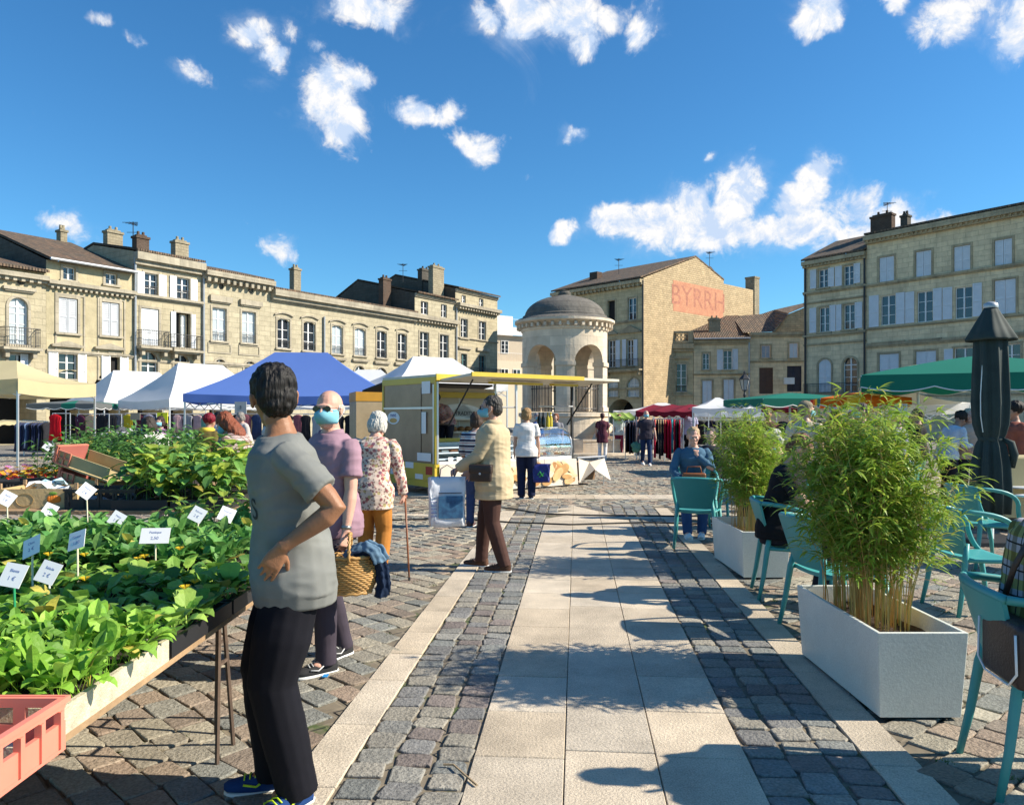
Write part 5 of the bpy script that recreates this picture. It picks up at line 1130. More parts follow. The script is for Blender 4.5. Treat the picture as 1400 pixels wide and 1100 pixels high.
# ------------------------------------------------ closed parasol
def parasol():
    q = Vector((5.86, 9.4, 0)); root = thing('closed_parasol', 'tall folded dark grey parasol tied shut at the right', 'parasol', q); PM = mat('charcoal_canvas', (.030, .045, .043), rough=.75, var=.2, ns=4, spec=.3)
    def prof(rows_, ns, amp, ph):
        rows = []
        for z, r, aa in rows_:
            rows.append([Vector(((r+aa*math.cos(ns*a+ph+z*.6)+.4*aa*math.cos(ns*2.3*a+z*2))*math.cos(a), (r+aa*math.cos(ns*a+ph+z*.6)+.4*aa*math.cos(ns*2.3*a+z*2))*math.sin(a), z)) for a in [2*PI*k/96 for k in range(96)]])
        return rows
    body = [(2.62, .12, .01), (2.45, .18, .014), (2.2, .185, .02), (1.95, .19, .024), (1.7, .195, .026), (1.45, .18, .024), (1.32, .15, .018), (1.26, .125, .012), (1.18, .15, .022), (.95, .185, .03), (.6, .195, .034), (.36, .18, .03)]
    MB().loft(prof(body, 8, 0, 0), caps=True).build('folded_canvas', PM, root, smooth=True)
    cap = [(2.88, .065, .002), (2.80, .10, .006), (2.70, .15, .012), (2.60, .20, .016), (2.49, .255, .022), (2.46, .25, .022), (2.56, .16, .012)]
    MB().loft(prof(cap, 4, 0, .5), caps=True).build('canvas_cap', PM, root, smooth=True)
    MB().lathe([(.078, 2.865), (.082, 2.885), (.075, 2.92), (.03, 2.94), (.001, 2.945)], 20).build('finial', TB, root, smooth=True)
    MB().lathe([(.13, 1.24), (.142, 1.265), (.13, 1.29)], 24).build('tie_strap', PM, root, smooth=True)
    kn = MB(); kn.tube([(.08, -.11, 1.27), (.15, -.15, 1.22), (.18, -.16, 1.08), (.17, -.15, .92)], .05, 10, rr=[.02, .045, .05, .025]); kn.build('tied_hem', PM, root, smooth=True)
    pi = MB()
    for a0 in (-.9, -2.6): pi.tube([(.2*math.cos(a0+.1*math.sin(z*3))*k, .2*math.sin(a0)*k, z) for z, k in ((2.4, .85), (2.1, .98), (1.8, 1.08), (1.55, 1.05), (1.35, .82))], .006, 5)
    pi.build('pale_piping', PAPER, root)
    MB().tube([(0, 0, 0), (0, 0, 2.88)], .035, 8).build('pole', PAPER, root); MB().box((-.35, -.35, .0), (.35, .35, .05)).build('base', IRON, root)
parasol()
def cabinet():
    q = P(1398, 568, 10.5).xy.to_3d(); root = thing('covered_table', 'table draped with a cream cloth behind the closed parasol', 'table', q)
    o = MB(); rows = [[Vector((a*w_, b*w_, z)) for a, b in ((-.4, -.3), (0, -.32), (.4, -.3), (.42, .3), (0, .33), (-.42, .3))] for z, w_ in ((.2, 1.12), (.5, 1.05), (.98, 1.0), (1.0, .97))]; o.loft(rows); o.build('cloth_cover', BEI, root); MB().box((-.35, -.25, 0), (.35, .25, .19)).build('base', IRON, root)
cabinet()
# ------------------------------------------------ people
def fused(mb, vox, smooth, name, m, parent, disp=None, fac=.5):
    """joins the overlapping volumes of mb into one continuous smoothed skin"""
    me = mb.mesh(name+'_raw', m); o = bpy.data.objects.new(name+'_raw', me); COL.objects.link(o)
    bm = bmesh.new(); bm.from_mesh(me); bmesh.ops.recalc_face_normals(bm, faces=bm.faces); bm.to_mesh(me); bm.free()
    r = o.modifiers.new('r', 'REMESH'); r.mode = 'VOXEL'; r.voxel_size = vox; r.use_smooth_shade = True
    if smooth: s = o.modifiers.new('s', 'SMOOTH'); s.iterations = smooth; s.factor = fac
    dg = bpy.context.evaluated_depsgraph_get(); out = bpy.data.meshes.new_from_object(o.evaluated_get(dg)); bpy.data.objects.remove(o); bpy.data.meshes.remove(me)
    if disp:
        n = [v.normal.copy() for v in out.vertices]
        for v, q in zip(out.vertices, n): v.co += q*disp(v.co, q)
    out.materials.clear(); out.materials.append(m if not isinstance(m, list) else m[0]); out.polygons.foreach_set('use_smooth', [True]*len(out.polygons)); out.update()
    ob = bpy.data.objects.new(name, out); COL.objects.link(ob); ob.parent = parent; return ob
def ik(a, c, l1, l2, pole):
    d = c-a; L = min(d.length, (l1+l2)*.998); d = d.normalized(); x = (l1*l1-l2*l2+L*L)/(2*L); h = math.sqrt(max(0, l1*l1-x*x)); p = pole-d*pole.dot(d)
    return a+d*x+p.normalized()*h, a+d*L
def limb(mb, pts, rad, n=12, flat=1.0):
    """tapered tube through the joints, radii given per (fraction along chain)"""
    P_ = [Vector(p) for p in pts]; seg = [(P_[i+1]-P_[i]).length for i in range(len(P_)-1)]; T = sum(seg); out = []; rr = []
    for f, r in rad:
        s = f*T; i = 0
        while i < len(seg)-1 and s > seg[i]: s -= seg[i]; i += 1
        p = P_[i].lerp(P_[i+1], max(0, min(1, s/seg[i]))); out.append(p); rr.append(r)
    mb.tube(out, 1, n, rr=rr, flat=flat)
def hand(mb, w, d, nrm, side, k=1.0, curl=.35, spread=.1, thumb=.7):
    """palm, four jointed fingers of unequal length and a thumb leaving the side of the palm; nrm points out of the palm"""
    d = d.normalized(); nrm = (nrm-d*nrm.dot(d)).normalized(); s = d.cross(nrm)*side   # s points to the thumb side
    R_ = []
    for t, wd, th in ((-.02, .025, .022), (.01, .029, .019), (.04, .039, .0155), (.07, .042, .014), (.088, .040, .012)): R_.append(mb.ring(w+d*t*k, s, nrm, wd*k, th*k, 12, 2.6))
    mb.loft(R_)
    for j, (ln, r) in enumerate(((.070, .0086), (.078, .0088), (.072, .0084), (.056, .0076))):
        o = (1.5-j)*.0215; b = w+d*(.082-.004*abs(j-1))*k+s*o*k; a = curl*(.9+.12*j); q = (d+s*o/.0215*.5*spread*.6).normalized(); pts = [b-d*.012*k, b]
        for f, m_ in ((.45, .8), (.30, 1.0), (.25, .7)):
            ax = q.cross(nrm).normalized(); q = Matrix.Rotation(a*m_, 3, ax) @ q; pts.append(pts[-1]+q*ln*f*k)
        mb.tube(pts, 1, 8, rr=[r*k, r*k*1.02, r*k*.95, r*k*.86, r*k*.66])
    b = w+d*.022*k+s*.026*k; q = (d*.62+s*thumb+nrm*.35).normalized(); pts = [b-s*.012*k, b, b+q*.034*k]; q = (q+d*.5).normalized(); pts.append(pts[-1]+q*.028*k); pts.append(pts[-1]+(q+nrm*.2).normalized()*.02*k)
    mb.tube(pts, 1, 8, rr=[.013*k, .0125*k, .0105*k, .0095*k, .0065*k])
def sstep(a, b, x): t = max(0, min(1, (x-a)/(b-a))); return t*t*(3-2*t)
HAIRM = {}
def hairmat(c):
    key = 'hair_%d_%d_%d' % tuple(int(q*100) for q in c)
    if key in _M: return _M[key]
    m, nt, b = _nt(key); L = nt.links; tc = N(nt, 'ShaderNodeTexCoord'); mp = N(nt, 'ShaderNodeMapping'); mp.inputs['Scale'].default_value = (160, 160, 18); L.new(tc.outputs['Object'], mp.inputs[0])
    n = N(nt, 'ShaderNodeTexNoise', i_Scale=1, i_Detail=3); L.new(mp.outputs[0], n.inputs['Vector']); r = N(nt, 'ShaderNodeMapRange', i_1=.3, i_2=.7); L.new(n.outputs[0], r.inputs[0])
    L.new(mixc(nt, r.outputs[0], c4(c, .55), c4(c, 1.45)), b.inputs['Base Color']); b.inputs['Roughness'].default_value = .6; b.inputs['Specular IOR Level'].default_value = .3
    bp = N(nt, 'ShaderNodeBump', i_Strength=.8, i_Distance=.006); L.new(n.outputs[0], bp.inputs['Height']); L.new(bp.outputs[0], b.inputs['Normal']); _M[key] = m; return m
def clothmat(name, c, kind='plain', c2=None, sc=1.0):
    if name in _M: return _M[name]
    m, nt, b = _nt(name); L = nt.links; tc = N(nt, 'ShaderNodeTexCoord'); O = tc.outputs['Object']; n = N(nt, 'ShaderNodeTexNoise', i_Scale=9, i_Detail=5); L.new(O, n.inputs['Vector']); r = N(nt, 'ShaderNodeMapRange', i_1=.3, i_2=.7, i_3=.88, i_4=1.1); L.new(n.outputs[0], r.inputs[0])
    if kind == 'plain': o = c4(c)
    elif kind == 'floral':
        v = N(nt, 'ShaderNodeTexVoronoi', i_Scale=24*sc); L.new(O, v.inputs['Vector']); q = N(nt, 'ShaderNodeMapRange', i_1=.38, i_2=.46, i_3=1, i_4=0); L.new(v.outputs['Distance'], q.inputs[0]); v2 = N(nt, 'ShaderNodeTexVoronoi', i_Scale=38*sc); L.new(O, v2.inputs['Vector']); q2 = N(nt, 'ShaderNodeMapRange', i_1=.30, i_2=.36, i_3=1, i_4=0); L.new(v2.outputs['Distance'], q2.inputs[0])
        cr = N(nt, 'ShaderNodeValToRGB'); e = cr.color_ramp; e.interpolation = 'CONSTANT'; e.elements[0].color = (.30, .10, .10, 1); e.elements[1].position = .5; e.elements[1].color = (.42, .34, .16, 1); x = e.elements.new(.3); x.color = (.22, .10, .14, 1); x = e.elements.new(.75); x.color = (.50, .20, .18, 1)
        sp = N(nt, 'ShaderNodeSeparateColor'); L.new(v.outputs['Color'], sp.inputs[0]); L.new(sp.outputs[0], cr.inputs[0]); o = mixc(nt, q.outputs[0], c4(c), cr.outputs[0]); o = mixc(nt, q2.outputs[0], o, (.24, .14, .12, 1))
    else:
        sp = N(nt, 'ShaderNodeSeparateXYZ'); L.new(O, sp.inputs[0])
        def band(src, s, w, ph=0):
            a = N(nt, 'ShaderNodeMath', operation='MULTIPLY_ADD', i_1=s, i_2=ph); L.new(src, a.inputs[0]); f = N(nt, 'ShaderNodeMath', operation='FRACT'); L.new(a.outputs[0], f.inputs[0]); g_ = N(nt, 'ShaderNodeMath', operation='LESS_THAN', i_1=w); L.new(f.outputs[0], g_.inputs[0]); return g_.outputs[0]
        if kind == 'stripe': o = mixc(nt, band(sp.outputs[2], 14*sc, .42), c4(c), c4(c2)); o = mixc(nt, band(sp.outputs[2], 14*sc, .12, .3), o, (.25, .05, .05, 1))
        else:
            h = N(nt, 'ShaderNodeMath', operation='ADD'); L.new(sp.outputs[0], h.inputs[0]); L.new(sp.outputs[1], h.inputs[1])
            o = mixc(nt, 1.0, mixc(nt, band(sp.outputs[2], 12*sc, .4), c4(c), c4(c2)), mixc(nt, band(h.outputs[0], 12*sc, .4), (1, 1, 1, 1), c4([q*.5+.3 for q in c2])), 'MULTIPLY'); o = mixc(nt, band(sp.outputs[2], 12*sc, .07, .3), o, (.02, .02, .02, 1)); o = mixc(nt, band(h.outputs[0], 12*sc, .07, .3), o, (.02, .02, .02, 1))
    L.new(mixc(nt, 1.0, o, r.outputs[0], 'MULTIPLY'), b.inputs['Base Color']); b.inputs['Roughness'].default_value = .85; b.inputs['Specular IOR Level'].default_value = .2
    w_ = N(nt, 'ShaderNodeTexNoise', i_Scale=380, i_Detail=2); L.new(O, w_.inputs['Vector']); bp = N(nt, 'ShaderNodeBump', i_Strength=.25, i_Distance=.002); L.new(w_.outputs[0], bp.inputs['Height']); L.new(bp.outputs[0], b.inputs['Normal']); _M[name] = m; return m
MASKM = clothmat('mask_blue', (.20, .47, .55)); EYEW = mat('eye_white', (.7, .68, .66), rough=.2); IRIS = mat('eye_iris', (.03, .02, .012), rough=.1); LIP = mat('lip', (.45, .16, .13), rough=.5)
SOLE = mat('shoe_sole', (.7, .7, .68), rough=.6)
def person(label, x, y, face, H=1.72, q=2, z=0, hipz=None, lean=0, side=0, twist=0, head=(0, 0, 0), hl=None, hr=None, el=None, er=None, fl=(-.1, .02), fr=(.1, -.02), footyaw=(8, -8), skin=(.52, .30, .20), hair=('short', (.03, .025, .02)), shirt=None, sleeve='short', hem=.86, pants=None, pantlen=1.0, shoes=(.02, .02, .02), mask=0, glasses=0, width=1.0, belly=0, female=0, curlL=.35, curlR=.35, palmL=None, palmR=None, coat=None, legw=1.0, open_=0, shoe2=None, wr=1.0, hat=None, chin=False, dirL=None, dirR=None, flz=(0, 0), kn=(0, 0), sleevew=1.0, headk=1.0):
    """q: 2 near, 1 middle, 0 far. face: heading in degrees clockwise from straight ahead. hands/feet in body space (right = +x, front = +y)."""
    k = H/1.75; root = thing('person', label, 'person', (x, y, z), R(-face)); hz = hipz/k if hipz else .93; dz = hz-.93
    vox = (.016, .010, .0052)[q]; vc = (.018, .011, .0075)[q]; sm = (1, 2, 4)[q]
    SK = mat('skin_%d_%d' % (int(skin[0]*100), int(skin[2]*100)), skin, rough=.5, var=.10, ns=14, bump=.12, bs=140, spec=.35)
    hip = Vector((0, 0, hz))
    def B(p):
        p = Vector(p); w = sstep(-.06, .28, p.z-.93); c = Vector((0, 0, .93)); r = p-c
        r = Matrix.Rotation(-R(twist)*w, 3, 'Z') @ r; r = Matrix.Rotation(R(side)*w, 3, 'Y') @ r; r = Matrix.Rotation(-R(lean)*w, 3, 'X') @ r; p = c+r; p.z += dz; return p*k
    cm = Matrix.Rotation(-R(lean), 3, 'X') @ Matrix.Rotation(R(side), 3, 'Y') @ Matrix.Rotation(-R(twist), 3, 'Z')
    def torso(mb, g, z0, z1, fl_=0):
        L_ = [(.80, .145, .112), (.86, .168, .122), (.95, .172*(1+.06*female), .125), (1.04, .155*(1-.06*female), .115), (1.12, .15*(1-.1*female), .112), (1.24, .168, .122), (1.34, .182*(1-.08*female), .125+.012*female), (1.41, .172*(1-.08*female), .108), (1.455, .125, .085), (1.485, .075, .068), (1.52, .056, .058)]
        zs = [l[0] for l in L_ if z0+.004 < l[0] < z1-.004]; zs = [z0]+zs+[z1]; rings = []
        for zz in zs:
            for a, b in zip(L_, L_[1:]):
                if a[0] <= zz <= b[0]: t = (zz-a[0])/(b[0]-a[0]); rx = a[1]+(b[1]-a[1])*t; ry = a[2]+(b[2]-a[2])*t; break
            else: rx, ry = (L_[0][1:] if zz < L_[0][0] else L_[-1][1:])
            by = belly*math.exp(-((zz-1.05)/.13)**2); e = g+fl_*max(0, 1.15-zz); pts = []
            gg = e if zz < 1.44 else e*.5
            for i in range(20):
                a = 2*PI*i/20; ca, sa = math.cos(a), math.sin(a); ca = math.copysign(abs(ca)**.85, ca); sa = math.copysign(abs(sa)**.85, sa)
                yb = (ry+gg)*sa*(1+ (by*8 if sa > 0 else 0)) + (.012 if zz > 1.2 else 0)
                pts.append(B(((rx*width+gg)*ca, yb, zz)))
            rings.append(pts)
        mb.loft(rings)
    sh = [B((sx*.185*width, -.005, 1.405)) for sx in (-1, 1)]; hj = [Vector((sx*.092, 0, hz-.01))*k for sx in (-1, 1)]
    defh = [(-.25, .06, .80+dz), (.25, .06, .80+dz)]; hands = [Vector(h if h else d)*k for h, d in zip((hl, hr), defh)]; pol = [Vector(e) if e else Vector((sx*.4, -1, -.1)) for e, sx in zip((el, er), (-1, 1))]
    arms = []
    for i in (0, 1): e, w = ik(sh[i], hands[i], .285*k, .255*k, pol[i]); arms.append((sh[i], e, w))
    legs = []
    for i, f in enumerate((fl, fr)):
        an = Vector((f[0], f[1], .085+flz[i]))*k; kp = Vector((kn[i] if kn[i] else (-1, 1)[i]*.08, 1, 0)); e, w = ik(hj[i], an, .43*k, .425*k, kp); legs.append((hj[i], e, w, w.z))
    # --- body
    b = MB(); torso(b, -.010, .82, 1.52)
    hy, hp, ht = head; hb = B((0, .0, 1.475)); RM = cm @ Matrix.Rotation(-R(hy), 3, 'Z') @ Matrix.Rotation(-R(hp), 3, 'X') @ Matrix.Rotation(R(ht), 3, 'Y')
    if lean > 25: RM = Matrix.Rotation(-R(lean*.5), 3, 'X') @ Matrix.Rotation(-R(hy), 3, 'Z') @ Matrix.Rotation(-R(hp), 3, 'X')
    nk = hb+(cm @ Vector((0, .02, .075)))*k; hc = nk+(RM @ Vector((0, .018, .075)))*k
    def Hd(p): return hc+(RM @ Vector(p))*k*1.07*headk
    b.tube([hb-(cm @ Vector((0, 0, .05)))*k, hb, nk, Hd((0, -.005, -.02))], 1, 14, rr=[.062*k, .056*k, .053*k, .05*k])
    def E(c, r, nu=16, nv=11): b.ell(Hd(c), tuple(v*k*1.07*headk for v in r), nu, nv, M=RM)
    E((0, -.012, .035), (.074, .094, .088)); E((0, .022, -.005), (.064, .072, .085)); E((0, .045, -.062), (.045, .045, .045)); E((0, .072, -.083), (.022, .018, .018))
    E((0, .088, .028), (.05, .014, .012)); b.tube([Hd((0, .090, .022)), Hd((0, .106, -.005)), Hd((0, .112, -.018))], 1, 8, rr=[.008*k, .011*k, .014*k]); E((.012, .098, -.02), (.009, .012, .008), 8, 6); E((-.012, .098, -.02), (.009, .012, .008), 8, 6)
    E((0, .090, -.045), (.022, .01, .006), 10, 6); E((0, .088, -.055), (.019, .01, .006), 10, 6)
    for sx in (-1, 1): E((sx*.038, .066, -.012), (.022, .022, .02), 10, 7); E((sx*.077, -.005, .002), (.008, .019, .031), 10, 8); E((sx*.082, -.012, .012), (.006, .016, .016), 8, 6)
    ar = [(0, .038), (.06, .045), (.2, .049), (.42, .043), (.52, .039), (.62, .0425), (.75, .037), (.9, .028), (1.0, .0265)]
    for i, (s_, e_, w_) in enumerate(arms):
        limb(b, (s_, e_, w_), [(f, r*k*(.92 if female else 1)) for f, r in ar]); sd = (-1, 1)[i]; d = (w_-e_).normalized(); pn = (palmL, palmR)[i]; nr = Vector(pn) if pn else Vector((-sd, .15, 0)); dd = (dirL, dirR)[i]
        hand(b, w_, Vector(dd) if dd else d, nr, -sd if False else (1 if i == 0 else -1), k*.98*(.9 if female else 1), (curlL, curlR)[i])
    for (a_, e_, w_, _) in legs: limb(b, (a_, e_, w_), [(0, .085*k), (.2, .08*k), (.42, .06*k), (.5, .054*k), (.6, .056*k), (.75, .05*k), (.95, .036*k), (1, .036*k)]); b.ell(w_-Vector((0, -.03, .03))*k, (.035*k, .07*k, .03*k), 10, 6)
    fused(b, vox, sm, 'body', SK, root)
    # --- clothes
    ph = x*7.3+y
    def wr_(amp, sc=1.0, dirz=.55, hz_=None):
        def f(co, n):
            if hz_ is not None and co.z < hz_+.05: return .003+.25*amp*noise.noise(Vector((co.x*7, co.y*7, 2)))
            p = Vector((co.x*5*sc+ph, co.y*5*sc, co.z*9*sc*dirz)); a = noise.noise(p); bb = noise.noise(Vector((p.x*1.4+p.z*1.9, p.y*1.4, p.z*3.2))+Vector((3, 1, 7))); return .002+amp*wr*(-(abs(a)*1.5)+.5+(.5-abs(bb)*1.6)*.45)
        return f
    am = (.010, .010, .010)[q]
    if pants:
        pm = pants[1] if isinstance(pants, tuple) and not isinstance(pants[0], float) else clothmat('cloth_%d_%d_%d' % tuple(int(c*200) for c in pants), pants)
        g = MB(); torso(g, .012, .81, .99)
        for (a_, e_, w_, fz) in legs:
            end = w_+(w_-e_).normalized()*.035*k if pantlen >= 1 else e_.lerp(w_, pantlen); lw = legw
            limb(g, (a_+Vector((0, 0, .03))*k, e_, end), [(0, .093*k), (.12, .1*k*min(lw, 1.08)), (.3, .088*k*lw), (.5, .072*k*lw), (.7, .068*k*lw), (.88, .062*k*lw), (1.0, .060*k*lw)], 14)
        fused(g, vc, max(1, sm-1), 'trousers', pm, root, wr_(am*.5, .8, .5))
    if shirt:
        g = MB(); torso(g, .018 if not coat else .04, hem, 1.475, .09 if not female else .11); slv = {'none': .0, 'short': .36, 'half': .55, 'long': .97}[sleeve]
        for (s_, e_, w_) in arms:
            if slv: 
                rd = [(0, .060), (.08, .061), (.25, .058), (.5, .052), (.7, .049), (.9, .042), (1, .042)] if slv > .6 else [(0, .061), (.1, .062), (.25, .065), (slv, .069)]
                ins = s_.lerp(B((0, 0, 1.36)), .35); L_ = [(ins, .07*k)]
                pts = []; rr = []
                for f, r in rd:
                    f = min(f, slv); T_ = (e_-s_).length+(w_-e_).length; s = f*T_; p = s_.lerp(e_, s/(e_-s_).length) if s < (e_-s_).length else e_.lerp(w_, (s-(e_-s_).length)/(w_-e_).length); pts.append(p); rr.append(r*k*sleevew+(.012*k if coat else 0))
                g.tube([ins]+pts, 1, 14, rr=[.06*k]+rr)
        if coat: 
            for (s_, e_, w_) in arms: g.ell(s_, (.07*k,)*3, 12, 8)
        fused(g, vc, max(1, sm-1), 'coat' if coat else 'shirt', shirt, root, wr_(am*1.2, 1.0, .6, (hem+dz)*k))
    if False:
        c = MB(); c.tube([B((.072*math.cos(a), .068*math.sin(a)+.012, 1.483-.012*math.sin(a))) for a in [2*PI*t/20 for t in range(21)]], .007*k, 6); c.build('collar_band', shirt, root, smooth=True)
    sc_, s2 = (shoes, shoe2); SM = clothmat('shoe_%d_%d_%d' % tuple(int(c*200) for c in shoes), shoes)
    for i, (a_, e_, w_, fz) in enumerate(legs):
        fy = -R(footyaw[i]); T = Matrix.Translation(w_) @ Matrix.Rotation(fy, 4, 'Z') @ (Matrix.Rotation(-R(18), 4, 'X') if flz[i] > .03 else Matrix.Identity(4)); u = MB(); lo = MB()
        prof = [(-.07, .022, .05), (-.06, .034, .075), (-.02, .038, .085), (.04, .041, .065), (.10, .046, .040), (.15, .045, .03), (.185, .034, .024), (.2, .014, .016)]
        u.loft([[T @ (Vector((wd*math.copysign(abs(math.cos(a))**.8, math.cos(a)), yy, -.062+max(-.3, math.sin(a))*hh*1.0))*k) for a in [2*PI*t/14 for t in range(14)]] for yy, wd, hh in prof])
        lo.loft([[T @ (Vector((wd*1.10*math.cos(a), yy, -.085+.012*math.copysign(abs(math.sin(a))**.4, math.sin(a))))*k) for a in [2*PI*t/14 for t in range(14)]] for yy, wd, hh in [(-.078, .02, 0)]+prof])
        so_ = u.build('shoe', SM, root, smooth=True); lo.build('sole', SOLE if shoe2 is not False else SM, so_, smooth=True)
        if s2:
            lc = MB()
            for t in range(5): yy = .03+.022*t; lc.tube([T @ (Vector((xx*.03, yy, -.003-.14*(yy-.03)-.3*0-.012*abs(xx)-.0))*k) for xx in (-1, -.5, 0, .5, 1)], .0035*k, 5)
            lc.tube([T @ (Vector((.042, .02, -.02))*k), T @ (Vector((.05, .07, -.05))*k), T @ (Vector((.047, .12, -.04))*k)], .005*k, 5).tube([T @ (Vector((-.042, .02, -.02))*k), T @ (Vector((-.05, .07, -.05))*k), T @ (Vector((-.047, .12, -.04))*k)], .005*k, 5); lc.build('laces', mat('shoe_accent_%d' % int(s2[1]*100), s2, rough=.5), so_, smooth=True)
    # --- head details
    eo = MB(); io = MB()
    for sx in (-1, 1): eo.ell(Hd((sx*.030, .079, .012)), (.0125*k,)*3, 10, 8); io.ell(Hd((sx*.030, .0885, .012)), (.0058*k, .004*k, .0058*k), 8, 6)
    if q > 0: e1 = eo.build('eyes', EYEW, root, smooth=True); io.build('irises', IRIS, e1, smooth=True)
    if hair:
        st, hcol = hair[0], hair[1]; hm = hairmat(hcol); h = MB()
        def HE(c, r, nu=18, nv=12): h.ell(Hd(c), tuple(v*k*1.07*headk for v in r), nu, nv, M=RM)
        if st in ('short', 'crop'): HE((0, -.022, .050), (.080, .094, .084)); HE((0, -.055, .005), (.070, .062, .075)); 
        if st == 'balding':
            for sx in (-1, 1): HE((sx*.062, -.025, .01), (.016, .05, .036))
            HE((0, -.085, .0), (.062, .024, .045))
        if st in ('bob', 'long'):
            HE((0, -.024, .052), (.088, .10, .086)); HE((0, -.06, -.01), (.088, .062, .09))
            for sx in (-1, 1): HE((sx*.07, -.015, -.02), (.024, .045, .07))
        if st == 'long':
            HE((0, -.085, -.13), (.095, .045, .13)); HE((.06, -.05, -.12), (.04, .05, .13)); HE((-.06, -.05, -.12), (.04, .05, .13))
        if st == 'puff': HE((0, -.03, .07), (.105, .11, .10))
        fh = (lambda co, n: .008*noise.noise(co*34)+.007*noise.noise(Vector((co.x*90, co.y*90, co.z*14))))
        if st in ('bob', 'long', 'puff'): fh = (lambda co, n: .010*noise.noise(Vector((co.x*30, co.y*30, co.z*8)))+.007*noise.noise(Vector((co.x*110, co.y*110, co.z*16))))
        if h.v: fused(h, (.012, .008, .0042)[q], 2, 'hair', hm, root, fh)
    if hat: 
        h = MB(); h.ell(Hd((0, -.015, .075)), (.088*k, .102*k, .062*k), 16, 10, M=RM); h.ell(Hd((0, .085, .06)), (.06*k, .06*k, .010*k), 14, 6, M=RM); fused(h, .009, 2, 'cap', clothmat('cap_cloth_%d' % int(hat[0]*100), hat), root)
    if mask:
        m_ = MB(); yo = -.0; zo = -.03 if mask == 1 else -.085; rows = []
        for j in range(7):
            t = -1+2*j/6; zz = zo+.047*t*(1 if mask == 1 else .6); ww = 1-.16*abs(t)**2
            rows.append([Hd((math.sin(a)*.074*ww, .02+(.098-.006*abs(t)**2*2+(.012 if j in (2, 3, 4) else 0))*math.cos(a)*ww-.02*(1-math.cos(a))+.001*(-1)**j*2, zz)) for a in [R(-82+164*i/14) for i in range(15)]])
        m_.loft(rows, caps=False, closed=False); mo = m_.build('face_mask', MASKM, root, smooth=True); sd = mo.modifiers.new('thick', 'SOLIDIFY'); sd.thickness = .003; sd.offset = 1
        for sx in (-1, 1): lp = MB(); lp.tube([Hd((sx*.068, .03, zo+.035)), Hd((sx*.083, .0, .02)), Hd((sx*.088, -.02, .0)), Hd((sx*.080, .0, -.03)), Hd((sx*.066, .03, zo-.03))], .0016*k, 4); lp.build('ear_loop', PAPER, mo)
    if glasses:
        gl = MB()
        for sx in (-1, 1):
            gl.tube([Hd((sx*.034+.023*math.cos(a), .097, .012+.017*math.sin(a))) for a in [2*PI*t/12 for t in range(13)]], .0018*k, 5); gl.tube([Hd((sx*.058, .092, .015)), Hd((sx*.078, .06, .016)), Hd((sx*.083, -.01, .014))], .0018*k, 5)
        gl.tube([Hd((-.011, .1, .016)), Hd((.011, .1, .016))], .0018*k, 5); go = gl.build('glasses', IRON, root)
        for sx in (-1, 1): ln = MB(); ln.face([Hd((sx*.034+.022*math.cos(a), .0975, .012+.016*math.sin(a))) for a in [2*PI*t/12 for t in range(12)]]); ln.build('lens', mat('sunglass_lens', (.015, .012, .012), rough=.08), go)
    root['_h'] = [hc.x, hc.y, hc.z]
    W = {'arms': arms, 'legs': legs, 'B': B, 'M': Matrix.Translation((x, y, z)) @ Matrix.Rotation(R(-face), 4, 'Z'), 'root': root, 'k': k, 'Hd': Hd}
    del root['_h']; return W
def gpos(px, d): return ((px-CX)*d/F, d)
# 1 the man in the grey T-shirt, back of the head to us
def letters_on(W, s, size, p, T, m, name='printed_letters'):
    cu = bpy.data.curves.new(name, 'FONT'); cu.body = s; cu.size = size; cu.align_x = 'CENTER'; cu.align_y = 'CENTER'; cu.extrude = .0
    o = bpy.data.objects.new(name+'_s', cu); COL.objects.link(o); dg = bpy.context.evaluated_depsgraph_get(); me = bpy.data.meshes.new_from_object(o.evaluated_get(dg)); bpy.data.objects.remove(o)
    me.transform(T); sh = [c for c in W['root'].children if c.name.startswith('shirt')][0]
    bm = bmesh.new(); bm.from_mesh(me); bmesh.ops.triangulate(bm, faces=bm.faces); bmesh.ops.subdivide_edges(bm, edges=bm.edges[:], cuts=3, use_grid_fill=True); bm.to_mesh(me); bm.free()
    from mathutils.bvhtree import BVHTree
    bv = BVHTree.FromPolygons([v.co for v in sh.data.vertices], [tuple(f.vertices) for f in sh.data.polygons])
    for v in me.vertices:
        r = bv.find_nearest(v.co)
        if r[0] is not None: v.co = r[0]+r[1]*.0022
    me.materials.clear(); me.materials.append(m); ob = bpy.data.objects.new(name, me); COL.objects.link(ob); ob.parent = sh; return ob
GT = clothmat('grey_tshirt', (.19, .193, .18)); 
W1 = person('man in a grey T-shirt and black joggers with his hand on his hip, looking away', -.885, 3.14, 252, 1.745, q=2, lean=5, head=(80, 2, 0), shirt=GT, hem=.80, belly=.02, width=1.04, pants=(.006, .006, .010), legw=1.30, headk=1.06, skin=(.31, .145, .075), hair=('short', (.012, .010, .009)),
    hl=(-.235, .06, 1.055), el=(-.30, -1, .35), palmL=(.9, -.1, .2), dirL=(.12, .5, -.85), curlL=.28, hr=(.17, .06, .98), er=(.3, -1, 0), fl=(-.09, .0), fr=(.09, .08), footyaw=(-38, 6), shoes=(.012, .045, .16), shoe2=(.55, .75, .02), sleevew=1.0)
letters_on(W1, 'S', .12, None, Matrix.Translation(W1['B']((-.11, .13, 1.20))) @ Matrix.Rotation(R(218), 4, 'Z') @ Matrix.Rotation(PI/2, 4, 'X'), mat('print_black', (.015, .017, .02)))
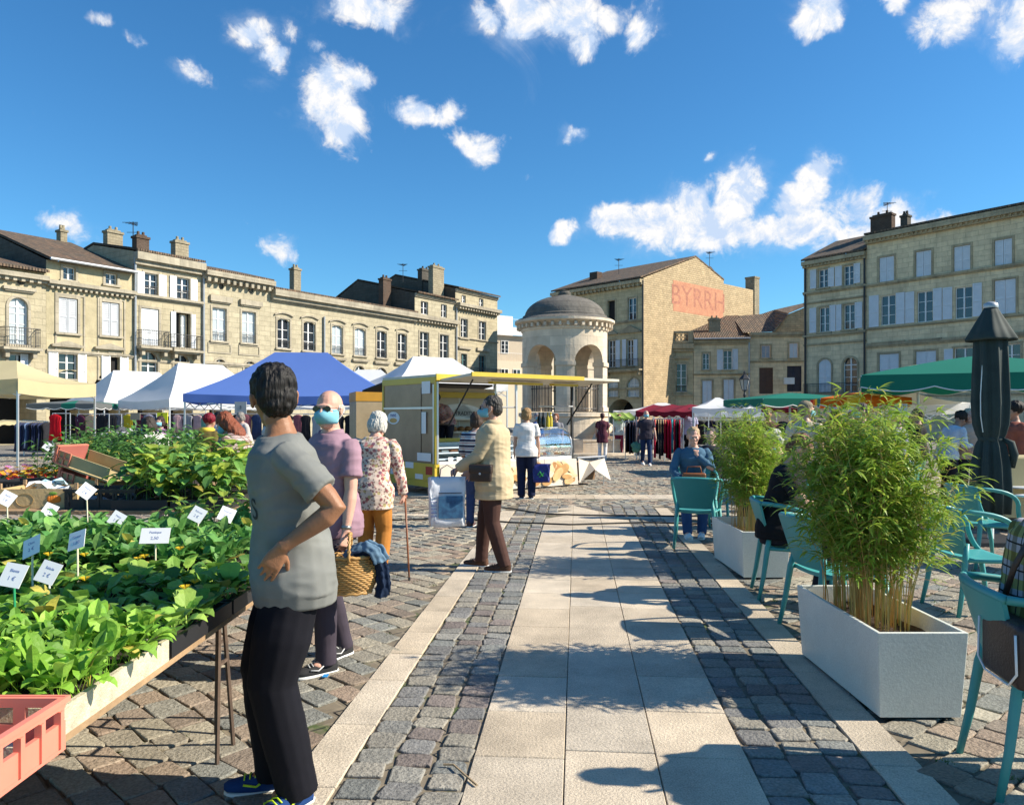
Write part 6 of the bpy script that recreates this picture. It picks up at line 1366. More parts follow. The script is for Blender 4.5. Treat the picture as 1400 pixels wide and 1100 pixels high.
# 2 masked man in a polo with a basket
W2 = person('masked bald man in a mauve polo shirt carrying a wicker basket', -1.12, 4.80, 222, 1.70, q=2, head=(-30, 0, 0), shirt=clothmat('mauve_polo', (.31, .19, .235)), hem=.83, belly=.02, width=1.0, pants=(.05, .04, .055), skin=(.60, .33, .24), hair=('balding', (.42, .41, .39)), mask=1, glasses=1,
    hl=(-.27, .10, .80), el=(-.4, -1, 0), curlL=1.0, hr=(.26, .16, .86), er=(.5, -1, 0), fl=(-.10, .12), fr=(.11, -.16), footyaw=(10, -10), shoes=(.03, .03, .032), shoe2=(.5, .5, .5), sleevew=1.0)
def collar(W, m, r=.078, h=.035, name='collar'):
    o = MB(); o.loft([[W['B'](((r+e)*math.cos(a), (r+e)*math.sin(a)*.92+.014, zz-.035*max(0, math.sin(a))**2)) for a in [R(100+340*t/22) for t in range(23)]] for e, zz in ((-.012, 1.468), (-.016, 1.468+h), (.004, 1.468+h+.004), (.016, 1.468-.004))], caps=False, closed=False); ob = o.build(name, m, W['root'], smooth=True); s = ob.modifiers.new('t', 'SOLIDIFY'); s.thickness = .003; return ob
collar(W2, clothmat('mauve_polo', ()))
def tshow(W, p): return W['M'] @ Vector(p)
# 3 lady with the cane
FLO = clothmat('floral_blouse', (.66, .52, .42), 'floral')
W3 = person('stooping grey-haired woman in a floral blouse leaning on a cane', -1.32, 7.25, 8, 1.60, q=2, lean=12, head=(6, 14, 0), shirt=FLO, sleeve='long', hem=.74, female=1, width=1.05, pants=(.42, .17, .035), legw=1.1, skin=(.58, .32, .24), hair=('bob', (.50, .48, .43)),
    hl=(-.22, .10, .86), hr=(.30, .13, .84), er=(.7, -1, 0), curlR=1.1, dirR=(0, .35, -1), fl=(-.1, .05), fr=(.1, -.04), shoes=(.2, .15, .1), sleevew=1.1)
# 4 man in the beige jacket
W4 = person('masked man in a beige jacket and brown trousers holding a big white bag', -.18, 7.80, 282, 1.74, q=2, head=(-8, 0, 0), shirt=clothmat('beige_jacket', (.50, .40, .25)), coat=1, sleeve='long', hem=.72, width=1.05, pants=(.07, .035, .028), legw=1.05, skin=(.48, .27, .19), hair=('short', (.05, .045, .04)), mask=1, glasses=1,
    hl=(-.17, .34, 1.02), el=(-.3, -1, -.5), curlL=1.1, palmL=(.6, 0, -.8), hr=(.18, .34, .94), er=(.5, -1, -.3), curlR=1.0, fl=(-.13, -.13), fr=(.10, .16), footyaw=(-6, 8), shoes=(.11, .055, .035), shoe2=(.08, .04, .03))
collar(W4, clothmat('beige_jacket', ()), .085, .045)
W5 = person('person in a striped shirt standing at the trailer behind the man in the beige jacket', -.50, 10.7, 8, 1.58, q=1, shirt=clothmat('striped_shirt', (.62, .62, .60), 'stripe', (.05, .05, .08), .9), sleeve='half', hem=.84, female=1, pants=(.04, .06, .14), skin=(.5, .28, .2), hair=('bob', (.05, .03, .02)), shoes=(.10, .06, .06), hl=(-.2, .25, .95))
W6 = person('woman in a white top and navy trousers seen from behind at the counter', .27, 14.4, 4, 1.68, q=1, female=1, head=(-14, 3, 0), shirt=clothmat('white_top', (.74, .70, .66)), hem=.82, pants=(.012, .018, .05), legw=1.2, skin=(.52, .30, .21), hair=('bob', (.30, .18, .08)), hl=(-.24, .05, .82), hr=(.25, .05, .82), curlR=1.1, shoes=(.03, .03, .05), width=1.0)
W7 = person('dark-haired vendor standing inside the food trailer', -1.38, 16.35, 205, 1.62, q=0, z=.56, lean=48, shirt=clothmat('vendor_top', (.35, .25, .25), 'floral'), hair=('puff', (.012, .01, .01)), pants=(.02, .02, .03), hl=(-.2, .45, .95), hr=(.2, .45, .95), female=1, skin=(.4, .2, .13))
W8 = person('woman in a maroon tunic and white trousers beside the fountain', 3.13, 26.6, 10, 1.63, q=0, female=1, shirt=clothmat('maroon_tunic', (.20, .05, .08), 'plaid', (.10, .03, .05), 1.2), hem=.66, pants=(.75, .73, .72), hair=('short', (.05, .02, .02)), skin=(.5, .3, .2), shoes=(.6, .6, .6))
W9 = person('masked man in a dark T-shirt and jeans walking towards the camera', 4.19, 24.0, 182, 1.70, q=1, mask=1, shirt=clothmat('dark_tshirt', (.035, .03, .045)), hem=.84, pants=(.012, .03, .085), hair=('balding', (.4, .38, .36)), skin=(.5, .3, .22), fl=(-.09, .22), fr=(.09, -.2), flz=(0, .05), shoes=(.7, .7, .7), width=1.08, hl=(-.3, .12, .86), hr=(.3, -.05, .86))
W10 = person('man in a lavender shirt walking away with a white plastic bag', 6.25, 27.0, 4, 1.80, q=1, shirt=clothmat('lavender_shirt', (.42, .42, .60)), hem=.86, pants=(.008, .008, .01), hair=('crop', (.05, .03, .03)), skin=(.42, .24, .17), fl=(-.09, .12), fr=(.09, -.12), shoes=(.02, .02, .02), hl=(-.28, .05, .85), width=1.05)
W11 = person('woman in sunglasses and a pale top in the distance right of the fountain', 4.25, 30.5, 180, 1.60, q=0, female=1, glasses=1, shirt=clothmat('pale_top', (.5, .55, .55)), hair=('bob', (.15, .05, .03)), pants=(.2, .02, .05), skin=(.5, .3, .2))
W12 = person('person in a pink checked jacket in the distance right of the fountain', 4.9, 30.2, 60, 1.58, q=0, female=1, shirt=clothmat('pink_check', (.60, .30, .36), 'plaid', (.4, .25, .35)), sleeve='long', hair=('bob', (.02, .02, .03)), pants=(.05, .05, .08), skin=(.5, .3, .2))
# 5 cafe guests
W13 = person('woman in a denim shirt sitting at the round table, hand at her chin', 2.42, 10.28, 190, 1.70, q=2, hipz=.60, lean=6, female=1, head=(-4, 4, 0), shirt=clothmat('denim_shirt', (.06, .13, .20)), sleeve='long', hem=.86, pants=(.03, .07, .17), skin=(.60, .34, .25), hair=('short', (.40, .28, .16)), glasses=0,
    hl=(-.05, .18, 1.17-.12), el=(-.8, .1, -.6), palmL=(.3, -.8, .3), dirL=(.2, -.1, 1), curlL=.8, hr=(.16, .34, .70), er=(.9, -.3, -.3), curlR=.5, fl=(-.09, .47), fr=(.10, .56), shoes=(.72, .72, .72))
W14 = person('man in a black T-shirt sitting behind the far planter with his elbow on the table', 2.27, 6.62, 112, 1.78, q=2, hipz=.58, lean=12, head=(10, 16, 0), shirt=clothmat('black_tshirt', (.010, .010, .012)), hem=.86, pants=(.02, .022, .03), skin=(.52, .28, .19), hair=('short', (.14, .06, .03)),
    hl=(-.20, .36, .76), hr=(.12, .42, .77), er=(.9, -.4, -.3), fl=(-.12, .42), fr=(.14, .34), shoes=(.01, .01, .012))
W15 = person('grey-haired seated man with a mask under his chin facing left over the far bamboo', 3.02, 8.5, 262, 1.76, q=1, hipz=.58, lean=8, head=(0, 8, 0), mask=2, shirt=clothmat('navy_shirt', (.015, .018, .03)), pants=(.03, .03, .05), hair=('short', (.45, .44, .42)), skin=(.52, .28, .2), hl=(-.2, .35, .76), hr=(.2, .35, .76), fl=(-.12, .4), fr=(.12, .4))
chair(3.02, 8.5, 262, 'teal armchair of the grey-haired man behind the far bamboo')
W16 = person('man in a beige T-shirt and cap with a black shoulder strap, turned away', 4.0, 10.5, 48, 1.74, q=1, mask=1, head=(25, 0, 0), shirt=clothmat('beige_tshirt', (.55, .46, .35)), pants=(.05, .05, .06), hair=('crop', (.2, .16, .11)), hat=(.22, .19, .13), skin=(.5, .3, .21), width=1.1, belly=.01)
W17 = person('masked man in a slate jacket standing behind the near bamboo', 5.12, 11.2, 268, 1.72, q=1, mask=1, shirt=clothmat('slate_jacket', (.07, .08, .11)), coat=1, sleeve='long', pants=(.03, .03, .04), hair=('short', (.06, .05, .05)), skin=(.46, .26, .18))
W18 = person('bald man in a grey shirt below the white peaked tent', 6.25, 12.4, 320, 1.60, q=1, shirt=clothmat('grey_blue_shirt', (.22, .23, .32)), sleeve='long', pants=(.03, .03, .04), hair=('balding', (.3, .25, .2)), skin=(.5, .28, .2))
W19 = person('person in a white shirt with a dark vest leaning over a high table', 7.35, 13.0, 75, 1.66, q=1, lean=22, head=(0, 16, 0), shirt=clothmat('white_shirt', (.62, .66, .72)), sleeve='long', pants=(.02, .02, .03), hair=('puff', (.02, .015, .012)), skin=(.35, .2, .14), hl=(-.15, .4, 1.1), hr=(.15, .4, 1.1))
W20 = person('older man in a beige shirt facing the camera beside the closed parasol', 7.78, 13.1, 190, 1.66, q=1, shirt=clothmat('sand_shirt', (.52, .40, .32)), sleeve='long', pants=(.02, .02, .03), hair=('short', (.5, .42, .3)), skin=(.55, .33, .25), hl=(-.15, .3, 1.05), hr=(.15, .3, 1.05))
W21 = person('person in a rust jacket with dark hair at the right edge behind the parasol', 7.35, 11.2, 280, 1.72, q=1, shirt=clothmat('rust_jacket', (.28, .09, .06)), coat=1, sleeve='long', pants=(.05, .06, .08), hair=('puff', (.015, .01, .01)), skin=(.4, .22, .15))
W22 = person('person in a plaid shirt sitting at the right edge with back to us', 2.19, 3.22, 98, 1.72, q=2, hipz=.57, lean=7, shirt=clothmat('plaid_shirt', (.36, .36, .38), 'plaid', (.30, .29, .10), .8), sleeve='long', hem=.90, pants=(.008, .010, .022), legw=1.1, skin=(.5, .28, .2), hair=('short', (.05, .03, .02)), hl=(-.2, .32, .72), hr=(.22, .30, .74), er=(.8, -.6, -.4), fl=(-.12, .42), fr=(.14, .4), shoes=(.02, .02, .02), width=1.08)
# 6 shoppers among the stalls on the left
W23 = person('masked woman with long red hair looking down at the clothes table', -2.95, 8.4, 285, 1.62, q=1, female=1, lean=14, head=(0, 26, 0), mask=1, shirt=clothmat('check_coat', (.56, .42, .38), 'plaid', (.35, .26, .24), 1.0), coat=1, sleeve='long', pants=(.02, .02, .03), hair=('long', (.20, .055, .025)), skin=(.6, .36, .28), hl=(-.15, .38, 1.0), hr=(.15, .34, .96))
W24 = person('masked woman in a cream top bending over the stall of clothes', -4.62, 10.3, 300, 1.66, q=1, female=1, lean=38, mask=1, shirt=clothmat('cream_top', (.66, .62, .54)), sleeve='half', hem=.80, pants=(.02, .02, .03), hair=('bob', (.035, .025, .02)), skin=(.42, .24, .17), hl=(-.2, .5, .85), hr=(.15, .5, .85))
W25 = person('person with crimson hair and a yellow scarf among the clothes tables', -4.9, 12.2, 20, 1.56, q=0, female=1, lean=10, shirt=clothmat('olive_coat', (.13, .10, .03)), coat=1, sleeve='long', pants=(.02, .02, .02), hair=('puff', (.16, .005, .015)), skin=(.4, .2, .15))
W26 = person('woman in navy with brown hair browsing behind the clothes table', -5.35, 14.6, 200, 1.55, q=0, female=1, lean=20, shirt=clothmat('navy_coat', (.012, .02, .07)), coat=1, sleeve='long', pants=(.02, .02, .02), hair=('bob', (.12, .05, .03)), skin=(.5, .3, .2), mask=1)
W27 = person('shopper with a red scarf and black hair under the blue tent', -6.6, 17.3, 235, 1.60, q=0, shirt=clothmat('white_red_top', (.55, .50, .50)), sleeve='long', pants=(.02, .02, .02), hair=('puff', (.012, .01, .01)), skin=(.4, .25, .2))
W28 = person('grey-haired shopper in a pale cardigan under the blue tent', -6.35, 18.4, 230, 1.64, q=0, lean=12, shirt=clothmat('pale_cardigan', (.45, .42, .40)), sleeve='long', pants=(.02, .02, .02), hair=('bob', (.22, .2, .18)), skin=(.45, .28, .22))
W29 = person('shopper in black bending behind the yellow dress rail', -8.2, 17.3, 160, 1.50, q=0, lean=20, shirt=clothmat('black_coat', (.01, .01, .012)), coat=1, sleeve='long', pants=(.02, .02, .02), hair=('puff', (.012, .01, .01)), skin=(.4, .25, .2))
W30 = person('shopper in a violet top beside the yellow price card', -7.0, 15.3, 190, 1.52, q=0, female=1, shirt=clothmat('violet_top', (.25, .12, .25)), sleeve='long', pants=(.02, .02, .02), hair=('bob', (.04, .02, .02)), skin=(.35, .22, .17), mask=1)
W31 = person('shopper in blue with a pale blue mask far behind the counter', .72, 22.5, 150, 1.62, q=0, mask=1, shirt=clothmat('blue_top', (.03, .08, .25)), sleeve='long', pants=(.02, .02, .02), hair=('short', (.2, .2, .22)), skin=(.45, .28, .22))
W32 = person('shopper with auburn hair far behind the counter, next to the one in blue', 1.35, 23.5, 200, 1.60, q=0, female=1, shirt=clothmat('grey_top', (.2, .2, .22)), pants=(.02, .02, .02), hair=('bob', (.2, .07, .03)), skin=(.5, .3, .22))
W33 = person('seated guest in dark clothes behind the far bamboo beside the denim-clad woman', 3.0, 11.6, 200, 1.66, q=0, hipz=.58, shirt=clothmat('dark_coat', (.03, .03, .04)), coat=1, sleeve='long', pants=(.02, .02, .02), hair=('short', (.06, .05, .05)), skin=(.45, .28, .22), fl=(-.1, .4), fr=(.1, .4))
chair(3.0, 11.6, 200, 'teal armchair of the guest in dark clothes behind the far bamboo')
chair(6.2, 12.3, 320, 'teal armchair standing behind the near bamboo by the white peaked tent')
person('person in dark brown behind the denim-clad woman among the stalls', *gpos(1050, 17), 200, 1.68, q=0, shirt=clothmat('brown_top', (.10, .04, .04)), sleeve='long', pants=(.02, .02, .02), hair=('short', (.04, .02, .02)), skin=(.3, .15, .1))
person('person in a maroon jumper reaching up beside the man in the cap', *gpos(1142, 13.4), 150, 1.64, q=0, female=1, shirt=clothmat('maroon_jumper', (.14, .02, .04)), sleeve='long', pants=(.02, .02, .02), hair=('bob', (.06, .02, .02)), skin=(.4, .2, .15), hr=(.3, .3, 1.5))
person('person with auburn hair in a mustard top in front of the slate jacket', *gpos(1166, 12.3), 220, 1.60, q=0, female=1, shirt=clothmat('mustard_top', (.55, .30, .03)), pants=(.02, .02, .02), hair=('bob', (.22, .07, .02)), skin=(.5, .3, .2))
person('dark-haired person in black sitting right of the bald man', *gpos(1256, 12.8), 300, 1.62, q=0, shirt=clothmat('black_top2', (.015, .015, .018)), sleeve='long', pants=(.02, .02, .02), hair=('short', (.03, .02, .02)), skin=(.35, .2, .14), hipz=.9)
person('shopper in white behind the red-haired woman under the blue tent', *gpos(372, 15.5), 200, 1.60, q=0, shirt=clothmat('offwhite_top', (.55, .52, .48)), sleeve='long', pants=(.02, .02, .02), hair=('short', (.10, .07, .05)), skin=(.4, .25, .18))
# ------------------------------------------------ things carried
WICK = None
def wicker():
    m, nt, b = _nt('wicker'); L = nt.links; tc = N(nt, 'ShaderNodeTexCoord'); n = N(nt, 'ShaderNodeTexNoise', i_Scale=40, i_Detail=4); L.new(tc.outputs['Object'], n.inputs['Vector']); L.new(mixc(nt, n.outputs[0], (.30, .14, .035, 1), (.62, .38, .13, 1)), b.inputs['Base Color']); b.inputs['Roughness'].default_value = .55; return m
def basket():
    hp = W2['M'] @ W2['arms'][0][2]; c = Vector((hp.x+.03, hp.y-.02, 0)); z0 = .50; root = thing('wicker_basket', 'woven wicker basket with an arched handle hanging from the man in mauve', 'basket', (c.x, c.y, z0), R(8)); wm = wicker()
    def prof(t): return .62+.38*math.sin(PI*(.12+.72*t))
    o = MB(); rx, ry, h = .155, .11, .20; n = 44
    for j in range(17):
        t = j/16; pts = []
        for i in range(n*2+1):
            a = 2*PI*i/(n*2); w = prof(t)+(.028 if (i//2+j) % 2 else -.012)*1.0; pts.append((rx*w*math.cos(a), ry*w*math.sin(a), .012+h*t))
        o.tube(pts, .0068, 5)
    for i in range(0, n): a = 2*PI*i/n; o.tube([(rx*prof(j/6)*math.cos(a), ry*prof(j/6)*math.sin(a), .01+h*j/6) for j in range(7)], .004, 4)
    body = o.build('woven_side', wm, root, smooth=True)
    MB().lathe([(.001, 0), (.1, 0), (.105, .012), (.001, .012)], 24).build('bottom', wm, root).scale = (1.05, .78, 1)
    for zz, k in ((h+.02, prof(1)+.03), (.012, prof(0)+.03)): MB().tube([(rx*k*math.cos(2*PI*i/40), ry*k*math.sin(2*PI*i/40), zz+.004*math.sin(i*1.9)) for i in range(41)], .011, 7).build('rim', wm, root, smooth=True)
    hd = MB()
    for ph in (0, 2.1, 4.2): hd.tube([(.0+.007*math.cos(ph+t*3.1), ry*.95*math.cos(PI*t/16)+.007*math.sin(ph+t*3.1), h+.0+.155*math.sin(PI*t/16)) for t in range(17)], .007, 6)
    hd.build('handle', wm, root, smooth=True)
    # denim jacket folded over the side of the basket
    def drape(path, w, th, mt, nm, par, seed, vox=.006):
        j = MB(); rows = []; P_ = [Vector(p) for p in path]
        for i, p in enumerate(P_):
            t = (P_[min(i+1, len(P_)-1)]-P_[max(i-1, 0)]).normalized(); ac = Vector((.25, 1, 0)).normalized(); nr = t.cross(ac).normalized(); row = []; ww = w*(.75+.25*math.sin(i*.9+seed)); n = 30
            for s_ in (1, -1):
                for k in range(n+1):
                    u = (-1+2*k/n)*s_; row.append(p+ac*ww*u+nr*(s_*th*(1-.6*u*u)+.018*math.sin(u*7+i*.35+seed)+.008*math.sin(u*17+i*.8)))
            rows.append(row)
        j.loft(rows); return fused(j, vox, 2, nm, mt, par, lambda co, n: .008*noise.noise(co*35))
    X, Y, Z = c.x, c.y, z0
    fo = drape([(X+.0, Y, Z+.19), (X+.05, Y, Z+.235), (X+.11, Y, Z+.25), (X+.165, Y, Z+.22), (X+.19, Y, Z+.14), (X+.20, Y, Z+.05), (X+.19, Y, Z-.02)], .085, .020, clothmat('navy_denim', (.012, .024, .055)), 'denim_jacket', None, 1); tag(fo, 'crumpled navy and blue denim jacket draped over the wicker basket', 'jacket')
    drape([(X-.02, Y-.02, Z+.21), (X+.04, Y-.03, Z+.265), (X+.11, Y-.03, Z+.285), (X+.17, Y-.03, Z+.26), (X+.205, Y-.02, Z+.19)], .075, .014, clothmat('light_denim', (.12, .20, .28)), 'jacket_lining', fo, 4)
basket()
def cane():
    h = W3['M'] @ W3['arms'][1][2]; t = Vector((h.x+.07, h.y-.10, 0)); tp = Vector((h.x+.015, h.y+.02, h.z-.05)); o = MB(); o.tube([t, t.lerp(tp, .5), tp], .009, 8, rr=[.008, .009, .010]); o.tube([tp, tp+Vector((0, .02, .03)), tp+Vector((0, .07, .035)), tp+Vector((0, .11, .02))], .011, 8); c = o.build('walking_cane', mat('cane_wood', (.22, .075, .03), rough=.4), smooth=True); tag(c, 'reddish-brown wooden walking cane held by the floral-bloused woman', 'cane')
    MB().tube([t-Vector((0, 0, 0)), t+Vector((0, 0, .03))], .012, 8).build('rubber_tip', IRON, c)
cane()
def bag(name, label, x, y, z, rz, w, h, dpt, m, hh=.18, slump=.0, cat='bag', hm=None):
    root = thing(name, label, cat, (x, y, z), rz); o = MB(); rows = []
    for j in range(9):
        t = j/8; ww = w/2*(.96+.06*t-slump*math.sin(PI*t)*0); dd = dpt/2*(1-.72*t); row = []
        for i in range(24):
            a = 2*PI*i/24; ca, sa = math.cos(a), math.sin(a); ca = math.copysign(abs(ca)**.35, ca); sa = math.copysign(abs(sa)**.35, sa); row.append(Vector((ww*ca+.008*math.sin(i*2+j), dd*sa+.010*math.sin(i*1.7+j*1.3), h*t+.006*math.sin(i))))
        rows.append(row)
    o.loft(rows); b = o.build('body', m, root, smooth=True)
    for sy in (-1, 1): MB().tube([(-w*.2, sy*.012, h-.01), (-w*.17, sy*.008, h+hh*.7), (0, 0, h+hh), (w*.17, sy*.008, h+hh*.7), (w*.2, sy*.012, h-.01)], .006, 6, flat=.5).build('handle', hm or m, root, smooth=True)
    return root, b
q4 = W4['M'] @ W4['arms'][0][2]
rb, bb = bag('shopping_bag', 'big white shopping bag with a dark blue picture held by the beige-jacketed man', q4.x-.10, q4.y-.08, .46, R(10), .36, .48, .16, mat('white_bag', (.68, .70, .74), rough=.45, var=.06, bump=.3, bs=9), .12, hm=mat('navy_strap', (.02, .03, .12)))
MB().box((-.09, -.080, .08), (.15, -.074, .30)).build('printed_picture', mat('blue_picture', (.01, .04, .12), var=.8, ns=14, col2=(.05, .18, .32)), bb)
MB().box((-.09, -.070, .325), (.14, -.064, .333)).build('printed_line', INK, bb)
for k in range(5): MB().box((-.165, -.0745-.001*k*0, .10+.035*k), (-.105, -.072, .105+.035*k)).build('printed_line', BLUI, bb)
q6 = W6['M'] @ W6['arms'][1][2]
rb2, bb2 = bag('shopping_bag', 'royal blue shopping bag with a green mark held by the woman in white', q6.x+.04, q6.y-.05, q6.z-.53, R(-5), .32, .34, .14, mat('blue_bag', (.015, .02, .16), rough=.4, bump=.3, bs=10), .16)
mk = MB(); mk.tube([(-.06, -.062, .14), (-.02, -.066, .20), (.03, -.066, .12), (-.03, -.066, .10), (.05, -.062, .18)], .01, 5); mk.build('green_mark', mat('green_print', (.05, .45, .08)), bb2)
def crossbody(W, label, m, p0, p1, bagc, bs, sidev=1):
    """strap round the torso and a small flap bag"""
    root = thing('shoulder_bag', label, 'bag', tuple(W['M'] @ Vector((0, 0, 0)))[:3], W['root'].rotation_euler.z); B = W['B']; pts = []
    for t in range(25):
        a = 2*PI*t/24; zz = 1.18+.26*math.cos(a)*1.0; rx, ry = .205, .165; top = (1+math.cos(a))/2
        pts.append(B((sidev*(.16*math.cos(a)-.02), (.168-.02*top)*math.sin(a)+.01, 1.17+.30*math.cos(a))))
    MB().tube(pts, .011, 6, flat=.35, up=(0, 0, 1)).build('strap', m, root, smooth=True)
    c = Vector(bagc); b = rbox((c.x-bs[0]/2, c.y-bs[1]/2, c.z-bs[2]/2), (c.x+bs[0]/2, c.y+bs[1]/2, c.z+bs[2]/2), .018, 3); bo = b.build('pouch', m, root, smooth=True)
    rbox((c.x-bs[0]/2-.006, c.y-bs[1]/2-.006, c.z+.0), (c.x+bs[0]/2+.006, c.y+bs[1]/2+.006, c.z+bs[2]/2+.008), .015, 3).build('flap', m, bo, smooth=True); MB().ell((c.x-bs[0]/2-.008, c.y, c.z), (.006, .012, .012), 8, 6).build('clasp', ALU, bo)
BLK = mat('dark_leather', (.03, .018, .015), rough=.4, bump=.2, bs=60)
crossbody(W4, 'dark brown leather shoulder bag worn by the man in the beige jacket', BLK, 0, 0, (-.235, .08, .98), (.08, .22, .16), sidev=-1)
crossbody(W16, 'black strapped shoulder bag worn by the man in the cap', BLK, 0, 0, (-.25, .02, .9), (.07, .2, .16), sidev=1)
q10 = W10['M'] @ W10['arms'][0][2]; pb = MB()
for k in range(10): pb.ell((q10.x+U(-.07, .07), q10.y+U(-.05, .05), q10.z-.36+U(-.1, .1)), (.11, .09, .12), 10, 7)
pb.tube([(q10.x, q10.y, q10.z-.07), (q10.x, q10.y, q10.z-.3)], .03, 8, rr=[.015, .06]); tag(fused(pb, .015, 2, 'plastic_bag', cloth('white_plastic', (.7, .66, .68), .3), None, lambda co, n: .02*noise.noise(co*18)), 'crumpled white plastic bag held by the man in the lavender shirt', 'bag')
q9 = W9['M'] @ W9['arms'][1][2]; pb = MB()
for k in range(9): pb.ell((q9.x+U(-.07, .07), q9.y+U(-.04, .04), q9.z-.30+U(-.08, .08)), (.11, .09, .10), 10, 7)
pb.tube([(q9.x, q9.y, q9.z-.05), (q9.x, q9.y, q9.z-.25)], .03, 8, rr=[.015, .06]); tag(fused(pb, .015, 2, 'plastic_bag', cloth('green_plastic', (.12, .30, .22), .3), None, lambda co, n: .02*noise.noise(co*18)), 'green carrier bag held by the masked man walking in jeans', 'bag')
# denim woman's handbag on her lap, watch of the man with the basket, black shoulder bag of the plaid-shirted guest
hb_ = rbox((-.15, -.05, 0), (.15, .06, .14), .02, 3).build('body', mat('tan_leather', (.26, .09, .03), rough=.4, bump=.2, bs=50), None, smooth=True)
hr_ = thing('handbag', 'tan leather handbag on the lap of the woman in denim', 'handbag', tuple(W13['M'] @ Vector((0, .27, .665))), R(-190)); hb_.parent = hr_; MB().tube([(-.1, 0, .13), (-.08, 0, .22), (.08, 0, .22), (.1, 0, .13)], .008, 6).build('handle', _M['tan_leather'], hr_, smooth=True); MB().box((-.152, .062, .06), (.152, .068, .075)).build('zip', IRON, hr_)
a2, b2, c2 = W2['arms'][0]; dv = (c2-b2).normalized(); wt = MB(); pp = W2['M'] @ (c2-dv*.03); dw = (W2['M'].to_3x3() @ dv).normalized(); wt.tube([pp-dw*.010, pp+dw*.010], .031, 16); wo = wt.build('wristwatch', mat('watch_metal', (.35, .34, .32), rough=.3, metal=.8), smooth=True); tag(wo, 'metal wristwatch on the arm of the man in the mauve polo', 'watch')
tt = W22['M']; sb = thing('shoulder_bag', 'black bag with pale piping hanging behind the plaid-shirted guest', 'bag', tuple(tt @ Vector((.13, -.10, .58))), W22['root'].rotation_euler.z)
rbox((-.16, -.10, -.10), (.16, .0, .16), .03, 3).build('pouch', BLK, sb, smooth=True); MB().tube([(-.15, -.106, .12), (-.16, -.106, -.05), (-.1, -.106, -.09), (.1, -.106, -.09), (.16, -.106, -.03), (.15, -.106, .12)], .005, 6).build('piping', PAPER, sb, smooth=True); MB().tube([(-.1, -.05, .15), (-.04, -.02, .35), (.02, .02, .5)], .012, 6, flat=.4).build('strap', BLK, sb, smooth=True)
sc = MB(); hd = W25['M'] @ W25['B']((0, 0, 1.47)); sc.lathe([(.06, 0), (.11, .03), (.12, .07), (.08, .1)], 16, (hd.x, hd.y, hd.z-.04)); so2 = sc.build('scarf', mat('yellow_scarf', (.7, .5, .05)), smooth=True); tag(so2, 'yellow scarf round the neck of the crimson-haired person', 'scarf')
# ------------------------------------------------ seedling stall
LEAFM = mat('seedling_leaf', (.1, .2, .04), rough=.55, var=.14, ns=14, attr=True, trans=.34, spec=.4, bump=.25, bs=45); SOILM = mat('potting_soil', (.035, .025, .018), rough=1, var=.4, ns=40, bump=.8, bs=70)
def leaf(mb, base, d, ln, w, col, cup=.25, droop=.8, n=4, lobe=0, stalk=.3, up=None, rr=RND):
    """leaf on a stalk: two rows of quads either side of the midrib, cupped and drooping"""
    d = d.normalized(); s = d.cross(Vector((0, 0, 1)))
    if s.length < .05: s = Vector((1, 0, 0))
    s.normalize(); p = base.copy(); q = d.copy(); st = ln*stalk/(1-stalk) if stalk < 1 else 0
    for k in range(2):
        p2 = p+q*st/2; sc = (.28*w*.25)
        mb.face([p-s*sc*.4, p+s*sc*.4, p2+s*sc*.4, p2-s*sc*.4], (col[0]*1.35, col[1]*1.25, col[2]*1.3)); p = p2; q = (q+Vector((0, 0, -droop*.12))).normalized()
    prev = None
    for k in range(n+1):
        t = k/n; ww = w*.5*math.sin(PI*min(1, (t*.86+.09)))**.75*(1 if k < n else .15)
        if lobe: ww *= 1+lobe*(1 if k % 2 else -1)*.5
        nr = s.cross(q).normalized(); a = p+s*ww+nr*cup*ww*(1+.3*math.sin(k*2.1)); b = p-s*ww+nr*cup*ww*(1-.3*math.sin(k*1.7)); cur = (a, p.copy(), b)
        if prev: mb.face([prev[0], cur[0], cur[1], prev[1]], col); mb.face([prev[1], cur[1], cur[2], prev[2]], col)
        prev = cur; p = p+q*ln/n; q = (q+Vector((0, 0, -droop/n*1.1))).normalized()
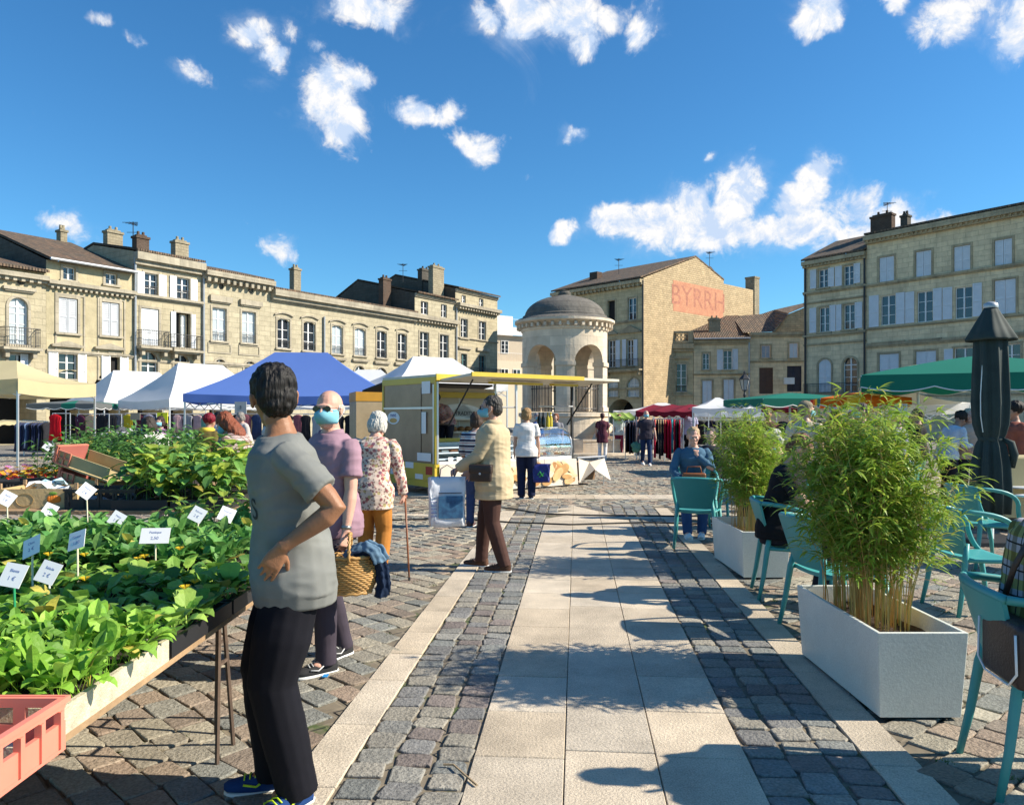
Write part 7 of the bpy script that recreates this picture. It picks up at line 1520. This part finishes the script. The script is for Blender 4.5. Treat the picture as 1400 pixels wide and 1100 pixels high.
def plant(mb, x, y, z, kind, rr, s=1.0):
    B0 = Vector((x, y, z)); pal = {'chard': [(.25, .48, .05), (.32, .55, .07), (.16, .35, .04)], 'squash': [(.17, .36, .05), (.25, .45, .07), (.36, .54, .10), (.09, .21, .04)], 'kale': [(.09, .26, .06), (.13, .32, .07), (.20, .39, .09)], 'tomato': [(.10, .24, .05), (.15, .31, .07), (.07, .17, .04)], 'egg': [(.16, .34, .06), (.10, .24, .06), (.25, .42, .08), (.36, .46, .06)]}[kind]
    def c():
        q = rr.choice(pal) if rr.random() > .035 else (.48, .42, .08); k = rr.uniform(.7, 1.25); return (q[0]*k, q[1]*k, q[2]*k)
    if kind == 'chard':
        for i in range(rr.randint(11, 15)):
            a = rr.uniform(0, 6.28); el_ = rr.uniform(.7, 1.45); d = Vector((math.cos(a)*math.cos(el_), math.sin(a)*math.cos(el_), math.sin(el_))); leaf(mb, B0+Vector((rr.uniform(-.01, .01), rr.uniform(-.01, .01), 0)), d, rr.uniform(.045, .082)*s, rr.uniform(.028, .048)*s, c(), .35, rr.uniform(.5, 1.9), 5, stalk=.5)
    elif kind == 'squash':
        for i in range(rr.randint(9, 13)):
            a = rr.uniform(0, 6.28); el_ = rr.uniform(.7, 1.4); d = Vector((math.cos(a)*math.cos(el_), math.sin(a)*math.cos(el_), math.sin(el_))); leaf(mb, B0, d, rr.uniform(.042, .075)*s, rr.uniform(.05, .085)*s, c(), .18, rr.uniform(.9, 1.9), 5, lobe=.16, stalk=.5)
        if rr.random() < .22: 
            p = B0+Vector((rr.uniform(-.04, .04), rr.uniform(-.04, .04), .13*s))
            for k in range(6): a = k*1.05; mb.face([p, p+Vector((.022*math.cos(a), .022*math.sin(a), .014)), p+Vector((.022*math.cos(a+.8), .022*math.sin(a+.8), .014))], (.75, .48, .02))
    elif kind == 'kale':
        for i in range(rr.randint(11, 15)):
            a = rr.uniform(0, 6.28); el_ = rr.uniform(.5, 1.35); d = Vector((math.cos(a)*math.cos(el_), math.sin(a)*math.cos(el_), math.sin(el_))); leaf(mb, B0+Vector((0, 0, rr.uniform(0, .05))), d, rr.uniform(.045, .085)*s, rr.uniform(.035, .06)*s, c(), .3, rr.uniform(.4, 1.3), 4, stalk=.4)
    else:
        H = rr.uniform(.26, .38)*s*(1.0 if kind == 'tomato' else .85); n = 26 if kind == 'tomato' else 13
        mb.face([B0-Vector((.003, 0, 0)), B0+Vector((.003, 0, 0)), B0+Vector((.002, 0, H)), B0+Vector((-.002, 0, H))], (.2, .3, .08))
        for i in range(n):
            t = rr.uniform(.25, 1); a = rr.uniform(0, 6.28); el_ = rr.uniform(-.1, .9); d = Vector((math.cos(a)*math.cos(el_), math.sin(a)*math.cos(el_), math.sin(el_)))
            if kind == 'tomato': leaf(mb, B0+Vector((0, 0, H*t)), d, rr.uniform(.04, .075)*s, rr.uniform(.02, .034)*s, c(), .2, rr.uniform(.5, 1.6), 3, stalk=.45)
            else: leaf(mb, B0+Vector((0, 0, H*t)), d, rr.uniform(.07, .14)*s, rr.uniform(.05, .085)*s, c(), .2, rr.uniform(.6, 1.6), 4, stalk=.35)
TBD = mat('rough_board', (.34, .22, .12), rough=.85, var=.25, ns=6, bump=.4, bs=30); RUST = mat('rusty_iron', (.10, .065, .045), rough=.8, var=.35, ns=20); POLY = mat('polystyrene', (.56, .49, .35), rough=.9, var=.28, ns=18, bump=.5, bs=120); TRBK = mat('black_tray', (.02, .02, .022), rough=.5); PINK = mat('salmon_plastic', (.72, .22, .15), rough=.45, var=.08); CARD = mat('cardboard', (.52, .37, .18), rough=.85, var=.12, bump=.2)
def trestle(label, x0, y0, x1, y1, z=.72, legs=((.1, .1), (.9, .1), (.1, .9), (.9, .9))):
    root = thing('trestle_table', label, 'table', (x0, y0, 0), 0, 'plant stall tables'); MB().box((0, 0, z-.025), (x1-x0, y1-y0, z)).build('tabletop', TBD, root)
    for a, b in legs:
        X, Y = a*(x1-x0), b*(y1-y0)
        for k in (-1, 1): MB().tube([(X, Y+k*.02, z-.03), (X+.02, Y+k*.10, 0)], .011, 6).build('leg', RUST, root)
        MB().tube([(X, Y, z-.05), (X-.38, Y, z-.24)], .01, 5).tube([(X+.01, Y-.05, .42), (X+.01, Y+.05, .42)], .008, 5).build('brace', RUST, root)
    return root
trestle('nearest plant table, its brown board edge cut by the left bottom corner', -3.9, 1.15, -1.17, 3.62, legs=((.94, .96), (.3, .96), (.94, .1)))
trestle('second plant table behind the man in the grey T-shirt', -5.4, 3.72, -1.34, 5.25, legs=((.97, .9), (.97, .08), (.2, .9)))
trestle('third plant table carrying the crates and the tall pepper plants', -6.0, 5.4, -1.98, 6.75, z=.88)
trestle('farthest plant table with tomato plants and flowers', -8.0, 6.9, -3.1, 8.7, z=.84)
TR = {}
def tray(kind, x, y, label, w=.40, l=.58, h=.07, m=None, z=.722, s=1.0, seed=0, rz=0, spacing=.072, group=None, over=.0):
    root = thing('seedling_tray', label, 'seedling tray', (x, y, z), rz, group or 'trays of seedlings'); t = .016; m = m or TRBK; o = MB()
    o.box((-w/2, -l/2, 0), (w/2, l/2, .008)); 
    for a, b in (((-w/2, -l/2), (-w/2+t, l/2)), ((w/2-t, -l/2), (w/2, l/2)), ((-w/2+t, -l/2), (w/2-t, -l/2+t)), ((-w/2+t, l/2-t), (w/2-t, l/2))): o.box((a[0], a[1], .008), (b[0], b[1], h))
    o.build('tray', m, root); MB().box((-w/2+t+.001, -l/2+t+.001, .009), (w/2-t-.001, l/2-t-.001, h-.018)).build('soil', SOILM, root)
    key = (kind, seed % 3, w, l, s, over)
    if key not in TR:
        rr = random.Random(hash(kind) % 97*0+seed % 3+len(kind)*13); mb = MB(); nx = max(1, int((w-.04)/spacing)); ny = max(1, int((l-.04)/spacing))
        for i in range(nx):
            for j in range(ny): plant(mb, (-w/2+.02+(i+.5)*(w-.04)/nx)*(1+2.4*over/w)+rr.uniform(-.015, .015), -l/2+.02+(j+.5)*(l-.04)/ny+rr.uniform(-.015, .015), h-.02, kind, rr, s*rr.uniform(.85, 1.12))
        TR[key] = mb.mesh('seedlings', LEAFM, True)
    p = bpy.data.objects.new('seedlings', TR[key]); COL.objects.link(p); p.parent = root; p['kind'] = 'stuff'
    return root
def rowtrays(kind, n, x0, y, dx, base, **kw):
    ords = ['first', 'second', 'third', 'fourth', 'fifth', 'sixth', 'seventh', 'eighth']
    for i in range(n): tray(kind, x0-dx*i, y+U(-.01, .01), base % ords[i], seed=i+int(y*3), **kw)
# nearest table: chard in polystyrene trays, then squash
rowtrays('chard', 2, -1.36, 2.28, .44, '%s polystyrene tray of bright green chard from the table edge beside the pink crate', m=POLY, h=.075, l=.62, s=1.12, over=.02)
rowtrays('squash', 4, -1.36, 2.90, .44, '%s tray of squash seedlings from the table edge, behind the chard', h=.06, over=.05, l=.56, s=1.12, spacing=.11)
rowtrays('squash', 4, -1.36, 3.42, .44, '%s tray of yellowish squash seedlings from the edge at the near table end', h=.06, over=.05, l=.44, s=1.15, spacing=.10)
rowtrays('kale', 6, -1.60, 4.02, .44, '%s tray of dark green kale from the right, front row of the second table', l=.52, s=1.2, spacing=.09)
rowtrays('kale', 7, -1.62, 4.60, .44, '%s tray of cabbage seedlings from the right, middle of the second table', l=.52, s=1.25, spacing=.09)
rowtrays('egg', 2, -1.64, 5.08, .42, '%s tray of pepper plants from the right, back row of the second table', l=.34, s=.85, spacing=.11)
rowtrays('egg', 2, -2.22, 5.70, .42, '%s black crate of big-leaved aubergine plants from the right on the third table', l=.52, s=1.15, z=.882, spacing=.12)
rowtrays('egg', 2, -2.28, 6.30, .42, '%s black crate of tall pepper plants from the right, back of the third table', l=.52, s=1.2, z=.882, spacing=.12)
rowtrays('tomato', 3, -3.34, 7.25, .44, '%s crate of leafy tomato plants from the right, front row of the farthest table', l=.56, s=1.15, z=.842, spacing=.10)
rowtrays('tomato', 3, -3.45, 7.95, .44, '%s crate of tall tomato plants from the right, middle row of the farthest table', l=.56, s=1.35, z=.842, spacing=.10)
rowtrays('tomato', 3, -3.7, 8.45, .44, '%s crate of tomato plants from the right, back row of the farthest table', l=.40, s=1.4, z=.842, spacing=.10)
def crate(label, x, y, z, w, l, h, m, rz=0, tilt=0, cells=0, name='crate', slots=3, cat='crate', tx=0):
    root = thing(name, label, cat, (x, y, z), rz); root.rotation_euler = (tx, tilt, rz); t = .012; o = MB()
    o.box((-w/2, -l/2, 0), (w/2, l/2, .01))
    for sx in (-1, 1):
        a = sx*w/2; lo, hi = (a-t, a) if sx > 0 else (a, a+t)
        o.box((lo, -l/2, .0105), (hi, l/2, h*.55)); o.box((lo, -l/2, h*.8), (hi, l/2, h)); n = 6
        for k in range(n+1): yy = -l/2+.01+(l-.04)*k/n; o.box((lo, yy, h*.5501), (hi, yy+.025, h*.7999)); o.box((lo-.006 if sx < 0 else hi, yy, .012), (lo if sx < 0 else hi+.006, yy+.012, h*.79))
        b = sx*l/2; lo, hi = (b-t, b) if sx > 0 else (b, b+t)
        o.box((-w/2+t, lo, .0105), (w/2-t, hi, h*.50)); o.box((-w/2+t, lo, h*.82), (w/2-t, hi, h))
        for k in range(5): xx = -w/2+t+.01+(w-2*t-.05)*k/4; o.box((xx, lo, h*.5001), (xx+.03, hi, h*.8199)); o.box((xx, lo-.006 if sx < 0 else hi, .012), (xx+.012, lo if sx < 0 else hi+.006, h*.79))
        o.box((-w/2-.008 if sx < 0 else w/2, -l/2-.008, h-.012), (-w/2 if sx < 0 else w/2+.008, l/2+.008, h+.002))
        o.box((-w/2, -l/2-.008 if sx < 0 else l/2, h-.012), (w/2, -l/2 if sx < 0 else l/2+.008, h+.002))
    o.build('shell', m, root); return root
cr = crate('empty salmon-pink plastic crate at the bottom left corner of the photo', -1.29, 1.66, .722, .36, .50, .13, PINK)
iv = MB()
for k in range(4): iv.box((-.16, -.22+.12*k, .011), (.16, -.19+.12*k, .05))
iv.build('polystyrene_insert', POLY, cr)
# cardboard crate with a pumpkin, tilted stack of orange slatted crates
def card_crate():
    root = thing('cardboard_crate', 'shallow cardboard crate printed with an orange pumpkin, full of paper scraps', 'crate', (-3.44, 5.72, .882), R(6)); w, l, h = .54, .36, .14; o = MB()
    o.box((-w/2, -l/2, 0), (w/2, l/2, .008)); o.box((-w/2, -l/2, .0085), (w/2, -l/2+.008, h)); o.box((-w/2, l/2-.008, .0085), (w/2, l/2, h)); o.box((-w/2, -l/2+.008, .0085), (-w/2+.008, l/2-.008, h)); o.box((w/2-.008, -l/2+.008, .0085), (w/2, l/2-.008, h)); o.build('box', CARD, root)
    for sx in (-1, 1):
        for sy in (-1, 1): MB().box((sx*w/2-.02 if sx > 0 else sx*w/2, sy*l/2-.02 if sy > 0 else sy*l/2, h), (sx*w/2 if sx > 0 else sx*w/2+.02, sy*l/2 if sy > 0 else sy*l/2+.02, h+.04)).build('corner_post', TBD, root)
    pk = MB()
    for k in range(5): pk.ell((.11+.016*(k-2), -l/2-.001, .065), (.016, .006, .030-.003*abs(k-2)), 10, 6)
    pk.build('printed_pumpkin', mat('print_orange', (.75, .22, .02)), root); MB().ell((.105, -l/2-.003, .106), (.03, .004, .012), 8, 5).build('printed_leaf', mat('print_green', (.15, .3, .04)), root)
    rg = MB(); rg.tube([(-.09+.06*math.cos(2*PI*k/20), -l/2-.001, .06+.045*math.sin(2*PI*k/20)) for k in range(21)], .003, 4); rg.build('printed_ring', mat('print_brown', (.3, .2, .08)), root)
    for k in range(9):
        p = MB(); a, b, c_ = U(-.2, .15), U(-.1, .12), U(.10, .16); p.loft([[Vector((a+.05*i+U(-.01, .01), b+.05*j, c_+U(-.03, .04))) for i in range(3)] for j in range(3)], caps=False, closed=False); p.build('paper_scrap', PAPER if k % 2 else mat('blue_paper', (.4, .6, .68)), root)
card_crate()
def slat_stack():
    root0 = None; ora = mat('orange_wood', (.60, .20, .12), rough=.7, var=.15); sl_ = mat('crate_slat', (.42, .33, .16), rough=.8, var=.2)
    for i, (x, y, z, tl, lb) in enumerate(((-3.30, 6.14, .95, R(12), 'lower tilted wooden fruit crate with an orange lattice end'), (-3.32, 6.12, 1.105, R(16), 'upper tilted wooden fruit crate with an orange lattice end'))):
        root = thing('fruit_crate', lb, 'crate', (x, y, z), R(-12), 'tilted fruit crates'); root.rotation_euler = (0, tl, R(-12)); w, l, h = .50, .32, .13
        MB().box((-w/2, -l/2, 0), (w/2, l/2, .01)).box((-w/2+.03, -l/2, .02), (w/2, -l/2+.01, .11)).box((-w/2+.03, l/2-.01, .02), (w/2, l/2, .11)).build('slat', sl_, root)
        e = MB(); X0 = -w/2
        for zz in (.0, .06, .12): e.box((X0-.02, -l/2, zz+.011), (X0+.005, l/2, zz+.026))
        for k in range(5): yy = -l/2+(l-.02)*k/4; e.box((X0-.018, yy, .0262), (X0+.003, yy+.02, .0708)); e.box((X0-.018, yy, .0862), (X0+.003, yy+.02, .1308))
        e.build('lattice_end', ora, root); MB().box((X0+.003, -l/2+.01, .012), (X0+.012, l/2-.01, .14)).build('end_board', mat('red_board', (.35, .10, .08)), root)
        f = MB(); X1 = -.18
        for zz in (.0, .05, .10): f.box((X0+.02, -l/2-.012, zz+.012), (X0+.14, -l/2-.001, zz+.022))
        for k in range(3): f.box((X0+.02+.055*k, -l/2-.012, .0222), (X0+.032+.055*k, -l/2-.001, .1118))
        f.build('lattice_side', ora, root)
slat_stack()
# pots and flowers in the back left
FLC = [(.75, .10, .25), (.80, .35, .02), (.75, .05, .04), (.78, .55, .60), (.80, .60, .03), (.55, .2, .45)]
def flowers(label, x, y, cols, z=.842, n=9, w=.42, l=.40):
    root = thing('flower_tray', label, 'flower tray', (x, y, z), 0, 'trays of flowers'); MB().box((-w/2, -l/2, 0), (w/2, l/2, .07)).build('tray', TRBK, root); lf = MB(); fl_ = MB(); rr = random.Random(int(abs(x*31)+y*7))
    for i in range(90):
        a = rr.uniform(0, 6.28); d = Vector((math.cos(a), math.sin(a), rr.uniform(.2, 1.6))); leaf(lf, Vector((rr.uniform(-w/2, w/2), rr.uniform(-l/2, l/2), .07)), d, rr.uniform(.04, .07), rr.uniform(.03, .05), (.05*rr.uniform(.7, 1.4), .13, .03), .2, 1.0, 3)
    for i in range(n*5):
        c_ = Vector((rr.uniform(-w/2, w/2), rr.uniform(-l/2, l/2), rr.uniform(.12, .19))); col = rr.choice(cols); tl = Euler((rr.uniform(-.6, .6), rr.uniform(-.6, .6), rr.uniform(0, 6))).to_matrix()
        for k in range(7):
            a = k*.9; a2 = a+.8; r = rr.uniform(.022, .032); fl_.face([c_, c_+tl @ Vector((r*math.cos(a), r*math.sin(a), .006)), c_+tl @ Vector((r*1.1*math.cos((a+a2)/2), r*1.1*math.sin((a+a2)/2), .008)), c_+tl @ Vector((r*math.cos(a2), r*math.sin(a2), .006))], col)
    lf.build('leaves', LEAFM, root)['kind'] = 'stuff'; fl_.build('blossoms', mat('petal', (.5, .5, .5), attr=True, trans=.3, var=.1), root)['kind'] = 'stuff'
flowers('tray of pink and orange primroses at the left edge', -4.86, 7.15, [FLC[0], FLC[1], FLC[3], FLC[1]]); flowers('tray of red and orange blossoms beside the pink ones', -4.42, 7.15-.0, [FLC[2], FLC[1], FLC[2]]); flowers('tray of mauve flowers in front of the tomato plants', -5.25, 7.85, [FLC[5], FLC[3]]); flowers('tray of yellow and orange marigolds near the dark crates', -4.80, 7.75, [FLC[4], FLC[1]])
for i, (x, y, lb) in enumerate(((-4.45, 6.2, 'black plastic nursery crate behind the paper-filled box'), (-3.90, 6.35, 'black plastic nursery crate behind the cardboard crate with the pumpkin'), (-2.95, 5.65, 'black pot carrier beside the aubergine plants'))): crate(lb, x, y, .882, .50, .32, .14, TRBK, rz=U(-.2, .2))
pf = MB(); pf.loft([[Vector((-3.35+.1*i, 5.62+.08*j, .92+.035*math.sin(i*1.7+j)+.02*math.sin(j*2.1))) for i in range(6)] for j in range(6)], caps=False, closed=False); pf.v = [(x+.25, y-.05, z) for x, y, z in pf.v]; o = pf.build('plastic_sheet', mat('grey_plastic', (.20, .22, .26), rough=.25), smooth=True); tag(o, 'crumpled grey plastic sheet on the third plant table', 'plastic sheet')
# price tags on sticks
def pricetag(px, py, w_px, label, rot=0, land=False, lines=('Tomate', '0,50'), stick=(.78, .74, .62), yaw=0, h=.28):
    d = .115*F/w_px; c = P(px, py, d); root = thing('price_tag', label, 'price tag', c, R(yaw), 'price tags on sticks'); cw, chh = (.13, .075) if land else (.085, .085); T = Matrix.Rotation(R(rot), 4, 'Y') @ Matrix.Rotation(R(-28), 4, 'X')
    b = MB().box((-cw/2, -.001, -chh/2), (cw/2, .001, chh/2), T=T).build('card', mat('tag_card', (.80, .80, .80), rough=.5, var=.02), root); MB().tube([(0, .004, -.01), (.01*math.sin(R(rot)), .012, -h)], .004, 6).build('stick', mat('tag_stick_%d' % int(stick[1]*100), stick, rough=.6), root)
    for i, s in enumerate(lines): text(s, .015 if i == 0 else .021, 'handwriting', mat('pen_ink', (.16, .20, .42)), b, T @ Matrix.Translation((0, -.0015, .016-.028*i)) @ Matrix.Rotation(PI/2, 4, 'X'), ext=.0002)
tags = [(18, 786, 44, 'large white price tag on a green stick near the left edge', 8, 0, ('Blette', '1 €'), (.02, .30, .12)), (66, 782, 40, 'price tag leaning right, beside the one on the green stick', 14, 0, ('Salade', '2 €'), (.6, .62, .62)), (43, 747, 38, 'tilted price tag on a long wooden stick above the one on the green stick', -24, 0, ('Chou', '2 €'), None),
  (105, 738, 36, 'price tag on a wooden stick, second from the left in the middle row', -18, 0, ('Courge', '1,50'), None), (68, 697, 24, 'small price tag just below the cardboard crate', 24, 0, ('Kale', '2 €'), None), (9, 681, 26, 'price tag cut off near the left edge below the flowers', 28, 0, ('Basilic', '3 €'), None), (160, 709, 26, 'price tag standing left of the wide landscape one', 26, 0, ('Melon', '2 €'), None),
  (212, 732, 34, 'wide landscape price tag in the middle of the kale', 0, 1, ('Pastèque', '2,50'), None), (233, 717, 22, 'narrow price tag just right of the wide landscape one', 40, 0, ('Piment', '2 €'), None), (270, 703, 27, 'price tag left of the rightmost one', 24, 0, ('Poivron', '2 €'), None), (310, 703, 27, 'rightmost price tag beside the man in the grey T-shirt', 22, 0, ('Poivron', '2 €'), None),
  (194, 627, 14, 'tiny price tag standing high in the tomato plants', 40, 0, ('Tomate', '1 €'), None), (65, 610, 14, 'tiny price tag above the mauve flowers in front of the trousers rail', 30, 0, ('Fleur', '4 €'), None), (118, 671, 26, 'white card lying over the right end of the cardboard crate', 35, 0, ('Potiron', '2 €'), None)]
for px, py, w_, lb, rt, ld, ln, st in tags: pricetag(px, py, w_, lb, rt, bool(ld), ln, st or (.74, .68, .5), yaw=U(-12, 12), h=.30 if w_ > 20 else .4)
# clear of the table: plastic bag of pots hanging at the corner
bl = MB().box((-.0, 0, 0), (.03, .05, .004)).build('blue_scrap', mat('blue_plastic_scrap', (.02, .25, .6)), loc=tuple(G(440, 927)+Vector((0, 0, .006)))); tag(bl, 'small bright blue plastic scrap on the cobbles by the grey-shirted man', 'scrap')
for o in list(bpy.data.objects):
    if o.type == 'EMPTY' and not o.children: print('EMPTY THING', o.name)
